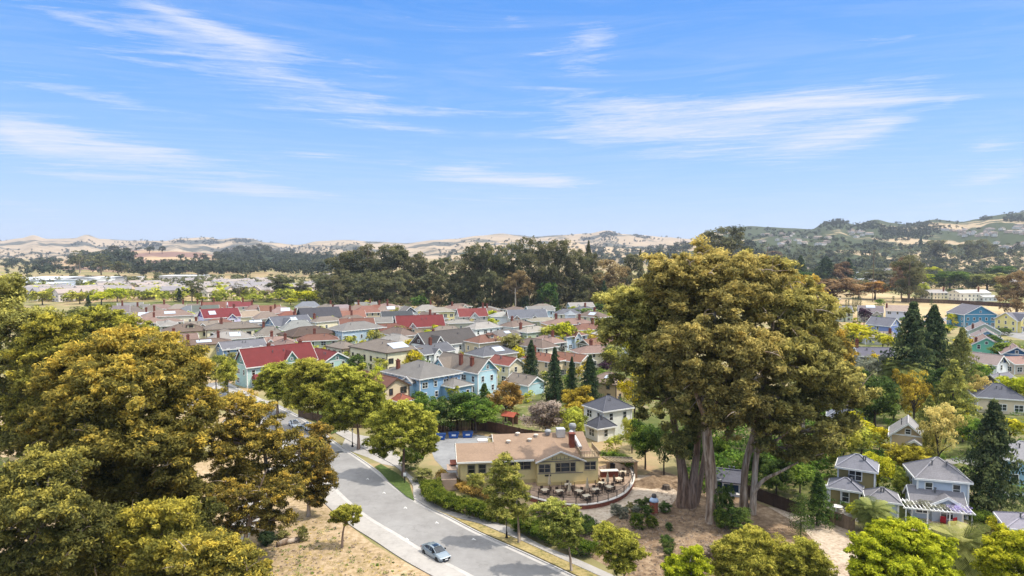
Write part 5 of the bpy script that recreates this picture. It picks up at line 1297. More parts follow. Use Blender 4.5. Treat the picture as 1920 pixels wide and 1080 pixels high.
for i, (px, py) in enumerate(tables):
    o = tproto if i == 0 else copy_tree(tproto)
    p = at(px, py, 1.25); p.z = .5; o.location = p; a = .3 + i * .7; o.rotation_euler = (0, 0, a); o['label'] = tl[i]
    for k in range(4):
        c = cproto if (i == 0 and k == 0) else copy_tree(cproto); b = a + k * math.pi / 2 + .1 * (rnd.random() - .5)
        c.location = p + Vector((math.sin(b) * -.85, math.cos(b) * .85, 0)); c.rotation_euler = (0, 0, b)
        c['label'] = 'dark patio chair at %s, %s' % (tn[i], ['back chair', 'left chair', 'front chair', 'right chair'][k])
ul = ['beside the bay corner', 'between the first and second tables', 'between the second and third tables', 'at the right end of the tables']
for i, (px, py) in enumerate([(1030, 908), (1067, 921), (1101, 915), (1139, 903)]):
    p = at(px, py + 8, .5); o = thing('patio_umbrella', 'closed beige patio umbrella ' + ul[i], 'umbrella', p, 0, 'closed umbrellas on the patio')
    m = MB(); m.tube([(0, 0, 0), (0, 0, 2.5)], .04, 6); m.lathe((0, 0, 0), [(.28, 0), (.28, .08)], 10); m.obj('pole', paint('#6d5a48'), o)
    m = MB(); m.lathe((0, 0, .75), [(.30, 0), (.24, .4), (.16, 1.1), (.05, 1.75)], 9); m.obj('canopy', paint('#c7b497', .85), o)
bb = MB(); bb.box((0, 0, .5), (3.0, 1.0, 1.0)); bb.box((0, 0, 1.05), (3.2, 1.2, .1), mi=1)
o = bb.obj('brick_bar', [paint('#7d4638', .8, .9, .35, 3, kind='brick'), paint('#d9d0c6')]); o.location = at(1142, 893, .5); o.rotation_euler = (0, 0, RA); tag(o, 'low red brick bar on the patio right of the bay', 'bar counter')
hp = MB(); hp.box((0, 0, .55), (1.4, .8, 1.1)); hp.lathe((0, 0, 1.1), [(.5, 0), (.4, .25), (.05, .4)], 10)
o = hp.obj('barbecue_grill', paint('#26262a', .9, .4)); o.location = at(1145, 880, .5); o.rotation_euler = (0, 0, RA); tag(o, 'black covered grill behind the brick bar', 'grill')
# pergola with a curved brick screen
pg = thing('pergola', 'weathered timber pergola with slanting beams at the right of the patio', 'pergola', at(1165, 885, .5))
PO = pg.location.copy()
m = MB()
for i in range(8):
    a, b = atd(1131 + i * 7, 857 + i * .3, 124 - i * .2), atd(1146 + i * 7, 864 + i * .1, 119.5 - i * .2); v = (b - a); c = (a + b) / 2 - PO
    m.tube([a - PO - v * .1, b - PO + v * .1], .12, 4)
m.obj('rafter', paint('#b5a58c', .8), pg)
m = MB(); a, b = atd(1138, 866, 119.8) - PO, atd(1196, 866, 118.4) - PO; m.tube([a, b], .16, 4); a, b = atd(1128, 857, 124) - PO, atd(1186, 858, 122.6) - PO; m.tube([a, b], .16, 4); m.obj('beam', paint('#a8987f', .8), pg)
for px, Y, py in ((1141, 119.8, 866), (1192, 118.5, 866), (1182, 122.7, 858)):
    t = atd(px, py, Y) - PO; m = MB(); m.box((t.x, t.y, (t.z - .5) / 2), (.5, .5, t.z + .5)); m.obj('post', paint('#a58a6c', .8), pg)
hedge('clipped green hedge curving behind the pergola', [at(1128, 868), at(1150, 868), at(1172, 876), at(1184, 886)], 1.2, 2.4, 'green', seed=5)

# ---------------------------------------------------------------- street furniture
def lamp(px, base, h, label):
    o = thing('street_lamp', label, 'lamp', at(px, base), 0, 'black street lamps')
    m = MB(); m.lathe((0, 0, 0), [(.24, 0), (.24, .12), (.15, .35), (.12, .95), (.07, 1.0), (.06, h - .8), (.10, h - .78)], 10); m.obj('pole', paint('#1c1c1e', .9, .5), o)
    m = MB(); m.lathe((0, 0, h - .78), [(.12, 0), (.2, .45), (.19, .5)], 8); m.obj('lantern_glass', paint('#e3e0d6', .9, .4), o)
    m = MB(); m.lathe((0, 0, h - .28), [(.27, 0), (.16, .16), (.04, .22), (.03, .4)], 8); m.obj('lamp_cap', paint('#1c1c1e', .9, .5), o)
lamp(950, 1010, 4.1, 'black street lamp with fluted foot in front of the clipped hedge')
lamp(661, 838, 3.9, 'black street lamp beside the driveway tree')
lamp(447, 752, 3.9, 'black street lamp by the white picket fence')
o = thing('sign_post', 'short dark post carrying a white notice beside the lawn tree', 'sign', at(759, 905, .14))
m = MB(); m.box((0, 0, .6), (.16, .16, 1.2)); m.obj('post', paint('#2b2b2b'), o); m = MB(); m.box((0, -.06, 1.45), (.45, .05, .6)); m.obj('sign_plate', paint('#ecebe7'), o)
# blue dumpsters
dl = ['half hidden by the street tree', 'in the middle of the row of three', 'right hand in the row by the wooden fence']
dl = ['blue dumpster half hidden by the bright street tree', 'blue dumpster standing between two other dumpsters', 'blue dumpster nearest the restaurant roof']
for i, (px, py) in enumerate([(826, 824), (851, 821), (877, 820)]):
    o = thing('dumpster', dl[i], 'dumpster', at(px, py), R(4), 'blue dumpsters by the wooden fence')
    m = MB(); m.prism([(-1.0, .15), (-1.15, 1.15), (1.1, 1.15), (.85, .15)], -.7, .7, 'y'); m.box((0, 0, 1.1), (2.3, 1.5, .08)); fixn(m.obj('bin', paint('#1d4f9c', .9, .5), o))
    m = MB(); m.box((-.55, 0, 1.2), (1.1, 1.45, .08)); m.box((.56, 0, 1.22), (1.1, 1.45, .08)); m.obj('lid', paint('#27406e', .9, .5), o)
    m = MB(); m.box((0, -.72, .75), (.9, .03, .35)); m.obj('label', paint('#cfd6e2'), o)
    m = MB(); [m.box((sx * .8, sy * .55, .08), (.16, .1, .16)) for sx in (-1, 1) for sy in (-1, 1)]; m.obj('wheel', paint('#222222'), o)
# brick pillar with dome
o = thing('brick_pillar', 'round red brick pillar with a pale blue domed cap among round shrubs', 'pillar', at(1226, 961))
m = MB(); m.lathe((0, 0, 0), [(.62, 0), (.62, 1.75)], 18); m.obj('shaft', paint('#a25c48', .8, .9, .35, 3, kind='brick'), o)
m = MB(); m.lathe((0, 0, 1.75), [(.7, 0), (.7, .18), (.55, .45), (.3, .6)], 18); m.obj('cap', paint('#b4c4d8', .9, .5), o, smooth=True)
m = MB(); m.lathe((0, 0, 2.2), [(.1, 0), (.36, .2), (.4, .45), (.28, .68), (.05, .78)], 14); m.obj('finial', paint('#5b534e', .9, .5), o, smooth=True)
# utility poles
def upole(px, base, top, label, arms=3, col='#7a664f'):
    P = at(px, base); h = atd(px, top, P.y).z; o = thing('utility_pole', label, 'utility pole', P)
    m = MB(); m.tube([(0, 0, -.5), (0, 0, h)], [.3, .2], 8); m.obj('pole', paint(col, .8), o)
    for i in range(arms):
        m = MB(); z = h - .8 - i * 2.6; m.box((0, 0, z), (3.6, .2, .24), .5)
        for u in (-1.5, -.7, .7, 1.5): m.tube([(u * .88, u * .48, z + .1), (u * .88, u * .48, z + .5)], .09, 5)
        m.obj('cross_arm', paint('#5f5040', .8), o)
upole(1636, 566, 468, 'tall brown utility pole with cross arms on the dry field', 3)
upole(1531, 498, 459, 'distant white mast above the dark trees', 0, '#dfe3e6')
upole(966, 588, 540, 'pale utility pole before the dark gum grove', 1, '#b8aea2')
upole(904, 582, 548, 'brown utility pole by the red gabled house', 1)
upole(1848, 500, 430, 'slender brown utility pole on the far right slope', 1)

# ---------------------------------------------------------------- fences
def board_fence(label, px, h, col, group=None, gap=2.6, name='wooden_fence'):
    P = [at(*p) for p in px]; o = thing(name, label, 'fence', P[0], 0, group); pts = catmull(P, 5) if len(P) > 2 else P
    bm_ = MB(); pm_ = MB(); acc = 0
    for a, b in zip(pts, pts[1:]):
        L = (b - a).length; rz = math.atan2(b.y - a.y, b.x - a.x); n = max(1, int(L / .34))
        for i in range(n):
            c = a.lerp(b, (i + .5) / n) - P[0]; hh = h + (rnd.random() - .5) * .06
            bm_.box((c.x, c.y, hh / 2), (L / n - .03, .05, hh), rz)
        acc += L
        if acc > gap:
            acc = 0; c = b - P[0]; pm_.box((c.x, c.y, (h + .12) / 2), (.18, .18, h + .12), rz)
    c0 = P[-1] - P[0]; pm_.box((c0.x, c0.y, h / 2), (.18, .18, h + .12)); pm_.box((0, 0, h / 2), (.18, .18, h + .12))
    bm_.obj('board_panel', paint(col, .8, .9, .3, 1.2), o); pm_.obj('post', paint(col, .7, .9, .3, 1.2), o); return o
board_fence('dark brown board fence curving behind the dumpsters and shrubs', [(800, 812), (840, 809), (885, 806), (930, 812), (985, 825), (1045, 832), (1085, 838)], 2.3, '#5d4538')
board_fence('dark wooden fence running behind the great gum trunks', [(1335, 905), (1376, 922), (1430, 942), (1478, 960), (1508, 968)], 2.0, '#4c3c30')
board_fence('brown grey wooden fence along the sandy path', [(1548, 978), (1575, 988), (1601, 998)], 2.0, '#8a7762')
board_fence('long dark brown fence below the white houses', [(1690, 566), (1740, 568), (1790, 570), (1860, 574), (1905, 577)], 3.0, '#4b3733', gap=6)
board_fence('white picket fence along the pavement by the mint green house', [(415, 738), (440, 746), (470, 757), (492, 764)], 1.1, '#efeeea', gap=2, name='picket_fence')
board_fence('grey board fence beside the small light blue garage', [(1612, 905), (1632, 912)], 1.9, '#93897c')
board_fence('pale wooden fence at the right edge by the blue shed', [(1878, 1000), (1900, 998), (1925, 994)], 1.7, '#b9ac97')
board_fence('brown garden fence under the tall dark conifers', [(1024, 752), (1060, 748), (1100, 745)], 1.9, '#6a5446')
board_fence('grey brown garden fence left of the blue house', [(560, 782), (640, 800), (700, 803), (780, 806)], 1.9, '#6b5848')
# garden play house
o = thing('play_house', 'small garden shelter with a terracotta roof behind the board fence', 'shelter', at(957, 796), R(-30))
m = MB(); [m.box((sx * 1.3, sy * 1.1, 1.1), (.16, .16, 2.2)) for sx in (-1, 1) for sy in (-1, 1)]; m.box((0, 1.1, .9), (2.6, .08, 1.8)); m.obj('frame', paint('#8a6a55'), o)
m = MB(); m.prism([(-1.5, 2.1), (-1.5, 2.2), (0, 3.0), (1.5, 2.2), (1.5, 2.1), (0, 2.9)], -1.7, 1.7, 'x'); fixn(m.obj('roof', shingle('#b8604a'), o))
o = thing('garden_arbour', 'white garden arbour near the small shelter', 'arbour', at(950, 772), R(-30))
m = MB(); m.box((0, 0, 1.0), (2.4, .1, 1.6)); m.obj('panel', paint('#e6e6e2'), o); m = MB(); m.box((-1.25, 0, 1.1), (.12, .12, 2.2)); m.obj('post', paint('#e6e6e2'), o); m = MB(); m.box((1.25, 0, 1.1), (.12, .12, 2.2)); m.obj('post', paint('#e6e6e2'), o)
# pergola of the light blue house, red chairs, shade sail, garden umbrellas
o = thing('flower_pergola', 'white pergola overgrown with pale and lilac flowers on the light blue house', 'pergola', at(1753, 982), R(-17))
m = MB(); [m.box((x, y, 1.25), (.16, .16, 2.5)) for x in (-4.2, -1.4, 1.4, 4.2) for y in (-1.6,)]; m.obj('post', paint('#efeeea'), o)
m = MB(); [m.box((x, 0, 2.6), (.1, 4.2, .16)) for x in np.arange(-4.4, 4.5, .55)]; m.box((0, -1.7, 2.5), (9.2, .14, .2)); m.box((0, 1.6, 2.5), (9.2, .14, .2)); m.obj('slats', paint('#f0efeb'), o)
g = np.random.default_rng(4)
cs = np.c_[g.uniform(-4.2, 1.2, 26), g.uniform(-1.6, 1.6, 26), np.full(26, 2.75)]; V, T = clump_leaves(g, cs, np.full(26, .5), 45, .09, flat=.4); me = quads_mesh('vine', V, T); me.materials.append(fol('grey')); link('vine', me, o)
cs = np.c_[g.uniform(1.6, 4.3, 14), g.uniform(-1.7, 1.2, 14), np.full(14, 2.8)]; V, T = clump_leaves(g, cs, np.full(14, .5), 50, .09, flat=.45); me = quads_mesh('blossom', V, T); me.materials.append(foliage('lilac', (.30, .25, .5), (.48, .42, .68), (.62, .58, .78))); link('blossom', me, o)
cs = np.c_[g.uniform(3.9, 5.4, 30), g.uniform(-2.2, -1.0, 30), g.uniform(.2, 2.6, 30)]; V, T = clump_leaves(g, cs, np.full(30, .45), 60, .09); me = quads_mesh('creeper', V, T); me.materials.append(fol('hedge')); link('creeper', me, o)
rl = ['left', 'right']
for i, (px, py) in enumerate([(1768, 982), (1786, 984)]):
    c = thing('garden_chair', ['red garden chair in the middle of the pergola terrace', 'red garden chair beside the pergola creeper'][i], 'chair', at(px, py), R(150 + i * 50), 'red garden chairs')
    m = MB(); m.box((0, 0, .4), (.75, .7, .1)); m.obj('seat', paint('#a31f2b'), c); m = MB(); m.box((0, .36, .8), (.75, .1, .8)); m.obj('backrest', paint('#a31f2b'), c); m = MB(); m.box((0, 0, .18), (.65, .6, .35)); m.obj('leg', paint('#7d1822'), c)
def sail(label, corners, col, name='shade_sail'):
    P = [atd(*c) for c in corners]; O = sum(P, Vector()) / len(P); m = MB(); k = len(P)
    m.add([p - O for p in P] + [p - O - Vector((0, 0, .06)) for p in P], [tuple(range(k)), tuple(range(2 * k - 1, k - 1, -1))] + [(i, i + k, (i + 1) % k + k, (i + 1) % k) for i in range(k)])
    o = fixn(m.obj(name, paint(col, .95))); o.location = O; return tag(o, label, 'shade sail')
sail('white triangular shade sail in front of the slate roofed house', [(1884, 762, 171), (1916, 776, 166), (1915, 760, 172)], '#f4f0e6')
def gumbrella(px, py, h, col, label):
    o = thing('garden_umbrella', label, 'umbrella', at(px, py), 0, 'garden umbrellas'); m = MB(); m.tube([(0, 0, 0), (0, 0, h)], .05, 6); m.obj('pole', paint('#dddddd'), o)
    m = MB(); m.lathe((0, 0, h * .35), [(.3, 0), (.24, h * .2), (.05, h * .66)], 9); m.obj('canopy', paint(col), o)
gumbrella(1581, 935, 3.0, '#f1f1f0', 'closed white umbrella in the yard of the olive brown house')
gumbrella(1594, 945, 2.6, '#e8eaec', 'slim closed pale umbrella beside the white garden table')
o = thing('white_arbour', 'white trellis arbour in the yard of the olive brown house', 'arbour', at(1563, 945), R(-20))
for x in (-.9, .9):
    for y in (-.8, .8): m = MB(); m.box((x, y, 1.3), (.14, .14, 2.6)); m.obj('post', paint('#f0f0ee'), o)
m = MB(); [m.box((0, y, 2.65), (2.4, .1, .14)) for y in np.arange(-.9, .95, .3)]; m.obj('slats', paint('#f0f0ee'), o)
o = thing('garden_table', 'white round table with stone pots in the yard of the olive brown house', 'table', at(1570, 958)); m = MB(); m.lathe((0, 0, 0), [(.4, 0), (.1, .1), (.1, .7), (.8, .72), (.8, .78)], 14); m.obj('tabletop', paint('#e9e6df'), o)
m = MB(); m.lathe((1.2, .3, 0), [(.25, 0), (.4, .5), (.36, .6)], 10); q = m.obj('stone_pot', paint('#cbbfae')); q.location = at(1562, 962); tag(q, 'stone coloured plant pot beside the white round table', 'plant pot')
# sprawled blue sunlounger on the hut terrace
o = thing('lounge_chair', 'bright blue folding chair on the terrace of the dark blue hut', 'chair', at(1369, 903), R(30)); m = MB(); m.box((0, 0, .45), (.8, 1.3, .1)); m.obj('seat', paint('#2f6fd0'), o); m = MB(); m.box((0, .75, .85), (.8, .12, .9)); m.obj('backrest', paint('#2f6fd0'), o); m = MB(); m.box((0, 0, .2), (.7, 1.1, .4)); m.obj('leg', paint('#333333'), o)
sheet('patio_paving', W_([(1338, 900), (1378, 912), (1400, 905), (1360, 893)]), .02, M_CONC)
# log and stump
m = MB(); m.tube([(-1.6, 0, .35), (-.5, .2, .42), (.6, .1, .38), (1.6, .4, .3)], [.34, .42, .38, .25], 9); o = m.obj('fallen_log', BARK_PALE(), smooth=True); o.location = at(542, 1020); o.rotation_euler = (0, 0, .6); tag(o, 'pale fallen log on the dry dirt lot', 'log')
m = MB(); m.lathe((0, 0, 0), [(.8, 0), (.65, .3), (.6, .7), (.1, .72)], 11); o = m.obj('tree_stump', BARK_DARK()); o.location = at(1249, 917); tag(o, 'dark tree stump beside the thick gum trunk', 'stump')
# heap of earth by the patio end
m = MB(); gx = 24
for j in range(gx):
    for i in range(gx):
        x, y = (i / (gx - 1) - .5) * 9, (j / (gx - 1) - .5) * 5; z = 1.5 * math.exp(-(x / 2.4) ** 2 - (y / 1.3) ** 2) + .25 * fbm(x * .8, y * .8) * math.exp(-(x / 3.4) ** 2 - (y / 2) ** 2) - .06
        m.v.append((x, y, z))
for j in range(gx - 1):
    for i in range(gx - 1): m.f.append((j * gx + i, j * gx + i + 1, (j + 1) * gx + i + 1, (j + 1) * gx + i)); m.mi.append(0)
o = m.obj('earth_mound', M_MULCH, smooth=True); o.location = at(1222, 908); tag(o, None, None, None, 'structure')

# ---------------------------------------------------------------- cars
def loft(st, n=12):
    """st = [(x, [(y,z)...])] closed sections"""
    m = MB(); k = len(st[0][1])
    vs = [(x, y, z) for x, sec in st for y, z in sec]; fs = []
    for i in range(len(st) - 1):
        for j in range(k): j2 = (j + 1) % k; fs.append((i * k + j, i * k + j2, (i + 1) * k + j2, (i + 1) * k + j))
    fs.append(tuple(range(k - 1, -1, -1))); fs.append(tuple((len(st) - 1) * k + j for j in range(k)))
    m.add(vs, fs); return m
CARP = {}
def car_meshes():
    if CARP: return CARP
    def sec(w, zb, zs, zt, wt):   # lower body section: bottom, side swell, shoulder
        return [(-w * .9, zb), (w * .9, zb), (w, zb + .12), (w * 1.0, zs), (wt, zt - .03), (wt * .8, zt), (-wt * .8, zt), (-wt, zt - .03), (-w, zs), (-w, zb + .12)]
    st = [(-2.42, sec(.62, .42, .62, .86, .55)), (-2.36, sec(.78, .30, .66, .96, .70)), (-2.0, sec(.88, .24, .70, 1.02, .78)), (-1.3, sec(.92, .2, .74, 1.0, .82)), (0, sec(.92, .18, .74, .95, .84)), (.9, sec(.92, .18, .74, .95, .83)),
          (1.6, sec(.91, .2, .72, .90, .78)), (2.1, sec(.86, .22, .66, .80, .70)), (2.36, sec(.74, .28, .58, .70, .60)), (2.44, sec(.6, .36, .52, .62, .5))]
    CARP['body'] = loft(st).mesh('body')
    def cs(w, z0, z1, w1): return [(-w, z0), (w, z0), (w1, z1), (w1 * .6, z1 + .03), (-w1 * .6, z1 + .03), (-w1, z1)]
    gl = [(-2.0, cs(.66, .98, 1.0, .60)), (-1.25, cs(.76, .97, 1.33, .58)), (-.5, cs(.79, .93, 1.42, .60)), (.25, cs(.79, .93, 1.38, .60)), (1.15, cs(.74, .9, .94, .66))]
    CARP['glass'] = loft(gl).mesh('window')
    m = MB(); pts = [(-1.5, 1.23, .60), (-1.2, 1.36, .59), (-.5, 1.455, .62), (0, 1.445, .62), (.32, 1.39, .61)]
    vs = []
    for x, z, w in pts: vs += [(x, -w, z - .02), (x, -w * .6, z + .015), (x, w * .6, z + .015), (x, w, z - .02)]
    m.add(vs, [(i * 4 + j, i * 4 + j + 1, i * 4 + j + 5, i * 4 + j + 4) for i in range(4) for j in range(3)])
    for sy in (-1, 1):
        for (a, b) in (((.3, sy * .62, 1.38), (1.18, sy * .76, .93)), ((-1.25, sy * .62, 1.33), (-2.0, sy * .70, 1.0)), ((-.35, sy * .63, 1.4), (-.4, sy * .82, .95))): m.tube([a, b], .045, 5)
    CARP['roof'] = m.mesh('roof')
    m = MB(); m.box((-.1, 0, 1.475), (.7, .75, .02)); CARP['sun'] = m.mesh('sunroof')
    m = MB(); a = [(.33 * math.cos(2 * math.pi * k / 18), .33 * math.sin(2 * math.pi * k / 18)) for k in range(18)]; m.prism(a, -.11, .11, 'y'); CARP['tyre'] = m.mesh('tyre')
    m = MB(); m.prism([(x * .68, y * .68) for x, y in a], -.12, .12, 'y'); CARP['rim'] = m.mesh('rim')
    m = MB(); m.box((0, 0, 0), (.16, .4, .12)); CARP['light'] = m.mesh('headlight')
    m = MB(); m.box((0, 0, 0), (.06, 1.15, .26)); CARP['grille'] = m.mesh('grille')
    m = MB(); m.box((0, 0, 0), (.2, .24, .16)); CARP['mirror'] = m.mesh('mirror')
    m = MB(); m.box((0, 0, 0), (.03, .42, .14)); CARP['plate'] = m.mesh('number_plate')
    for me in CARP.values(): me.materials.append(None)
    return CARP
def carpaint(hexcol):
    k = 'car' + hexcol
    if k not in MATS:
        m, nt, out = newmat('car_paint_' + hexcol.strip('#')); b = N(nt, 'ShaderNodeBsdfPrincipled'); b.inputs['Base Color'].default_value = lin(hexcol); b.inputs['Metallic'].default_value = .35
        b.inputs['Roughness'].default_value = .34; b.inputs['Coat Weight'].default_value = .7; b.inputs['Coat Roughness'].default_value = .08; nt.links.new(b.outputs[0], out.inputs[0]); MATS[k] = m
    return MATS[k]
def car(px, py, heading, col, label, group='cars parked along the streets', P=None):
    M = car_meshes(); P = P or at(px, py, 0); P.z = .017
    o = thing('parked_car', label, 'car', P, heading, group); cp_ = carpaint(col); blk = paint('#17181a', .8, .5)
    def prt(n, me, mat, loc=(0, 0, 0), parent=o, rz=0):
        q = link(n, me, parent); setmat(q, mat); q.location = loc; q.rotation_euler = (0, 0, rz); return q
    b = prt('body', M['body'], cp_); prt('roof', M['roof'], cp_); prt('window', M['glass'], glass('car_glass', (.015, .02, .028), .05, .8)); prt('sunroof', M['sun'], glass('car_glass'))
    for x in (-1.45, 1.45):
        for y in (-.83, .83):
            w = prt('wheel', M['tyre'], paint('#141415', .8, .8), (x, y, .33)); prt('rim', M['rim'], paint('#3c3d40', .9, .4, metal=.6), parent=w)
    for y in (-.6, .6): prt('headlight', M['light'], paint('#e6eaee', .9, .2), (2.3, y, .62), rz=-.35 * (1 if y > 0 else -1) * -1)
    for y in (-.6, .6): prt('tail_light', M['light'], paint('#7e1518', .9, .3), (-2.33, y, .78))
    prt('grille', M['grille'], blk, (2.42, 0, .5)); prt('number_plate', M['plate'], paint('#e9e9e9'), (2.46, 0, .42))
    for y in (-.95, .95): prt('mirror', M['mirror'], blk, (.72, y, 1.0))
    return o
t_ = (at(900, 1001) - at(789, 944)); head = math.atan2(t_.y, t_.x)
car(817, 1043, head, '#87939c', 'silver grey sedan with sunroof driving down the street', None)
hd2 = math.atan2(at(600, 808).y - at(565, 784).y, at(600, 808).x - at(565, 784).x)
car(577, 804, hd2 + math.pi, '#e4e6e8', 'white car parked at the kerb beyond the low gum branches')
car(553, 800, hd2, '#d6dade', 'white car on the left side of the street half hidden by gum leaves')
car(437, 797, hd2 + .6, '#dfe3e8', 'pale car glimpsed through the leaves of the left gum')
car(1900, 932, R(-20), '#e8eaee', 'white car at the photo edge behind the dark conifer')
car(1738, 596, R(-20), '#2c4a78', 'dark blue car parked left of the teal house')
car(1740, 606, R(-20), '#7f9fc4', 'pale blue van like car parked in front of the dark blue car')
car(1872, 620, R(-14), '#20262e', 'black car in front of the yellow house')
car(1887, 646, R(60), '#3a5a80', 'blue car between the mint house and the navy house')
car(1571, 562, R(10), '#d5d8da', 'silver car parked under the brown tree by the dry field')
car(1883, 560, R(10), '#8fb4d8', 'light blue car beside the low white annex')
# ---------------------------------------------------------------- the great gums right of centre
GG = 'great gum trees behind the restaurant'
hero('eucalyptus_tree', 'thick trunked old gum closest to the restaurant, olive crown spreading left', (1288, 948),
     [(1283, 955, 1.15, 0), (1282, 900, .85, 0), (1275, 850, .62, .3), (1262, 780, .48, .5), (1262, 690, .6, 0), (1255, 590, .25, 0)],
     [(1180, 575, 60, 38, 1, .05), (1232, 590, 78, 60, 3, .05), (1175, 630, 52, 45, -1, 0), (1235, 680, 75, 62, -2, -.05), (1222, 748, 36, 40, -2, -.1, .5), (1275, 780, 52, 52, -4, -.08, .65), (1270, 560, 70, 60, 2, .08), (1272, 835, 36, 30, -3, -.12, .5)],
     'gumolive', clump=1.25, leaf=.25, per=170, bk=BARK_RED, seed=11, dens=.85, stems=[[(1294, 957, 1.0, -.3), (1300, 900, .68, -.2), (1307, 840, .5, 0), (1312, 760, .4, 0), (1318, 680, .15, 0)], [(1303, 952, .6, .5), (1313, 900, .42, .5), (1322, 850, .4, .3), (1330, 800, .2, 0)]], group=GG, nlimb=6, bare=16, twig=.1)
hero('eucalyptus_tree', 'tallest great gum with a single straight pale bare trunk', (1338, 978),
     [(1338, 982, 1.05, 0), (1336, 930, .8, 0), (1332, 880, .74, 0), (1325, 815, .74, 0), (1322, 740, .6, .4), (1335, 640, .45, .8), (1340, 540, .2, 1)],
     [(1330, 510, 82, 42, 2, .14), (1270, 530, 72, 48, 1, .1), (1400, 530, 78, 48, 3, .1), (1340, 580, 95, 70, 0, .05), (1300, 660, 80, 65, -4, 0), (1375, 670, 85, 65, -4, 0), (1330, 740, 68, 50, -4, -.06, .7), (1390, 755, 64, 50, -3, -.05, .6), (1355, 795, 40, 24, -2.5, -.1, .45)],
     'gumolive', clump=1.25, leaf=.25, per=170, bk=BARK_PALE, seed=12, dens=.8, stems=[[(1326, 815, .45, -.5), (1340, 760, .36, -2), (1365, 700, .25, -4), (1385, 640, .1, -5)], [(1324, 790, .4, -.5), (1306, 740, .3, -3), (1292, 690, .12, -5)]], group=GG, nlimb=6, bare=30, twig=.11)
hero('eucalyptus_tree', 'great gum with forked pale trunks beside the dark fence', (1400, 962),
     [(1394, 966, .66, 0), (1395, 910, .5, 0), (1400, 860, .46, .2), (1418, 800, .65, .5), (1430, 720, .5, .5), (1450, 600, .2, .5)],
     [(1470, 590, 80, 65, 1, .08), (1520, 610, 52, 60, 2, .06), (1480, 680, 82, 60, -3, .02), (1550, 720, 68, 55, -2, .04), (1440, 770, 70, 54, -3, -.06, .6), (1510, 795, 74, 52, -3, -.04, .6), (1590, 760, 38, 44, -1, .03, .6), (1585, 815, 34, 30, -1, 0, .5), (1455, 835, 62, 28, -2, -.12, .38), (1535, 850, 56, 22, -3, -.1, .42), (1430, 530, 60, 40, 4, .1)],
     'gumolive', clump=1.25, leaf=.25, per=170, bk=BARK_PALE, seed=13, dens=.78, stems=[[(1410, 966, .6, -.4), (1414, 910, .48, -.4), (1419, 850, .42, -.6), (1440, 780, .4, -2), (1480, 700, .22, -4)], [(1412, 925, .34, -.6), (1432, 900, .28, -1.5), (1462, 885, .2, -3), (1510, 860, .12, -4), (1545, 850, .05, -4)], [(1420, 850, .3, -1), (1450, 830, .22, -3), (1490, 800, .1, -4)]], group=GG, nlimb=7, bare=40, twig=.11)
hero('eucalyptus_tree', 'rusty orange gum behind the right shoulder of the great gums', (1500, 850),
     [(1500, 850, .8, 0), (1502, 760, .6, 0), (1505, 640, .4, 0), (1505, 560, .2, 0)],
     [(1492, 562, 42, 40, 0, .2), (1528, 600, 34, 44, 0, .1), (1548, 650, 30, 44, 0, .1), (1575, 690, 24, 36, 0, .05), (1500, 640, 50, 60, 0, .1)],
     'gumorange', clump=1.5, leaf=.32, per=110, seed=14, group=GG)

# ---------------------------------------------------------------- gums on the left
GL = 'gum trees on the dry lot at the left'
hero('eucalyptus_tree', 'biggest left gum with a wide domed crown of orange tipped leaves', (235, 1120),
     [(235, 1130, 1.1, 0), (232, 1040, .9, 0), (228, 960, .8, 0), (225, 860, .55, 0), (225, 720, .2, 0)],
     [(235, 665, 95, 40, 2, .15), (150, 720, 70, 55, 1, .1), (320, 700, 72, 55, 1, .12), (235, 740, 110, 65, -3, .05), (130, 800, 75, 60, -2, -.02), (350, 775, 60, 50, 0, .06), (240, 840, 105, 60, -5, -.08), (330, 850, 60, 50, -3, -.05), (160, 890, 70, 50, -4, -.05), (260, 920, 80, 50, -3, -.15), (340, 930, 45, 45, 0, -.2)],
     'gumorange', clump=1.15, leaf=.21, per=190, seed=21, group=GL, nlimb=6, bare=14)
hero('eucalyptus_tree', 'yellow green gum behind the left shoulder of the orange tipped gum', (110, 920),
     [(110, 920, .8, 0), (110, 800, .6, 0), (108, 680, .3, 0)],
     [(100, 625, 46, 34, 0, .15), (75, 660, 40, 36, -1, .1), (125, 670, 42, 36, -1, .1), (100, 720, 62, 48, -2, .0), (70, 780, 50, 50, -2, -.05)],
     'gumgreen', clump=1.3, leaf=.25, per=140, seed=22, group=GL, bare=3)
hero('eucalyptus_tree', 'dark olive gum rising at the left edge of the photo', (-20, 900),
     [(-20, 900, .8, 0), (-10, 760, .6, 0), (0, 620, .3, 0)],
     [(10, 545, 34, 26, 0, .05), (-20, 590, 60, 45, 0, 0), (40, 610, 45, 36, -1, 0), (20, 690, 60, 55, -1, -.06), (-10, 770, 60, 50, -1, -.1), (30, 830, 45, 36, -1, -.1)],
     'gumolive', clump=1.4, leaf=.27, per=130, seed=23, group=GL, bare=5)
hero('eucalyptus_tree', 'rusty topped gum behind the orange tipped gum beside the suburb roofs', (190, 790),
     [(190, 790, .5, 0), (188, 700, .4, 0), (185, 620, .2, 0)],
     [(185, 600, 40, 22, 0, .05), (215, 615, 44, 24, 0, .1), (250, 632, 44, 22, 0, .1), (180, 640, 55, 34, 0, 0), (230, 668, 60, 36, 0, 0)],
     'gumgreen', clump=1.4, leaf=.30, per=110, seed=24, group=GL)
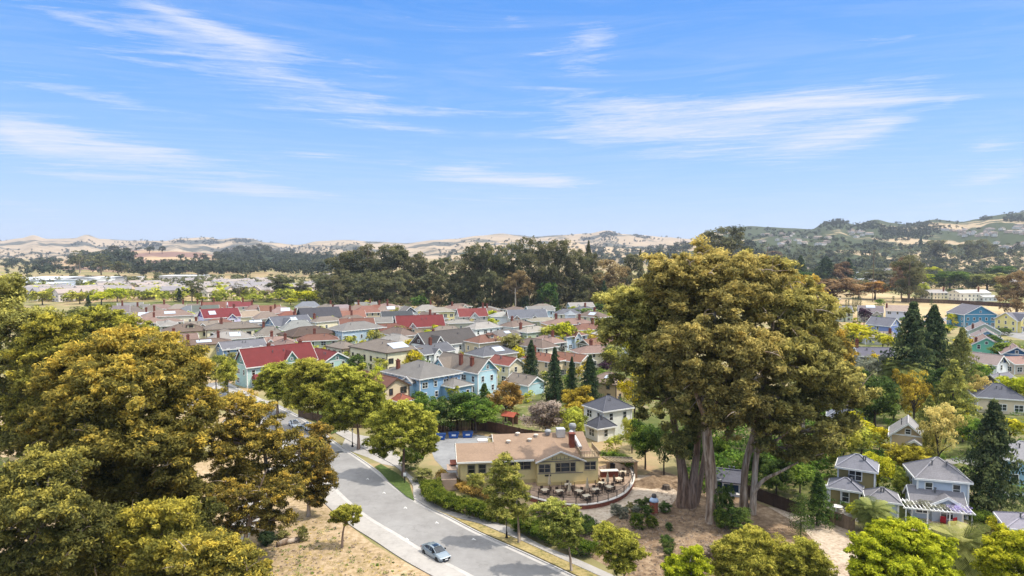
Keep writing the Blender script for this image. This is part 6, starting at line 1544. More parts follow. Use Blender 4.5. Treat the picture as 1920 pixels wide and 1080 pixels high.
hero('eucalyptus_tree', 'open branched gum leaning over the street kerb with golden tips', (500, 1010),
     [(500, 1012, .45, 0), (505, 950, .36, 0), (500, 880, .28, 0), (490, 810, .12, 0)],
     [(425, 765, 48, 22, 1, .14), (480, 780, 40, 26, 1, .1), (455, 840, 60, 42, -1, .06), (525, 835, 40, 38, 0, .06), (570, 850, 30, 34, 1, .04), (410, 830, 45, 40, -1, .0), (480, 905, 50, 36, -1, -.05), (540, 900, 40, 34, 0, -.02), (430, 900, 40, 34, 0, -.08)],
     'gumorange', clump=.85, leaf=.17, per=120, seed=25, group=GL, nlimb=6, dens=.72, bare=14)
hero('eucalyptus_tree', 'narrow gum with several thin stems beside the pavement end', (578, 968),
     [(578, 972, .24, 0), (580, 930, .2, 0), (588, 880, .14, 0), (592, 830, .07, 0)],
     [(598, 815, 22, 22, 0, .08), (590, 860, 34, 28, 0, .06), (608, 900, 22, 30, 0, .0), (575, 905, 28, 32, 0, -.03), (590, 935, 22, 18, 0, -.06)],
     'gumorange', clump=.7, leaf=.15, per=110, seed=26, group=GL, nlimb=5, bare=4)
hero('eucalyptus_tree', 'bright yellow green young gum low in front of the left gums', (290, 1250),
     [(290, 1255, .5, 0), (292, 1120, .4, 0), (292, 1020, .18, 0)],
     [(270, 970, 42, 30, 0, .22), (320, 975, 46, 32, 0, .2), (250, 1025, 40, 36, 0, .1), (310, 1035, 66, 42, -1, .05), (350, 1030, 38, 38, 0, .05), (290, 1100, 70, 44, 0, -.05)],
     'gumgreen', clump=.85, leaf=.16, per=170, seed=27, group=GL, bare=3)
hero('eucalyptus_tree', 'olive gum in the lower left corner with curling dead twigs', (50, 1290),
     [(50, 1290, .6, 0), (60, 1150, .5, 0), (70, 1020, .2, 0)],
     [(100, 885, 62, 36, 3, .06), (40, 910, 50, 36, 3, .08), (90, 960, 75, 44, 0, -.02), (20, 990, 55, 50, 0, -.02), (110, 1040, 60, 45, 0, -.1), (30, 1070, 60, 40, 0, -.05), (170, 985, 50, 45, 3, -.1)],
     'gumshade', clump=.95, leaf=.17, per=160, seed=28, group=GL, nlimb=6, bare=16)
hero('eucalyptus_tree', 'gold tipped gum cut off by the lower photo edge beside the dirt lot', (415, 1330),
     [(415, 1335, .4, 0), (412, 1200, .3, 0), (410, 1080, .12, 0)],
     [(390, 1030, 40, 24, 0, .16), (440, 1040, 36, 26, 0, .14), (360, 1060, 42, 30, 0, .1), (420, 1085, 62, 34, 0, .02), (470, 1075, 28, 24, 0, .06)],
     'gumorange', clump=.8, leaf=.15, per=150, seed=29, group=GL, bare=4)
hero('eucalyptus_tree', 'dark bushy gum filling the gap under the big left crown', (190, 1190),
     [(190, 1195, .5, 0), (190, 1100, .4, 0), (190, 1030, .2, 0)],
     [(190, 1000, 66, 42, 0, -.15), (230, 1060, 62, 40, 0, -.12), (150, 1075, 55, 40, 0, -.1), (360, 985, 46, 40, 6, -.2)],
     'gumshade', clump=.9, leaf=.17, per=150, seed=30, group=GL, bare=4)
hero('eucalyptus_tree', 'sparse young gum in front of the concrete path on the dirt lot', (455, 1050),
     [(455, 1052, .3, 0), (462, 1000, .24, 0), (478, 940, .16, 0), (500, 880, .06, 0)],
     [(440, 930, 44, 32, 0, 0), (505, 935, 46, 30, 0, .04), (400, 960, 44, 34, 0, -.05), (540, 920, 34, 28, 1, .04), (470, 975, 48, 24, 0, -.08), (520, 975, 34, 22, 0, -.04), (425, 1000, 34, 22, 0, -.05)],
     'gumorange', clump=.7, leaf=.15, per=105, seed=61, group=GL, nlimb=7, dens=.5, bare=14)
bpy.context.view_layer.update()
tree('palm', 2, 945, 855, 105, 'palm', 'green palm at the left edge below the gums', name='palm_tree')

# ---------------------------------------------------------------- street trees
GT = 'street trees along the pavement'
def street(label, base, path, ells, col='street', clump=.75, leaf=.16, per=120, seed=1, dens=1.0, bk=None, bare=0):
    return hero('street_tree', label, base, path, ells, col, clump=clump, leaf=leaf, per=per, seed=seed, group=GT, nlimb=5, dens=dens, bk=bk or BARK_RED, bare=bare)
street('bright street tree between the lawn strip and parking lot', (756, 892), [(756, 895, .3, 0), (757, 860, .24, 0), (758, 820, .16, 0), (757, 770, .06, 0)],
       [(755, 775, 36, 24, 0, .12), (725, 800, 34, 26, 0, .05), (790, 795, 32, 26, 0, .1), (755, 815, 50, 34, -1, .0), (715, 835, 28, 22, 0, -.05), (795, 830, 26, 22, 0, -.02)], seed=41)
street('street tree above the driveway with a dense green crown', (672, 842), [(672, 845, .3, 0), (672, 815, .24, 0), (668, 780, .15, 0), (664, 730, .06, 0)],
       [(655, 710, 34, 24, 0, .08), (640, 740, 30, 28, 0, 0), (690, 735, 32, 28, 0, .05), (660, 765, 44, 34, -1, -.02), (632, 790, 24, 24, 0, -.08), (695, 775, 26, 26, 0, -.03)], seed=42, clump=.85, leaf=.19)
street('tall rounded street tree in front of the mint green wing', (595, 808), [(595, 810, .3, 0), (596, 780, .22, 0), (594, 740, .14, 0), (590, 700, .06, 0)],
       [(585, 695, 36, 20, 0, .08), (560, 715, 30, 26, 0, .02), (612, 715, 30, 26, 0, .05), (588, 740, 46, 30, -1, -.02), (560, 755, 26, 22, 0, -.06), (615, 755, 28, 24, 0, -.05)], seed=43, clump=.95, leaf=.2)
street('street tree hiding the porch of the red roofed house', (520, 778), [(520, 780, .25, 0), (520, 750, .2, 0), (520, 715, .08, 0)],
       [(520, 698, 28, 16, 0, .08), (505, 715, 24, 20, 0, .04), (542, 712, 24, 20, 0, .05), (524, 732, 34, 20, 0, -.03)], seed=44, clump=.95, leaf=.21)
street('thin leaved street tree standing before the restaurant windows', (973, 1018), [(973, 1020, .17, 0), (972, 985, .14, 0), (968, 940, .1, 0), (952, 880, .04, 0)],
       [(942, 868, 20, 18, 0, .1), (930, 895, 24, 20, 0, .04), (958, 895, 26, 22, 0, .06), (938, 925, 30, 22, 0, 0), (968, 935, 22, 24, 0, 0), (945, 955, 34, 20, 0, -.03), (975, 965, 18, 18, 0, -.04)], 'streetpale', seed=45, clump=.55, leaf=.13, per=85, dens=.62, bk=BARK_PALE)
street('sparse pale street tree with a bare lower trunk beside the hedge', (1072, 1072), [(1072, 1075, .14, 0), (1068, 1035, .11, 0), (1062, 1000, .08, 0), (1050, 955, .03, 0)],
       [(1035, 950, 24, 13, 0, .1), (1012, 962, 22, 16, 0, .06), (1060, 965, 26, 18, 0, .08), (1035, 985, 34, 20, 0, 0), (1075, 992, 22, 20, 0, -.02), (1060, 1015, 24, 16, 0, -.02)], 'streetpale', seed=46, clump=.5, leaf=.12, per=80, dens=.6, bk=BARK_PALE)
street('light green street tree at the lower end of the pavement', (1172, 1108), [(1172, 1112, .13, 0), (1170, 1075, .1, 0), (1165, 1030, .04, 0)],
       [(1135, 1000, 24, 14, 0, .1), (1165, 1015, 28, 18, 0, .06), (1150, 1030, 32, 22, 0, 0), (1185, 1045, 24, 20, 0, 0), (1165, 1060, 26, 16, 0, -.04)], seed=47, clump=.5, leaf=.12, per=95)
street('small compact dark green tree alone on the dirt lot', (641, 1026), [(641, 1028, .16, 0), (643, 1000, .13, 0), (648, 978, .08, 0)],
       [(637, 968, 19, 15, 0, .05), (662, 965, 18, 17, 0, .0), (648, 958, 16, 10, 0, .1)], 'street', seed=48, clump=.42, leaf=.10, per=130, bk=BARK_RED)

# ---------------------------------------------------------------- hedges and shrubs
hedge('clipped green hedge running along the pavement below the restaurant', [at(*p) for p in [(806, 920), (812, 938), (835, 952), (870, 963), (905, 972), (935, 978)]], 3.6, 2.3, 'hedge', seed=6)
hedge('clipped green hedge along the pavement in front of the patio', [at(*p) for p in [(960, 992), (990, 1000), (1020, 1012), (1050, 1022)]], 3.6, 2.3, 'hedge', seed=7)
hedge('low green hedge ending at the lower pavement', [at(*p) for p in [(1052, 1030), (1082, 1038), (1115, 1046)]], 3.0, 2.0, 'hedge', seed=8)
hedge('russet brown hedge under the restaurant windows', [at(*p) for p in [(822, 898), (850, 912), (880, 926), (905, 935), (930, 940)]], 2.0, 1.5, 'rust', seed=9)
hedge('loose dark green shrubs below the curved patio wall', [at(*p) for p in [(1000, 965), (1045, 975), (1085, 990), (1110, 1005)]], 3.6, 1.7, 'deep', seed=10, name='shrub_border', cat='shrub')
hedge('dark clipped hedge behind the lilac pergola', [at(*p) for p in [(1810, 968), (1835, 975), (1860, 982)]], 2.2, 1.9, 'green', seed=12)
hedge('bright yellow green hedge beside the sandy yard', [at(*p) for p in [(1866, 1012), (1870, 985)]], 1.8, 2.0, 'lime', seed=13)
hedge('lime green hedge between two gardens near the white arbour', [at(*p) for p in [(1596, 975), (1602, 960)]], 1.4, 2.0, 'lime', seed=14)
GB = 'round shrubs around the brick pillar'
for lb, px, base, top, w, c in [('grey green round shrub leftmost of the pillar group', 1154, 966, 945, 24, 'grey'), ('grey round shrub in front of the leftmost round shrub', 1170, 972, 950, 22, 'grey'), ('olive round shrub at the back of the pillar group', 1181, 961, 942, 20, 'olive'),
    ('pale grey round shrub in the centre of the pillar group', 1193, 967, 948, 20, 'grey'), ('dark round shrub left behind the brick pillar', 1199, 950, 935, 22, 'deep'), ('dark round shrub touching the brick pillar', 1212, 968, 946, 28, 'deep'), ('dark small shrub just behind the brick pillar', 1213, 950, 933, 20, 'deep'),
    ('bright green bushy shrub before the pillar group', 1194, 991, 963, 32, 'hedge'), ('bright green small shrub right of the bushy one', 1222, 989, 966, 26, 'hedge'), ('dark low shrub right of the brick pillar', 1247, 960, 942, 28, 'deep'), ('single dark round shrub on bare mulch below the pillar', 1254, 994, 980, 16, 'deep')]:
    tree('bush', px, base, top, w, c, lb, GB, lo=False, name='round_shrub')
for lb, px, base, top, w, c in [('dark green upright shrub on the mulch slope', 1251, 1032, 1003, 30, 'deep'), ('small dark shrub below the upright shrub', 1253, 1047, 1028, 22, 'deep'), ('greyish purple low shrub on the mulch slope', 1334, 1044, 1017, 34, 'twig'),
    ('round clipped shrub at the foot of the street lamp', 942, 982, 958, 22, 'hedge'), ('dark bushy shrub between the two right gum trunks', 1358, 985, 905, 36, 'deep'), ('spreading dark shrub at the foot of the pale gum', 1384, 1000, 948, 56, 'deep'), ('ivy clad dark bush right of the straight gum trunk', 1352, 990, 950, 28, 'green'),
    ('blue green agave like shrub on the dirt lot', 500, 1022, 995, 36, 'conifer'), ('thin green shrub on the dirt lot edge', 568, 1015, 985, 22, 'olive'), ('low olive shrub near the fallen log', 530, 1010, 995, 26, 'olive'),
    ('pale leafy shrub beside the entry deck', 894, 922, 885, 36, 'streetpale'), ('tangled olive shrub at the pavement corner', 795, 905, 878, 40, 'olive'), ('leafy green bush under the bright street tree', 770, 880, 838, 44, 'green')]:
    tree('bush', px, base, top, w, c, lb, None, lo=False)
hero('shrub', 'large yellow green shrub at the lower edge beside the sandy path', (1412, 1110), [(1412, 1112, .3, 0), (1412, 1090, .2, 0), (1412, 1060, .1, 0)],
     [(1410, 1015, 38, 22, 0, .12), (1370, 1035, 30, 26, 0, .08), (1450, 1040, 30, 26, 0, .05), (1405, 1060, 60, 36, -1, 0), (1365, 1075, 28, 24, 0, -.04), (1460, 1075, 30, 26, 0, -.03)], 'street', clump=.6, leaf=.12, per=150, seed=51)
hero('shrub', 'second yellow green shrub right of the large shrub by the path', (1510, 1120), [(1510, 1122, .3, 0), (1510, 1100, .2, 0), (1510, 1070, .1, 0)],
     [(1505, 1030, 24, 18, 0, .1), (1490, 1055, 26, 26, 0, 0), (1530, 1060, 28, 26, 0, 0), (1510, 1090, 44, 30, 0, -.04)], 'street', clump=.6, leaf=.12, per=140, seed=52)
hero('shrub', 'fresh light green bush at the lower photo edge left of the big shrub', (1288, 1125), [(1288, 1128, .2, 0), (1288, 1100, .12, 0), (1288, 1080, .06, 0)],
     [(1298, 1042, 22, 16, 0, .12), (1270, 1062, 26, 18, 0, .08), (1310, 1068, 26, 22, 0, .04), (1285, 1085, 36, 22, 0, 0)], 'lime', clump=.48, leaf=.12, per=120, seed=53, dens=.8)
hero('broadleaf_tree', 'big glowing yellow green tree at the lower right', (1695, 1190), [(1695, 1195, .4, 0), (1695, 1150, .3, 0), (1695, 1080, .12, 0)],
     [(1690, 1010, 56, 28, 0, .14), (1640, 1030, 42, 30, 0, .1), (1740, 1035, 42, 30, 0, .1), (1690, 1065, 85, 48, -2, .02), (1625, 1080, 32, 34, 0, 0), (1765, 1085, 30, 32, 0, 0)], 'lime', clump=.62, leaf=.14, per=170, seed=54)
hero('broadleaf_tree', 'yellow green tree in the lower right corner', (1890, 1200), [(1890, 1205, .35, 0), (1890, 1150, .25, 0), (1890, 1080, .1, 0)],
     [(1905, 1020, 36, 24, 0, .12), (1875, 1040, 32, 26, 0, .08), (1900, 1065, 50, 36, -1, 0), (1865, 1078, 28, 24, 0, 0)], 'lime', clump=.58, leaf=.13, per=150, seed=55)
P = at(1800, 1105); place_tree('palm', P, 8.2, 9, 'palm', 'bushy palm between the two glowing yellow green trees', lo=False, name='palm_tree')
P = at(1636, 1000); place_tree('palm', P, 5.2, 6.6, 'palm', 'green palm in front of the small blue garage', lo=False, name='palm_tree')
P = at(1693, 742); place_tree('palm', P, 11.5, 17, 'palm', 'palm below the tall twin redwoods', lo=False, name='palm_tree')

# ---------------------------------------------------------------- trees on the right, nearest first
GRT = 'garden trees on the right'
def T(*a, **k):
    return tree(*a, **k)
L = [('conifer', 1856, 965, 748, 140, 'redwood', 'tall dark conifer right of the light blue house'), ('conifer', 1532, 985, 885, 70, 'deep', 'broad dark evergreen beside the wooden fence'), ('cypress', 1501, 1006, 928, 46, 'deep', 'dense dark cone shaped cypress by the sandy path'),
 ('round', 1646, 925, 852, 66, 'lime', 'round lime tree between the olive house and small blue garage'), ('airy', 1757, 895, 762, 76, 'straw', 'yellow flowering tree behind the light blue house'), ('round', 1700, 895, 832, 78, 'gold', 'orange gold shrub like tree below the beige craftsman house'),
 ('round', 1742, 880, 800, 34, 'streetpale', 'pale olive tree between the craftsman house and yellow tree'), ('round', 1640, 820, 698, 100, 'deep', 'round dark green tree with lime tips right of the great gum'), ('airy', 1712, 808, 686, 78, 'gold', 'thin yellow leaved tree with brown twigs'),
 ('fir', 1784, 812, 674, 104, 'fir', 'feathery olive green fir in front of the twin redwoods'), ('fir', 1800, 745, 612, 78, 'olive', 'grey green leaning fir right of the twin redwoods'), ('conifer', 1708, 742, 564, 118, 'redwood', 'left tree of the tall twin redwoods'), ('conifer', 1747, 735, 570, 105, 'redwood', 'right tree of the tall twin redwoods'),
 ('airy', 1618, 738, 655, 72, 'grey', 'pale grey green tree in front of the slate roof'), ('round', 1598, 660, 603, 82, 'lime', 'bright green round tree below the periwinkle house'), ('round', 1655, 655, 624, 36, 'street', 'small green tree beside the periwinkle house'), ('round', 1893, 832, 783, 64, 'lime', 'lime green bush tree below the slate roofed house'),
 ('round', 1905, 768, 705, 64, 'lime', 'yellow green tree at the photo edge beside the slate roof'), ('airy', 1838, 765, 700, 46, 'straw', 'pale yellow tree beside the grey gabled bungalow'), ('round', 1883, 680, 640, 46, 'green', 'leafy green tree right of the navy gabled white house'), ('conifer', 1826, 660, 640, 18, 'green', 'small green conifer by the mint gabled house'),
 ('conifer', 1812, 700, 655, 36, 'green', 'pointed green tree left of the navy gabled white house'), ('round', 1620, 610, 578, 26, 'purple', 'dark purple plum tree between grey houses'), ('round', 1558, 612, 596, 20, 'purple', 'small dark purple tree by the sage house'), ('bush', 1650, 575, 560, 22, 'green', 'round green bush at the foot of the utility pole'),
 ('round', 1572, 895, 800, 70, 'street', 'green tree between the great gum and the olive house'), ('round', 1600, 830, 772, 60, 'yellow', 'yellow leaved tree under the right edge of the great gum'), ('round', 1575, 775, 700, 60, 'gumorange', 'golden brown tree under the right side of the great gum'), ('bush', 1690, 932, 905, 34, 'green', 'leafy shrub left of the pergola terrace'),
 ('round', 1690, 945, 880, 30, 'street', 'slim green tree behind the small blue garage'), ('bush', 1900, 615, 600, 34, 'green', 'garden shrub in front of the yellow house'), ('bush', 1880, 628, 612, 30, 'deep', 'dark shrub left of the yellow house'), ('round', 1760, 660, 640, 40, 'street', 'pale green garden tree right of the redwoods'),
 ('round', 1845, 690, 668, 30, 'green', 'green garden tree left of the white navy house'), ('round', 1800, 780, 730, 40, 'green', 'dark leafy tree in front of the slate roofed house'), ('bush', 1732, 905, 880, 30, 'green', 'clump of green shrubs behind the light blue house roof'), ('bush', 1812, 955, 925, 24, 'olive', 'olive shrub beside the light blue house wall')]
for (k, px, b, t, w, c, lb) in L: T(k, px, b, t, w, c, lb, GRT)
GCY = 'narrow cypresses on the dry field'
for i, (px, b, t, w) in enumerate([(1586, 578, 562, 5), (1591, 577, 561, 5), (1599, 578, 557, 6), (1604, 577, 557, 6), (1608, 576, 556, 6), (1613, 575, 556, 6), (1675, 569, 555, 6), (1746, 574, 549, 7)]):
    T('cypress', px, b, t, w, 'conifer', ['slim dark cypress in the row beside the utility pole', 'slim dark cypress left of the bushy gum on the field', 'slim dark cypress in front of the dark fence'][0 if i < 6 else i - 5], GCY)

for (k, px, b, t, w, c, lb) in [('round', 1300, 885, 800, 60, 'deep', 'dark evergreen bush tree between the thick and straight gum trunks'), ('round', 1455, 930, 862, 70, 'deep', 'dark leafy tree behind the forked gum and fence'), ('round', 1500, 925, 868, 56, 'green', 'green tree left of the olive brown house wing'),
    ('round', 1420, 905, 840, 50, 'deep', 'shaded tree just behind the forked gum trunk'), ('round', 1345, 880, 815, 44, 'green', 'green tree above the dark blue hut'), ('round', 1840, 860, 790, 60, 'green', 'leafy tree behind the tall dark conifer'),
    ('fir', 1740, 850, 740, 70, 'fir', 'olive fir behind the yellow flowering tree'), ('round', 1675, 790, 725, 60, 'olive', 'olive tree right of the round dark green tree'), ('round', 1755, 770, 690, 56, 'deep', 'dark tree at the foot of the feathery fir'), ('round', 1830, 730, 680, 50, 'green', 'green tree left of the grey gabled bungalow'),
    ('round', 1660, 715, 670, 50, 'street', 'light green tree before the slate roof'), ('round', 1790, 690, 650, 46, 'olive', 'olive tree between the leaning fir and white navy house'), ('round', 1615, 860, 800, 54, 'street', 'yellow green tree left of the craftsman house'), ('round', 1875, 905, 850, 54, 'street', 'light tree behind the parked white car'),
    ('bush', 1645, 975, 948, 40, 'olive', 'olive shrub beside the garage palm'), ('bush', 1720, 995, 970, 40, 'green', 'green shrub before the pergola terrace'), ('bush', 1835, 1010, 985, 40, 'olive', 'low shrub by the sandy yard'), ('round', 1580, 925, 890, 34, 'green', 'small tree beside the white arbour'),
    ('round', 1770, 625, 606, 36, 'green', 'green tree left of the stepped row of gables'), ('round', 1545, 640, 612, 36, 'street', 'green tree below the sage house'), ('round', 1610, 628, 608, 26, 'green', 'green tree beside the plum tree')]: T(k, px, b, t, w, c, lb, GRT)

# ---------------------------------------------------------------- trees among the suburb houses
GM = 'garden trees of the suburb'
L = [('round', 892, 812, 742, 92, 'green', 'dense dark green tree behind the dumpsters'), ('round', 845, 812, 738, 80, 'deep', 'darker green tree left behind the dumpsters'), ('round', 800, 812, 738, 60, 'green', 'dark green tree between street trees and sky blue annex'), ('spread', 1024, 830, 752, 86, 'twig', 'greyish twiggy spreading tree behind the restaurant'),
 ('round', 1075, 838, 765, 60, 'street', 'light green tree right of the twiggy tree'), ('round', 1082, 790, 728, 72, 'gold', 'round golden yellow tree left of the white house'), ('round', 948, 790, 718, 62, 'rust', 'russet tree in front of the pale blue garage'), ('bush', 990, 755, 733, 22, 'lime', 'small lime bush before the pale blue garage door'),
 ('round', 928, 725, 686, 20, 'yellow', 'small yellow tree beside the pale blue gable'), ('fir', 908, 775, 718, 44, 'deep', 'dark green fir below the pale blue gable'), ('conifer', 996, 722, 636, 46, 'conifer', 'dark conifer first in the row behind the pale blue garage'), ('conifer', 1040, 752, 650, 50, 'conifer', 'dark conifer second in the row behind the pale blue garage'),
 ('conifer', 1072, 752, 668, 34, 'conifer', 'slim dark conifer in the middle of the row'), ('conifer', 1106, 762, 664, 58, 'conifer', 'broadest dark conifer at the right end of the row'), ('round', 1137, 705, 672, 34, 'purple', 'dark purple tree right of the conifer row'), ('round', 932, 680, 660, 28, 'purple', 'dark purple tree beside the cream gable'),
 ('round', 1010, 655, 640, 14, 'purple', 'small purple tree near the lime trees'), ('round', 1050, 665, 645, 26, 'purple', 'purple leaved tree below the olive brown house'), ('airy', 1105, 685, 655, 44, 'twig', 'grey willow like tree below the olive brown house'), ('round', 960, 672, 625, 62, 'olive', 'olive green tree right of the tan house'),
 ('airy', 935, 670, 640, 40, 'gold', 'golden leaved tree beside the tan house'), ('round', 1030, 650, 608, 44, 'street', 'tall light green tree behind the conifer row'), ('round', 1060, 655, 604, 46, 'lime', 'lime tree in front of the ochre house'), ('round', 1085, 650, 620, 34, 'street', 'fresh green tree under the ochre house gable'),
 ('round', 1112, 640, 614, 32, 'yellow', 'bright yellow tree above the olive brown house'), ('round', 1080, 655, 635, 26, 'lime', 'small lime tree left of the olive brown house'), ('round', 1028, 665, 648, 22, 'yellow', 'yellow bush between the dark conifers'), ('round', 1180, 680, 638, 36, 'lime', 'bright lime tree behind the left edge of the great gum'),
 ('round', 1150, 690, 645, 44, 'olive', 'olive tree between the olive brown house and great gum'), ('airy', 1190, 790, 690, 70, 'yellow', 'yellow flowering shrub tree below the great gum crown'), ('round', 1210, 880, 790, 64, 'green', 'dark leafy tree right of the patio pergola'), ('round', 1185, 850, 785, 40, 'street', 'light green tree between the white house and great gum'),
 ('bush', 1150, 850, 815, 34, 'street', 'green shrub in front of the low white wing'), ('round', 1245, 890, 800, 56, 'deep', 'dark tree behind the thick gum trunk'), ('round', 1170, 660, 625, 24, 'street', 'small green tree near the white walled house'),
 ('round', 700, 782, 720, 40, 'deep', 'dark green tree in front of the beige gable'), ('fir', 720, 790, 740, 34, 'street', 'light green tree beside the beige gable annex'), ('round', 672, 706, 665, 40, 'deep', 'dark ragged tree left of the big cream house'), ('airy', 712, 705, 672, 34, 'street', 'light green young tree before the big cream house'),
 ('airy', 770, 690, 660, 44, 'lime', 'lime young tree right of the big cream house'), ('airy', 825, 675, 648, 46, 'gold', 'golden young tree below the white half timbered house'), ('round', 712, 658, 620, 26, 'olive', 'olive palm like tree left of the half timbered roof'), ('round', 750, 642, 610, 32, 'olive', 'feathery olive tree beside the dark brown house'),
 ('cypress', 895, 668, 636, 10, 'conifer', 'slim dark cypress beside the white half timbered gable'), ('airy', 875, 670, 645, 14, 'olive', 'thin climbing tree on the white half timbered house'), ('round', 505, 645, 613, 46, 'green', 'green tree in front of the grey blue gabled house'), ('round', 606, 640, 612, 24, 'lime', 'lime tree beside the olive yellow house'),
 ('round', 688, 582, 562, 20, 'street', 'green tree among the back row roofs'), ('round', 700, 590, 571, 26, 'yellow', 'yellow lime tree among the back row roofs'), ('round', 788, 590, 552, 38, 'deep', 'tall dark olive tree behind the peach house'), ('round', 713, 596, 580, 18, 'olive', 'small olive tree right of the yellow lime tree'),
 ('round', 845, 596, 576, 30, 'yellow', 'yellow lime tree left in the row before the red gabled house'), ('round', 868, 598, 580, 30, 'lime', 'lime tree in the middle of the row before the red gabled house'), ('round', 893, 600, 580, 30, 'yellow', 'yellow tree in the row before the red gabled house'), ('round', 920, 606, 582, 34, 'lime', 'lime tree right in the row before the red gabled house'),
 ('round', 895, 617, 603, 34, 'green', 'green bushes in front of the white cottage'), ('airy', 950, 612, 593, 36, 'street', 'light tree before the long slate house'), ('round', 972, 606, 592, 22, 'rust', 'rust brown tree before the long slate house'), ('airy', 1000, 608, 596, 36, 'streetpale', 'pale tree before the pale olive house'),
 ('round', 575, 575, 545, 48, 'lime', 'bright lime tree at the foot of the gum grove'), ('round', 545, 572, 558, 26, 'lime', 'lime tree left of the slate barn house'), ('round', 640, 570, 556, 26, 'olive', 'olive tree right of the slate barn house'), ('round', 612, 570, 558, 22, 'lime', 'small lime tree by the slate barn house'),
 ('conifer', 166, 586, 553, 17, 'conifer', 'single dark pointed conifer at the left end of the suburb'), ('round', 428, 745, 668, 44, 'street', 'leafy green tree left of the mint green house'), ('round', 405, 735, 670, 40, 'streetpale', 'pale green tree behind the white picket fence'), ('bush', 470, 762, 742, 22, 'streetpale', 'pale flowering shrub behind the picket fence'),
 ('bush', 455, 752, 738, 16, 'street', 'small green shrub at the picket fence'), ('bush', 490, 765, 750, 18, 'olive', 'low olive shrub at the house corner by the picket fence'), ('round', 440, 690, 660, 28, 'olive', 'dull green tree beside the mint gable'), ('bush', 425, 650, 640, 18, 'yellow', 'yellow shrub below the yellow house'),
 ('bush', 378, 660, 642, 30, 'street', 'green shrubs beside the yellow house'), ('round', 345, 690, 645, 40, 'gumbrown', 'brown leaved tree behind the orange tipped gum'), ('round', 150, 612, 575, 60, 'olive', 'olive tree at the left end of the roofs'), ('round', 850, 750, 722, 30, 'lime', 'lime bush beside the sky blue annex'),
 ('round', 945, 745, 712, 26, 'rust', 'reddish shrub tree left of the pale blue garage'), ('round', 612, 722, 690, 30, 'streetpale', 'light tree before the mint green wing'), ('round', 660, 620, 600, 20, 'street', 'small tree behind the pale blue grey house'), ('bush', 960, 780, 760, 30, 'olive', 'olive shrub near the garden shelter'),
 ('bush', 1010, 790, 770, 30, 'olive', 'green shrub beside the golden tree'), ('round', 1118, 730, 700, 26, 'deep', 'dark bush left of the tan house'), ('bush', 1195, 840, 800, 40, 'green', 'green shrub mass right of the white house')]
for (k, px, b, t, w, c, lb) in L: T(k, px, b, t, w, c, lb, GM)

# small garden trees, each named after the house it stands by
_H = [o for o in bpy.data.objects if o.parent is None and o.get('category') == 'house' and not o.data and o.location.y < 480]
HOUSES = [(h, h.location.copy(), Matrix.Rotation(-h.rotation_euler.z, 3, 'Z'), next((c.dimensions.copy() for c in h.children if c.name.startswith('wall')), Vector((12, 10, 6)))) for h in _H]
gq = random.Random(77); placed = [o.location.copy() for o in TREES]
def by_house(n, x0, x1, y0, y1, group):
    k = 0
    for _ in range(n * 6):
        if k >= n: break
        p = at(gq.uniform(x0, x1), gq.uniform(y0, y1)); ok = True; near = None; nd = 1e9
        for h, hl, hm, hd in HOUSES:
            dd = (p - hl).length
            if dd < nd: nd, near = dd, h
            if dd < 25:
                q = hm @ (p - hl)
                if abs(q.x) < hd.x / 2 + 1.2 and abs(q.y) < hd.y / 2 + 1.2: ok = False; break
        if not ok or near is None or nd > 26 or any((p - t).length < 4 for t in placed): continue
        kind, col, wd = gq.choice((('round', 'lime', 'lime green tree'), ('round', 'street', 'leafy green tree'), ('round', 'deep', 'dark green tree'), ('airy', 'streetpale', 'pale young tree'), ('oval', 'green', 'green oval tree'), ('round', 'olive', 'olive green tree'), ('airy', 'gold', 'golden tree'), ('round', 'yellow', 'yellow green tree')))
        h = gq.uniform(3.5, 7.5); words = [base_words(near['label'], 8)]
        place_tree(kind, p, h, h * gq.uniform(.75, 1.1), col, '%s by the %s' % (wd, ' '.join(words)), group, lo=True); placed.append(p); k += 1
by_house(45, 250, 620, 585, 720, GM); by_house(70, 560, 1200, 590, 730, GM); by_house(40, 1540, 1925, 570, 900, GRT)

# ---------------------------------------------------------------- the dark gum grove in the middle
GG2 = 'tall dark gums of the central grove'
def grove(kind, px, b, t, w, c, lb):
    o = T(kind, px, b, t, w, c, lb, GG2, lo=False); return o
L = [(655, 566, 466, 66, 'tall dark gum at the left side of the central grove'), (690, 566, 452, 78, 'tall dark gum with a broad dome in the left half of the grove'), (722, 568, 451, 80, 'highest gum in the left half of the grove'), (757, 567, 463, 66, 'dark gum right of the highest left gum'),
     (792, 566, 468, 60, 'dark gum beside the gap in the grove'), (822, 570, 484, 46, 'thin gum standing in the gap of the grove'), (612, 563, 506, 52, 'lower dark gum at the left end of the grove'), (640, 562, 492, 50, 'dark gum between the low and tall left gums'), (525, 562, 513, 54, 'solitary dark gum left of the lime tree'),
     (568, 560, 526, 40, 'small dark gum left of the grove'), (872, 578, 470, 62, 'dark gum at the start of the right half of the grove'), (898, 578, 457, 60, 'dark gum with a ragged top in the right half of the grove'), (925, 580, 462, 54, 'dark gum beside the ragged topped gum'), (958, 580, 452, 62, 'broad dark gum in the middle of the right half'),
     (992, 582, 446, 56, 'tall gum with two tufts in the right half of the grove'), (1018, 582, 450, 58, 'dark gum left of the highest right gum'), (1044, 580, 440, 60, 'highest gum in the right half of the grove'), (1076, 578, 462, 52, 'dark gum right of the highest right gum'), (1104, 574, 470, 46, 'dark gum near the thin topped pine'),
     (1144, 580, 482, 68, 'olive brown gum between the grove and great gum'), (1175, 565, 470, 52, 'dark gum behind the left shoulder of the great gum'), (968, 585, 508, 44, 'paler gum with a visible white trunk in the grove')]
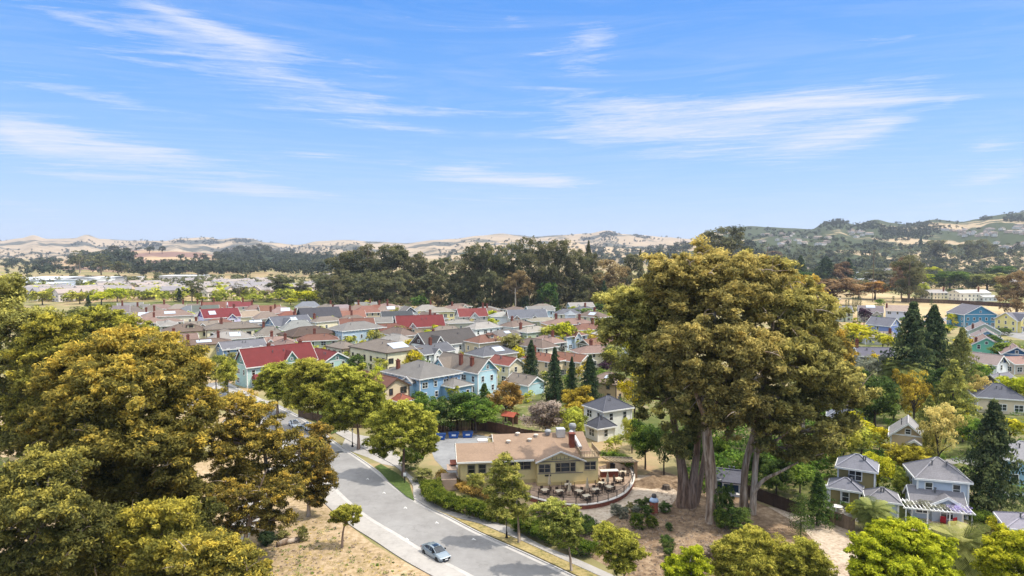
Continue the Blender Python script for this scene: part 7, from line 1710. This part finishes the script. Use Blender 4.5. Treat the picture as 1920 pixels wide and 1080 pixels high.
for (px, b, t, w, lb) in L: grove('gum' if 'white trunk' in lb or 'ragged' in lb or 'tufts' in lb or 'thin' in lb else 'gumwall', px, b, t, w * 1.25, 'gumbrown' if ('brown' in lb or 'paler' in lb) else 'gumdark', lb)
L = [(1103, 572, 450, 34, 'thin topped dark pine rising from the grove'), (1235, 555, 468, 24, 'dark pine above the great gum left side'), (1200, 556, 466, 26, 'dark pine left of the great gum top'), (1218, 560, 478, 24, 'lower dark pine left of the great gum top'), (1252, 556, 474, 26, 'dark pine touching the great gum crown')]
for (px, b, t, w, lb) in L: T('conifer', px, b, t, w, 'gumdark', lb, GG2, lo=False)
T('gum', 1352, 545, 427, 112, 'gumdark', 'broad dark gum crown rising behind the great gum top', GG2, lo=False)
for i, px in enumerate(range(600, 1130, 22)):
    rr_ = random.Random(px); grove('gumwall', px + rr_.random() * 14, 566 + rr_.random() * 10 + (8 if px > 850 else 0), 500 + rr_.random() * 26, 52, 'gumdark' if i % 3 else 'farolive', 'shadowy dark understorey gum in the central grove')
GE = 'smaller trees at the edge of the central grove'
L = [('conifer', 702, 566, 518, 26, 'olive', 'pale green pointed tree before the left grove'), ('round', 759, 562, 516, 40, 'gumbrown', 'pinkish brown tree before the left grove'), ('round', 800, 566, 522, 36, 'gumbrown', 'brown leaved tree right of the pinkish brown tree'), ('round', 785, 566, 538, 36, 'deep', 'rounded green tree before the left grove'),
     ('conifer', 850, 578, 524, 30, 'conifer', 'pale pointed pine at the left foot of the right grove'), ('conifer', 873, 578, 529, 28, 'conifer', 'pointed pine at the foot of the right grove'), ('conifer', 918, 580, 542, 22, 'conifer', 'small pointed pine before the grove trunks'), ('conifer', 942, 580, 538, 24, 'conifer', 'pointed pine beside the pale utility pole'),
     ('conifer', 985, 585, 545, 24, 'conifer', 'pointed pine right of the pale utility pole'), ('conifer', 1010, 588, 545, 22, 'conifer', 'small pine above the long slate roof'), ('round', 1028, 588, 530, 40, 'deep', 'rounded dark tree above the long slate roof'), ('conifer', 1042, 590, 548, 26, 'deep', 'green pine right of the rounded dark tree'),
     ('conifer', 1132, 585, 526, 26, 'conifer', 'dark pine before the olive brown gum'), ('bush', 838, 572, 556, 26, 'deep', 'dark bush in the gap of the grove'), ('bush', 740, 567, 552, 40, 'olive', 'pale olive scrub before the left grove'), ('bush', 1098, 600, 575, 50, 'green', 'green bushes right of the white tower house'), ('round', 820, 578, 552, 26, 'gumbrown', 'brown tree in the gap of the grove'),
     ('round', 1085, 585, 560, 26, 'gumdark', 'dark scrub tree at the grove edge'), ('round', 1120, 588, 568, 40, 'deep', 'dark green scrub left of the great gum')]
for (k, px, b, t, w, c, lb) in L: T(k, px, b, t, w, c, lb, GE)

# ---------------------------------------------------------------- trees on the far right
GFR = 'trees of the far right neighbourhood'
L = [('gumwall', 1704, 567, 474, 66, 'gumdark', 'large dark bushy gum on the dry field'), ('gumwall', 1690, 560, 478, 40, 'gumbrown', 'reddish brown gum top behind the bushy gum'), ('gumwall', 1906, 592, 503, 66, 'gumbrown', 'reddish brown gum at the right photo edge'), ('round', 1560, 572, 521, 84, 'gumbrown', 'wide brown olive tree at the dry field edge'),
     ('round', 1610, 560, 526, 40, 'farolive', 'pale brownish tree beside the brown olive tree'), ('spread', 1640, 562, 528, 50, 'rust', 'rusty spreading tree behind the utility pole'), ('round', 1572, 535, 492, 44, 'gumbrown', 'brown rounded tree above the brown olive tree'), ('conifer', 1548, 535, 480, 50, 'conifer', 'dark pine mass behind the brown rounded tree'),
     ('conifer', 1590, 535, 484, 30, 'conifer', 'dark pine right of the brown rounded tree'), ('round', 1510, 545, 508, 40, 'deep', 'dark green tree above the great gum right shoulder'), ('conifer', 1500, 540, 478, 34, 'conifer', 'dark pine above the great gum right shoulder'), ('conifer', 1470, 530, 480, 36, 'conifer', 'dark pine mass right of the broad gum crown'),
     ('round', 1648, 540, 506, 44, 'farolive', 'olive round tree behind the utility pole'), ('round', 1740, 540, 512, 30, 'lime', 'lime tree right of the bushy gum'), ('round', 1748, 520, 500, 30, 'lime', 'small lime tree above the lime tree'), ('round', 1780, 545, 508, 50, 'deep', 'dark green tree above the white houses'), ('round', 1815, 540, 512, 46, 'deep', 'green tree behind the long white house'),
     ('round', 1850, 545, 512, 60, 'olive', 'light olive tree mass right of the long white house'), ('round', 1870, 530, 498, 40, 'deep', 'dark tree above the light olive mass'), ('round', 1885, 560, 530, 40, 'olive', 'olive tree behind the low white annex'), ('conifer', 1725, 496, 443, 18, 'conifer', 'tall pointed dark conifer on the far right'),
     ('conifer', 1768, 490, 442, 14, 'conifer', 'slim pointed dark conifer near the twin dark gums'), ('conifer', 1776, 490, 445, 14, 'conifer', 'second slim pointed dark conifer near the twin dark gums'), ('gumwall', 1752, 505, 446, 50, 'gumdark', 'dark rounded gum left of the slim pointed conifers'), ('gumwall', 1815, 505, 448, 40, 'gumdark', 'left half of the twin dark gums on the far right'),
     ('gumwall', 1842, 505, 446, 44, 'gumdark', 'right half of the twin dark gums on the far right'), ('conifer', 1658, 490, 452, 18, 'conifer', 'dark pointed conifer above the bushy gum'), ('conifer', 1682, 482, 456, 18, 'conifer', 'smaller dark conifer above the bushy gum'), ('conifer', 1698, 482, 456, 18, 'conifer', 'dark conifer right above the bushy gum'),
     ('conifer', 1875, 475, 434, 16, 'conifer', 'dark pointed conifer at the far right hill foot'), ('conifer', 1890, 475, 440, 18, 'conifer', 'dark conifer beside the pointed conifer at the hill foot'), ('conifer', 1905, 480, 442, 18, 'conifer', 'dark conifer near the right photo edge'), ('round', 1590, 488, 462, 30, 'fardark', 'dark round tree beside the rust top of the far trees'),
     ('round', 1612, 484, 462, 34, 'gumbrown', 'brown tree top on the far right'), ('round', 1832, 500, 478, 14, 'gold', 'small golden tree among far white houses'), ('round', 1760, 510, 485, 26, 'fardark', 'dark tree among the far white houses'), ('round', 1535, 525, 505, 34, 'fardark', 'dark tree by the pale far houses'),
     ('bush', 1800, 560, 540, 40, 'deep', 'dark shrubbery left of the long white house'), ('round', 1725, 560, 530, 24, 'street', 'green tree beside the cream house with red chimney'), ('round', 1895, 500, 478, 40, 'farolive', 'olive tree among far right roofs'), ('round', 1480, 520, 490, 40, 'deep', 'green tree right behind the great gum top'),
     ('round', 1440, 505, 472, 46, 'gumbrown', 'brown tree behind the great gum top'), ('round', 1600, 552, 535, 30, 'lime', 'bright green bush right of the brown olive tree'), ('round', 1525, 560, 530, 30, 'farolive', 'dull tree left of the brown olive tree')]
for (k, px, b, t, w, c, lb) in L: T(k, px, b, t, w * (1.18 if k != 'conifer' else 1.3), c, lb, GFR, lo=False)
# ---------------------------------------------------------------- trees of the valley on the left
GVL = 'trees of the valley on the left'
L = [('gum', 360, 566, 524, 48, 'gumdark', 'dark gum in the dry field beyond the roofs'), ('conifer', 336, 566, 540, 18, 'conifer', 'dark pine left of the dry field gum'), ('gum', 450, 562, 534, 44, 'gumdark', 'wide dark tree beyond the roofs in the middle valley'), ('round', 272, 562, 546, 22, 'street', 'green round tree on the dry field'),
     ('round', 296, 552, 542, 15, 'green', 'small round green tree on the dry field'), ('round', 220, 566, 540, 36, 'lime', 'lime tree at the left edge of the dry field'), ('round', 190, 572, 545, 44, 'lime', 'broad lime tree left of the dry field'), ('round', 150, 570, 548, 36, 'street', 'green tree beside the dark pointed conifer'),
     ('round', 110, 562, 540, 44, 'street', 'pale green tree beyond the left gums'), ('round', 80, 572, 545, 40, 'street', 'light green tree at the left valley edge'), ('round', 144, 556, 543, 20, 'conifer', 'dark round tree in the left valley'), ('round', 172, 552, 540, 22, 'deep', 'green dark tree in the left valley'),
     ('round', 222, 546, 530, 22, 'gumdark', 'dark oak before the far rows of houses'), ('round', 240, 556, 542, 22, 'olive', 'dull green tree before the far rows'), ('round', 315, 560, 552, 20, 'lime', 'small lime tree at the field edge'), ('round', 380, 566, 556, 26, 'lime', 'lime tree below the dry field gum'), ('round', 410, 566, 552, 34, 'street', 'pale green trees right of the dry field gum'),
     ('round', 475, 566, 552, 36, 'street', 'green tree left of the solitary dark gum'), ('round', 500, 566, 556, 22, 'olive', 'olive tree left of the solitary dark gum'), ('gum', 262, 470, 463, 12, 'fardark', 'dark tree at the left crest of the burnt hill'), ('round', 280, 476, 461, 20, 'fardark', 'twin dark oaks on the crest of the burnt hill'),
     ('round', 304, 476, 461, 14, 'fardark', 'dark oak right of the twin oaks on the crest'), ('round', 263, 491, 481, 13, 'fardark', 'single dark oak on the slope of the burnt hill'), ('round', 398, 472, 466, 7, 'fardark', 'tiny dark tree on the burnt hill'), ('round', 215, 478, 460, 22, 'fardark', 'dark tree left above the burnt hill'), ('round', 238, 480, 464, 16, 'fardark', 'dark tree on the left shoulder of the burnt hill'),
     ('round', 200, 486, 466, 22, 'fardark', 'dark tree before the left shoulder of the burnt hill'), ('gum', 150, 512, 472, 50, 'farolive', 'pale grey gum stand left of the burnt hill'), ('gum', 190, 516, 478, 46, 'farolive', 'grey green gum stand below the burnt hill'), ('gum', 222, 520, 490, 40, 'gumdark', 'dark stand at the foot of the burnt hill'),
     ('round', 85, 504, 485, 34, 'fardark', 'dark trees in the far left valley'), ('round', 68, 502, 488, 24, 'fardark', 'dark tree in the far left valley'), ('round', 110, 510, 495, 26, 'fardark', 'dark bush trees before the warehouses')]
for (k, px, b, t, w, c, lb) in L:
    p0 = hit(px, b)
    if p0 is not None and p0.z > 1:
        D = p0.y; h = atd(px, t, D).z - p0.z; place_tree(k, p0, max(h, 4), w * D / F, c, lb, GVL)
    else: T(k, px, b, t, w, c, lb, GVL)

# ---------------------------------------------------------------- far trees nobody could count: one object per wood
def wood(name, label, pts, col, seed, leafk=1.0):
    """pts = [(P, h, w)]"""
    g = np.random.default_rng(seed); cs = []; cr = []; lf = []
    for (P, h, w) in pts:
        k = 5
        for i in range(k):
            a = g.random() * 6.28; q = .3 * w * g.random() ** .5
            cs.append((P.x + q * math.cos(a), P.y + q * math.sin(a), P.z + h * (.3 + .5 * g.random()))); cr.append(.34 * max(w, h * .6) * (.7 + .5 * g.random()))
    cs = np.array(cs); cr = np.array(cr); per = 16
    idx = np.repeat(np.arange(len(cs)), per); n = len(idx); d = rand_unit(g, n)
    low = (d[:, 2] < -.1) & (g.random(n) < .6); d[low, 2] *= -1
    P_ = cs[idx] + d * (cr[idx] * (.5 + .5 * g.random(n)))[:, None] * np.array([1, 1, .75])
    Nn = d * .8 + rand_unit(g, n) * .5; Nn[:, 2] += .5; Nn /= np.linalg.norm(Nn, axis=1, keepdims=True)
    V = leaf_quads(g, P_, Nn, cr[idx] * .34 * leafk, .7)
    me = quads_mesh(name, V, np.clip(g.normal(.45, .22, len(cs))[idx] + (g.random(n) - .5) * .3, 0, 1)); me.materials.append(fol(col))
    o = link(name, me); return tag(o, label, 'woodland', None, 'stuff')
g = random.Random(11)
def scatter(n, x0, x1, y0, y1, hr, pix=True, noise_thr=None, sc=.004):
    out = []
    for i in range(n):
        px, py = x0 + g.random() * (x1 - x0), y0 + g.random() * (y1 - y0)
        p = hit(px, py)
        if p is None: continue
        if noise_thr is not None and fbm(p.x * sc, p.y * sc) < noise_thr: continue
        h = hr[0] + g.random() * (hr[1] - hr[0]); out.append((p, h, h * (.8 + .5 * g.random())))
    return out
def blob(n, cx, cy, rx, ry, hr, tilt=0.0):
    out = []
    for i in range(n):
        q = g.random() ** .5; a = g.random() * 6.283; x, y = q * rx * math.cos(a), q * ry * math.sin(a)
        p = hit(cx + x, cy + y + x * tilt)
        if p is None or p.z < 3 or (q > .55 and fbm(p.x * .004, p.y * .004) < -.05): continue
        h = hr[0] + g.random() * (hr[1] - hr[0]); out.append((p, h, h * (.8 + .5 * g.random())))
    return out
wood('woodland', 'dark trees scattered through the far left valley below the hills', scatter(330, 0, 420, 486, 518, (8, 18), noise_thr=-.12, sc=.008) + scatter(170, -10, 130, 470, 505, (9, 20), noise_thr=-.2) + blob(150, 190, 498, 62, 18, (14, 30)), 'fardark', 1)
wood('woodland', 'band of mixed trees between the far house rows and the burnt hill', scatter(200, 230, 660, 506, 518, (10, 24)), 'fardark', 2)
wood('woodland', 'dense dark woods covering the low hill left of the grove', scatter(520, 405, 680, 466, 508, (12, 24)), 'fardark', 3)
wood('woodland', 'green trees between the far rows of houses in the valley', scatter(260, 40, 660, 524, 552, (6, 12), noise_thr=-.25, sc=.02), 'farolive', 4)
wood('woodland', 'light green street trees between field and suburb', scatter(300, 60, 590, 546, 568, (5, 11)), 'street', 5)
wood('woodland', 'dark oak groves in the folds of the far hills', scatter(1500, 0, 1300, 440, 470, (9, 18), noise_thr=.22, sc=.0012) + blob(110, 332, 454, 15, 4, (9, 16)) + blob(110, 397, 456, 18, 5, (9, 16)) + blob(110, 452, 454, 18, 5, (9, 16)) + blob(160, 277, 461, 28, 5, (9, 16)) + blob(170, 1145, 442, 22, 7, (9, 16)) + blob(90, 1098, 449, 18, 5, (9, 16)) + blob(130, 1202, 445, 24, 4, (9, 16)), 'fardark', 6, 1.2)
wood('woodland', 'dark oaks covering the far right hills', scatter(2200, 1360, 1925, 398, 470, (7, 14), noise_thr=.08, sc=.0022) + blob(520, 1720, 428, 75, 16, (7, 13), -.10) + blob(160, 1690, 445, 60, 10, (7, 12)) + blob(200, 1572, 421, 34, 9, (7, 13)) + blob(130, 1628, 424, 30, 8, (7, 12)) + blob(140, 1908, 412, 26, 10, (8, 14)) + blob(110, 1842, 409, 20, 5, (7, 12)) + blob(120, 1366, 434, 26, 8, (7, 12)), 'fardark', 7)
wood('woodland', 'dark evergreen belt behind the central grove', scatter(260, 1100, 1420, 466, 500, (14, 30)) + scatter(120, 820, 1120, 468, 500, (12, 24)), 'fardark', 8)
wood('woodland', 'mixed trees filling the far right neighbourhood', scatter(900, 1400, 1925, 464, 545, (6, 13)), 'farolive', 9)
wood('woodland', 'darker evergreens of the far right neighbourhood', scatter(420, 1400, 1925, 464, 530, (8, 16)), 'fardark', 10)
wood('woodland', 'oaks dotted over the middle hills behind the grove', scatter(260, 850, 1300, 448, 472, (8, 18), noise_thr=.0, sc=.003), 'fardark', 12)
# garden greenery that fills the lots between the houses
fill = []
for i in range(260):
    p = at(590 + g.random() * 560, 560 + g.random() * 24); h = 2 + g.random() * 4; fill.append((p, h, h * 1.3))
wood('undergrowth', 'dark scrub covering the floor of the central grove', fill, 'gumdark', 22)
fill = []
for (x0, x1, y0, y1, n) in [(250, 560, 600, 700, 110), (560, 920, 600, 700, 150), (900, 1180, 610, 720, 130), (1560, 1925, 640, 960, 420), (1290, 1560, 780, 925, 260), (760, 1180, 742, 812, 60), (200, 640, 570, 600, 50)]:
    for i in range(n):
        p = at(x0 + g.random() * (x1 - x0), y0 + g.random() * (y1 - y0)); h = (1.0 + g.random() * 1.8) * (1.7 if x0 == 1290 else 1); fill.append((p, h, h * 1.2))
wood('undergrowth', 'low garden shrubs filling the lots between the houses', fill, 'green', 21, .55)
# dry weeds on the dirt lot and the mulch slope
def weeds(label, poly_px, n, col, size, seed):
    gg = np.random.default_rng(seed); xs = [p[0] for p in poly_px]; ys = [p[1] for p in poly_px]; cs = []; cr = []
    while len(cs) < n:
        x, y = gg.uniform(min(xs), max(xs)), gg.uniform(min(ys), max(ys)); ins = False; k = len(poly_px)
        for i in range(k):
            (xa, ya), (xb, yb) = poly_px[i], poly_px[(i + 1) % k]
            if (ya > y) != (yb > y) and x < (xb - xa) * (y - ya) / (yb - ya) + xa: ins = not ins
        if ins: p = at(x, y); s = size * (.4 + gg.random() ** 2 * 1.6); cs.append((p.x, p.y, s * .3)); cr.append(s)
    V, T_ = clump_leaves(gg, np.array(cs), np.array(cr), 22, size * .28, flat=.5, up=.4, jit=.3); me = quads_mesh('weeds', V, T_); me.materials.append(fol(col)); return tag(link('weeds', me), label, 'weeds', None, 'stuff')
lot = [(470, 1000), (560, 970), (640, 990), (700, 1035), (790, 1080), (830, 1110), (440, 1110)]
weeds('dry straw coloured tufts on the dirt lot', lot, 320, 'straw', .22, 31)
weeds('scattered green weeds on the dirt lot', lot, 90, 'green', .34, 32)
weeds('brown dead weeds on the dirt lot', lot, 260, 'twig', .24, 36)
slope = [(1120, 985), (1180, 960), (1260, 905), (1330, 975), (1420, 990), (1520, 990), (1340, 1030), (1330, 1090), (1190, 1090), (1130, 1030)]
weeds('fallen bark and twigs over the mulch slope', slope, 900, 'twig', .22, 33)
weeds('dry grass along the pavement verge', [(800, 951), (858, 974), (983, 1019), (1055, 1052), (1117, 1080), (1085, 1080), (992, 1037), (905, 999)], 160, 'straw', .16, 34)
# ---------------------------------------------------------------- air
if HAZE > 0:
    m, nt, out = newmat('haze_air'); v = N(nt, 'ShaderNodeVolumePrincipled'); v.inputs['Color'].default_value = (.80, .86, 1.0, 1); v.inputs['Density'].default_value = HAZE; v.inputs['Anisotropy'].default_value = .2
    nt.links.new(v.outputs[0], out.inputs['Volume'])
    mb = MB(); mb.box((0, 4500, 149), (19000, 9600, 302)); hz = mb.obj('haze', m); tag(hz, None, None, None, 'stuff')
# ---------------------------------------------------------------- labels: copies that share words get their rank from the left
from collections import defaultdict
bpy.context.view_layer.update()
d = defaultdict(list)
for o in bpy.data.objects:
    if o.parent is None and o.get('label') and o.get('kind') != 'stuff': d[o['label']].append(o)
ORD = ['leftmost', 'second from left', 'third from left', 'fourth from left', 'fifth from left', 'sixth from left', 'seventh from left', 'eighth from left']
for lb, L in d.items():
    if 1 < len(L) <= 8:
        L.sort(key=lambda o: project(o.location)[0])
        for i, o in enumerate(L): o['label'] = '%s, %s' % (lb, ORD[i])
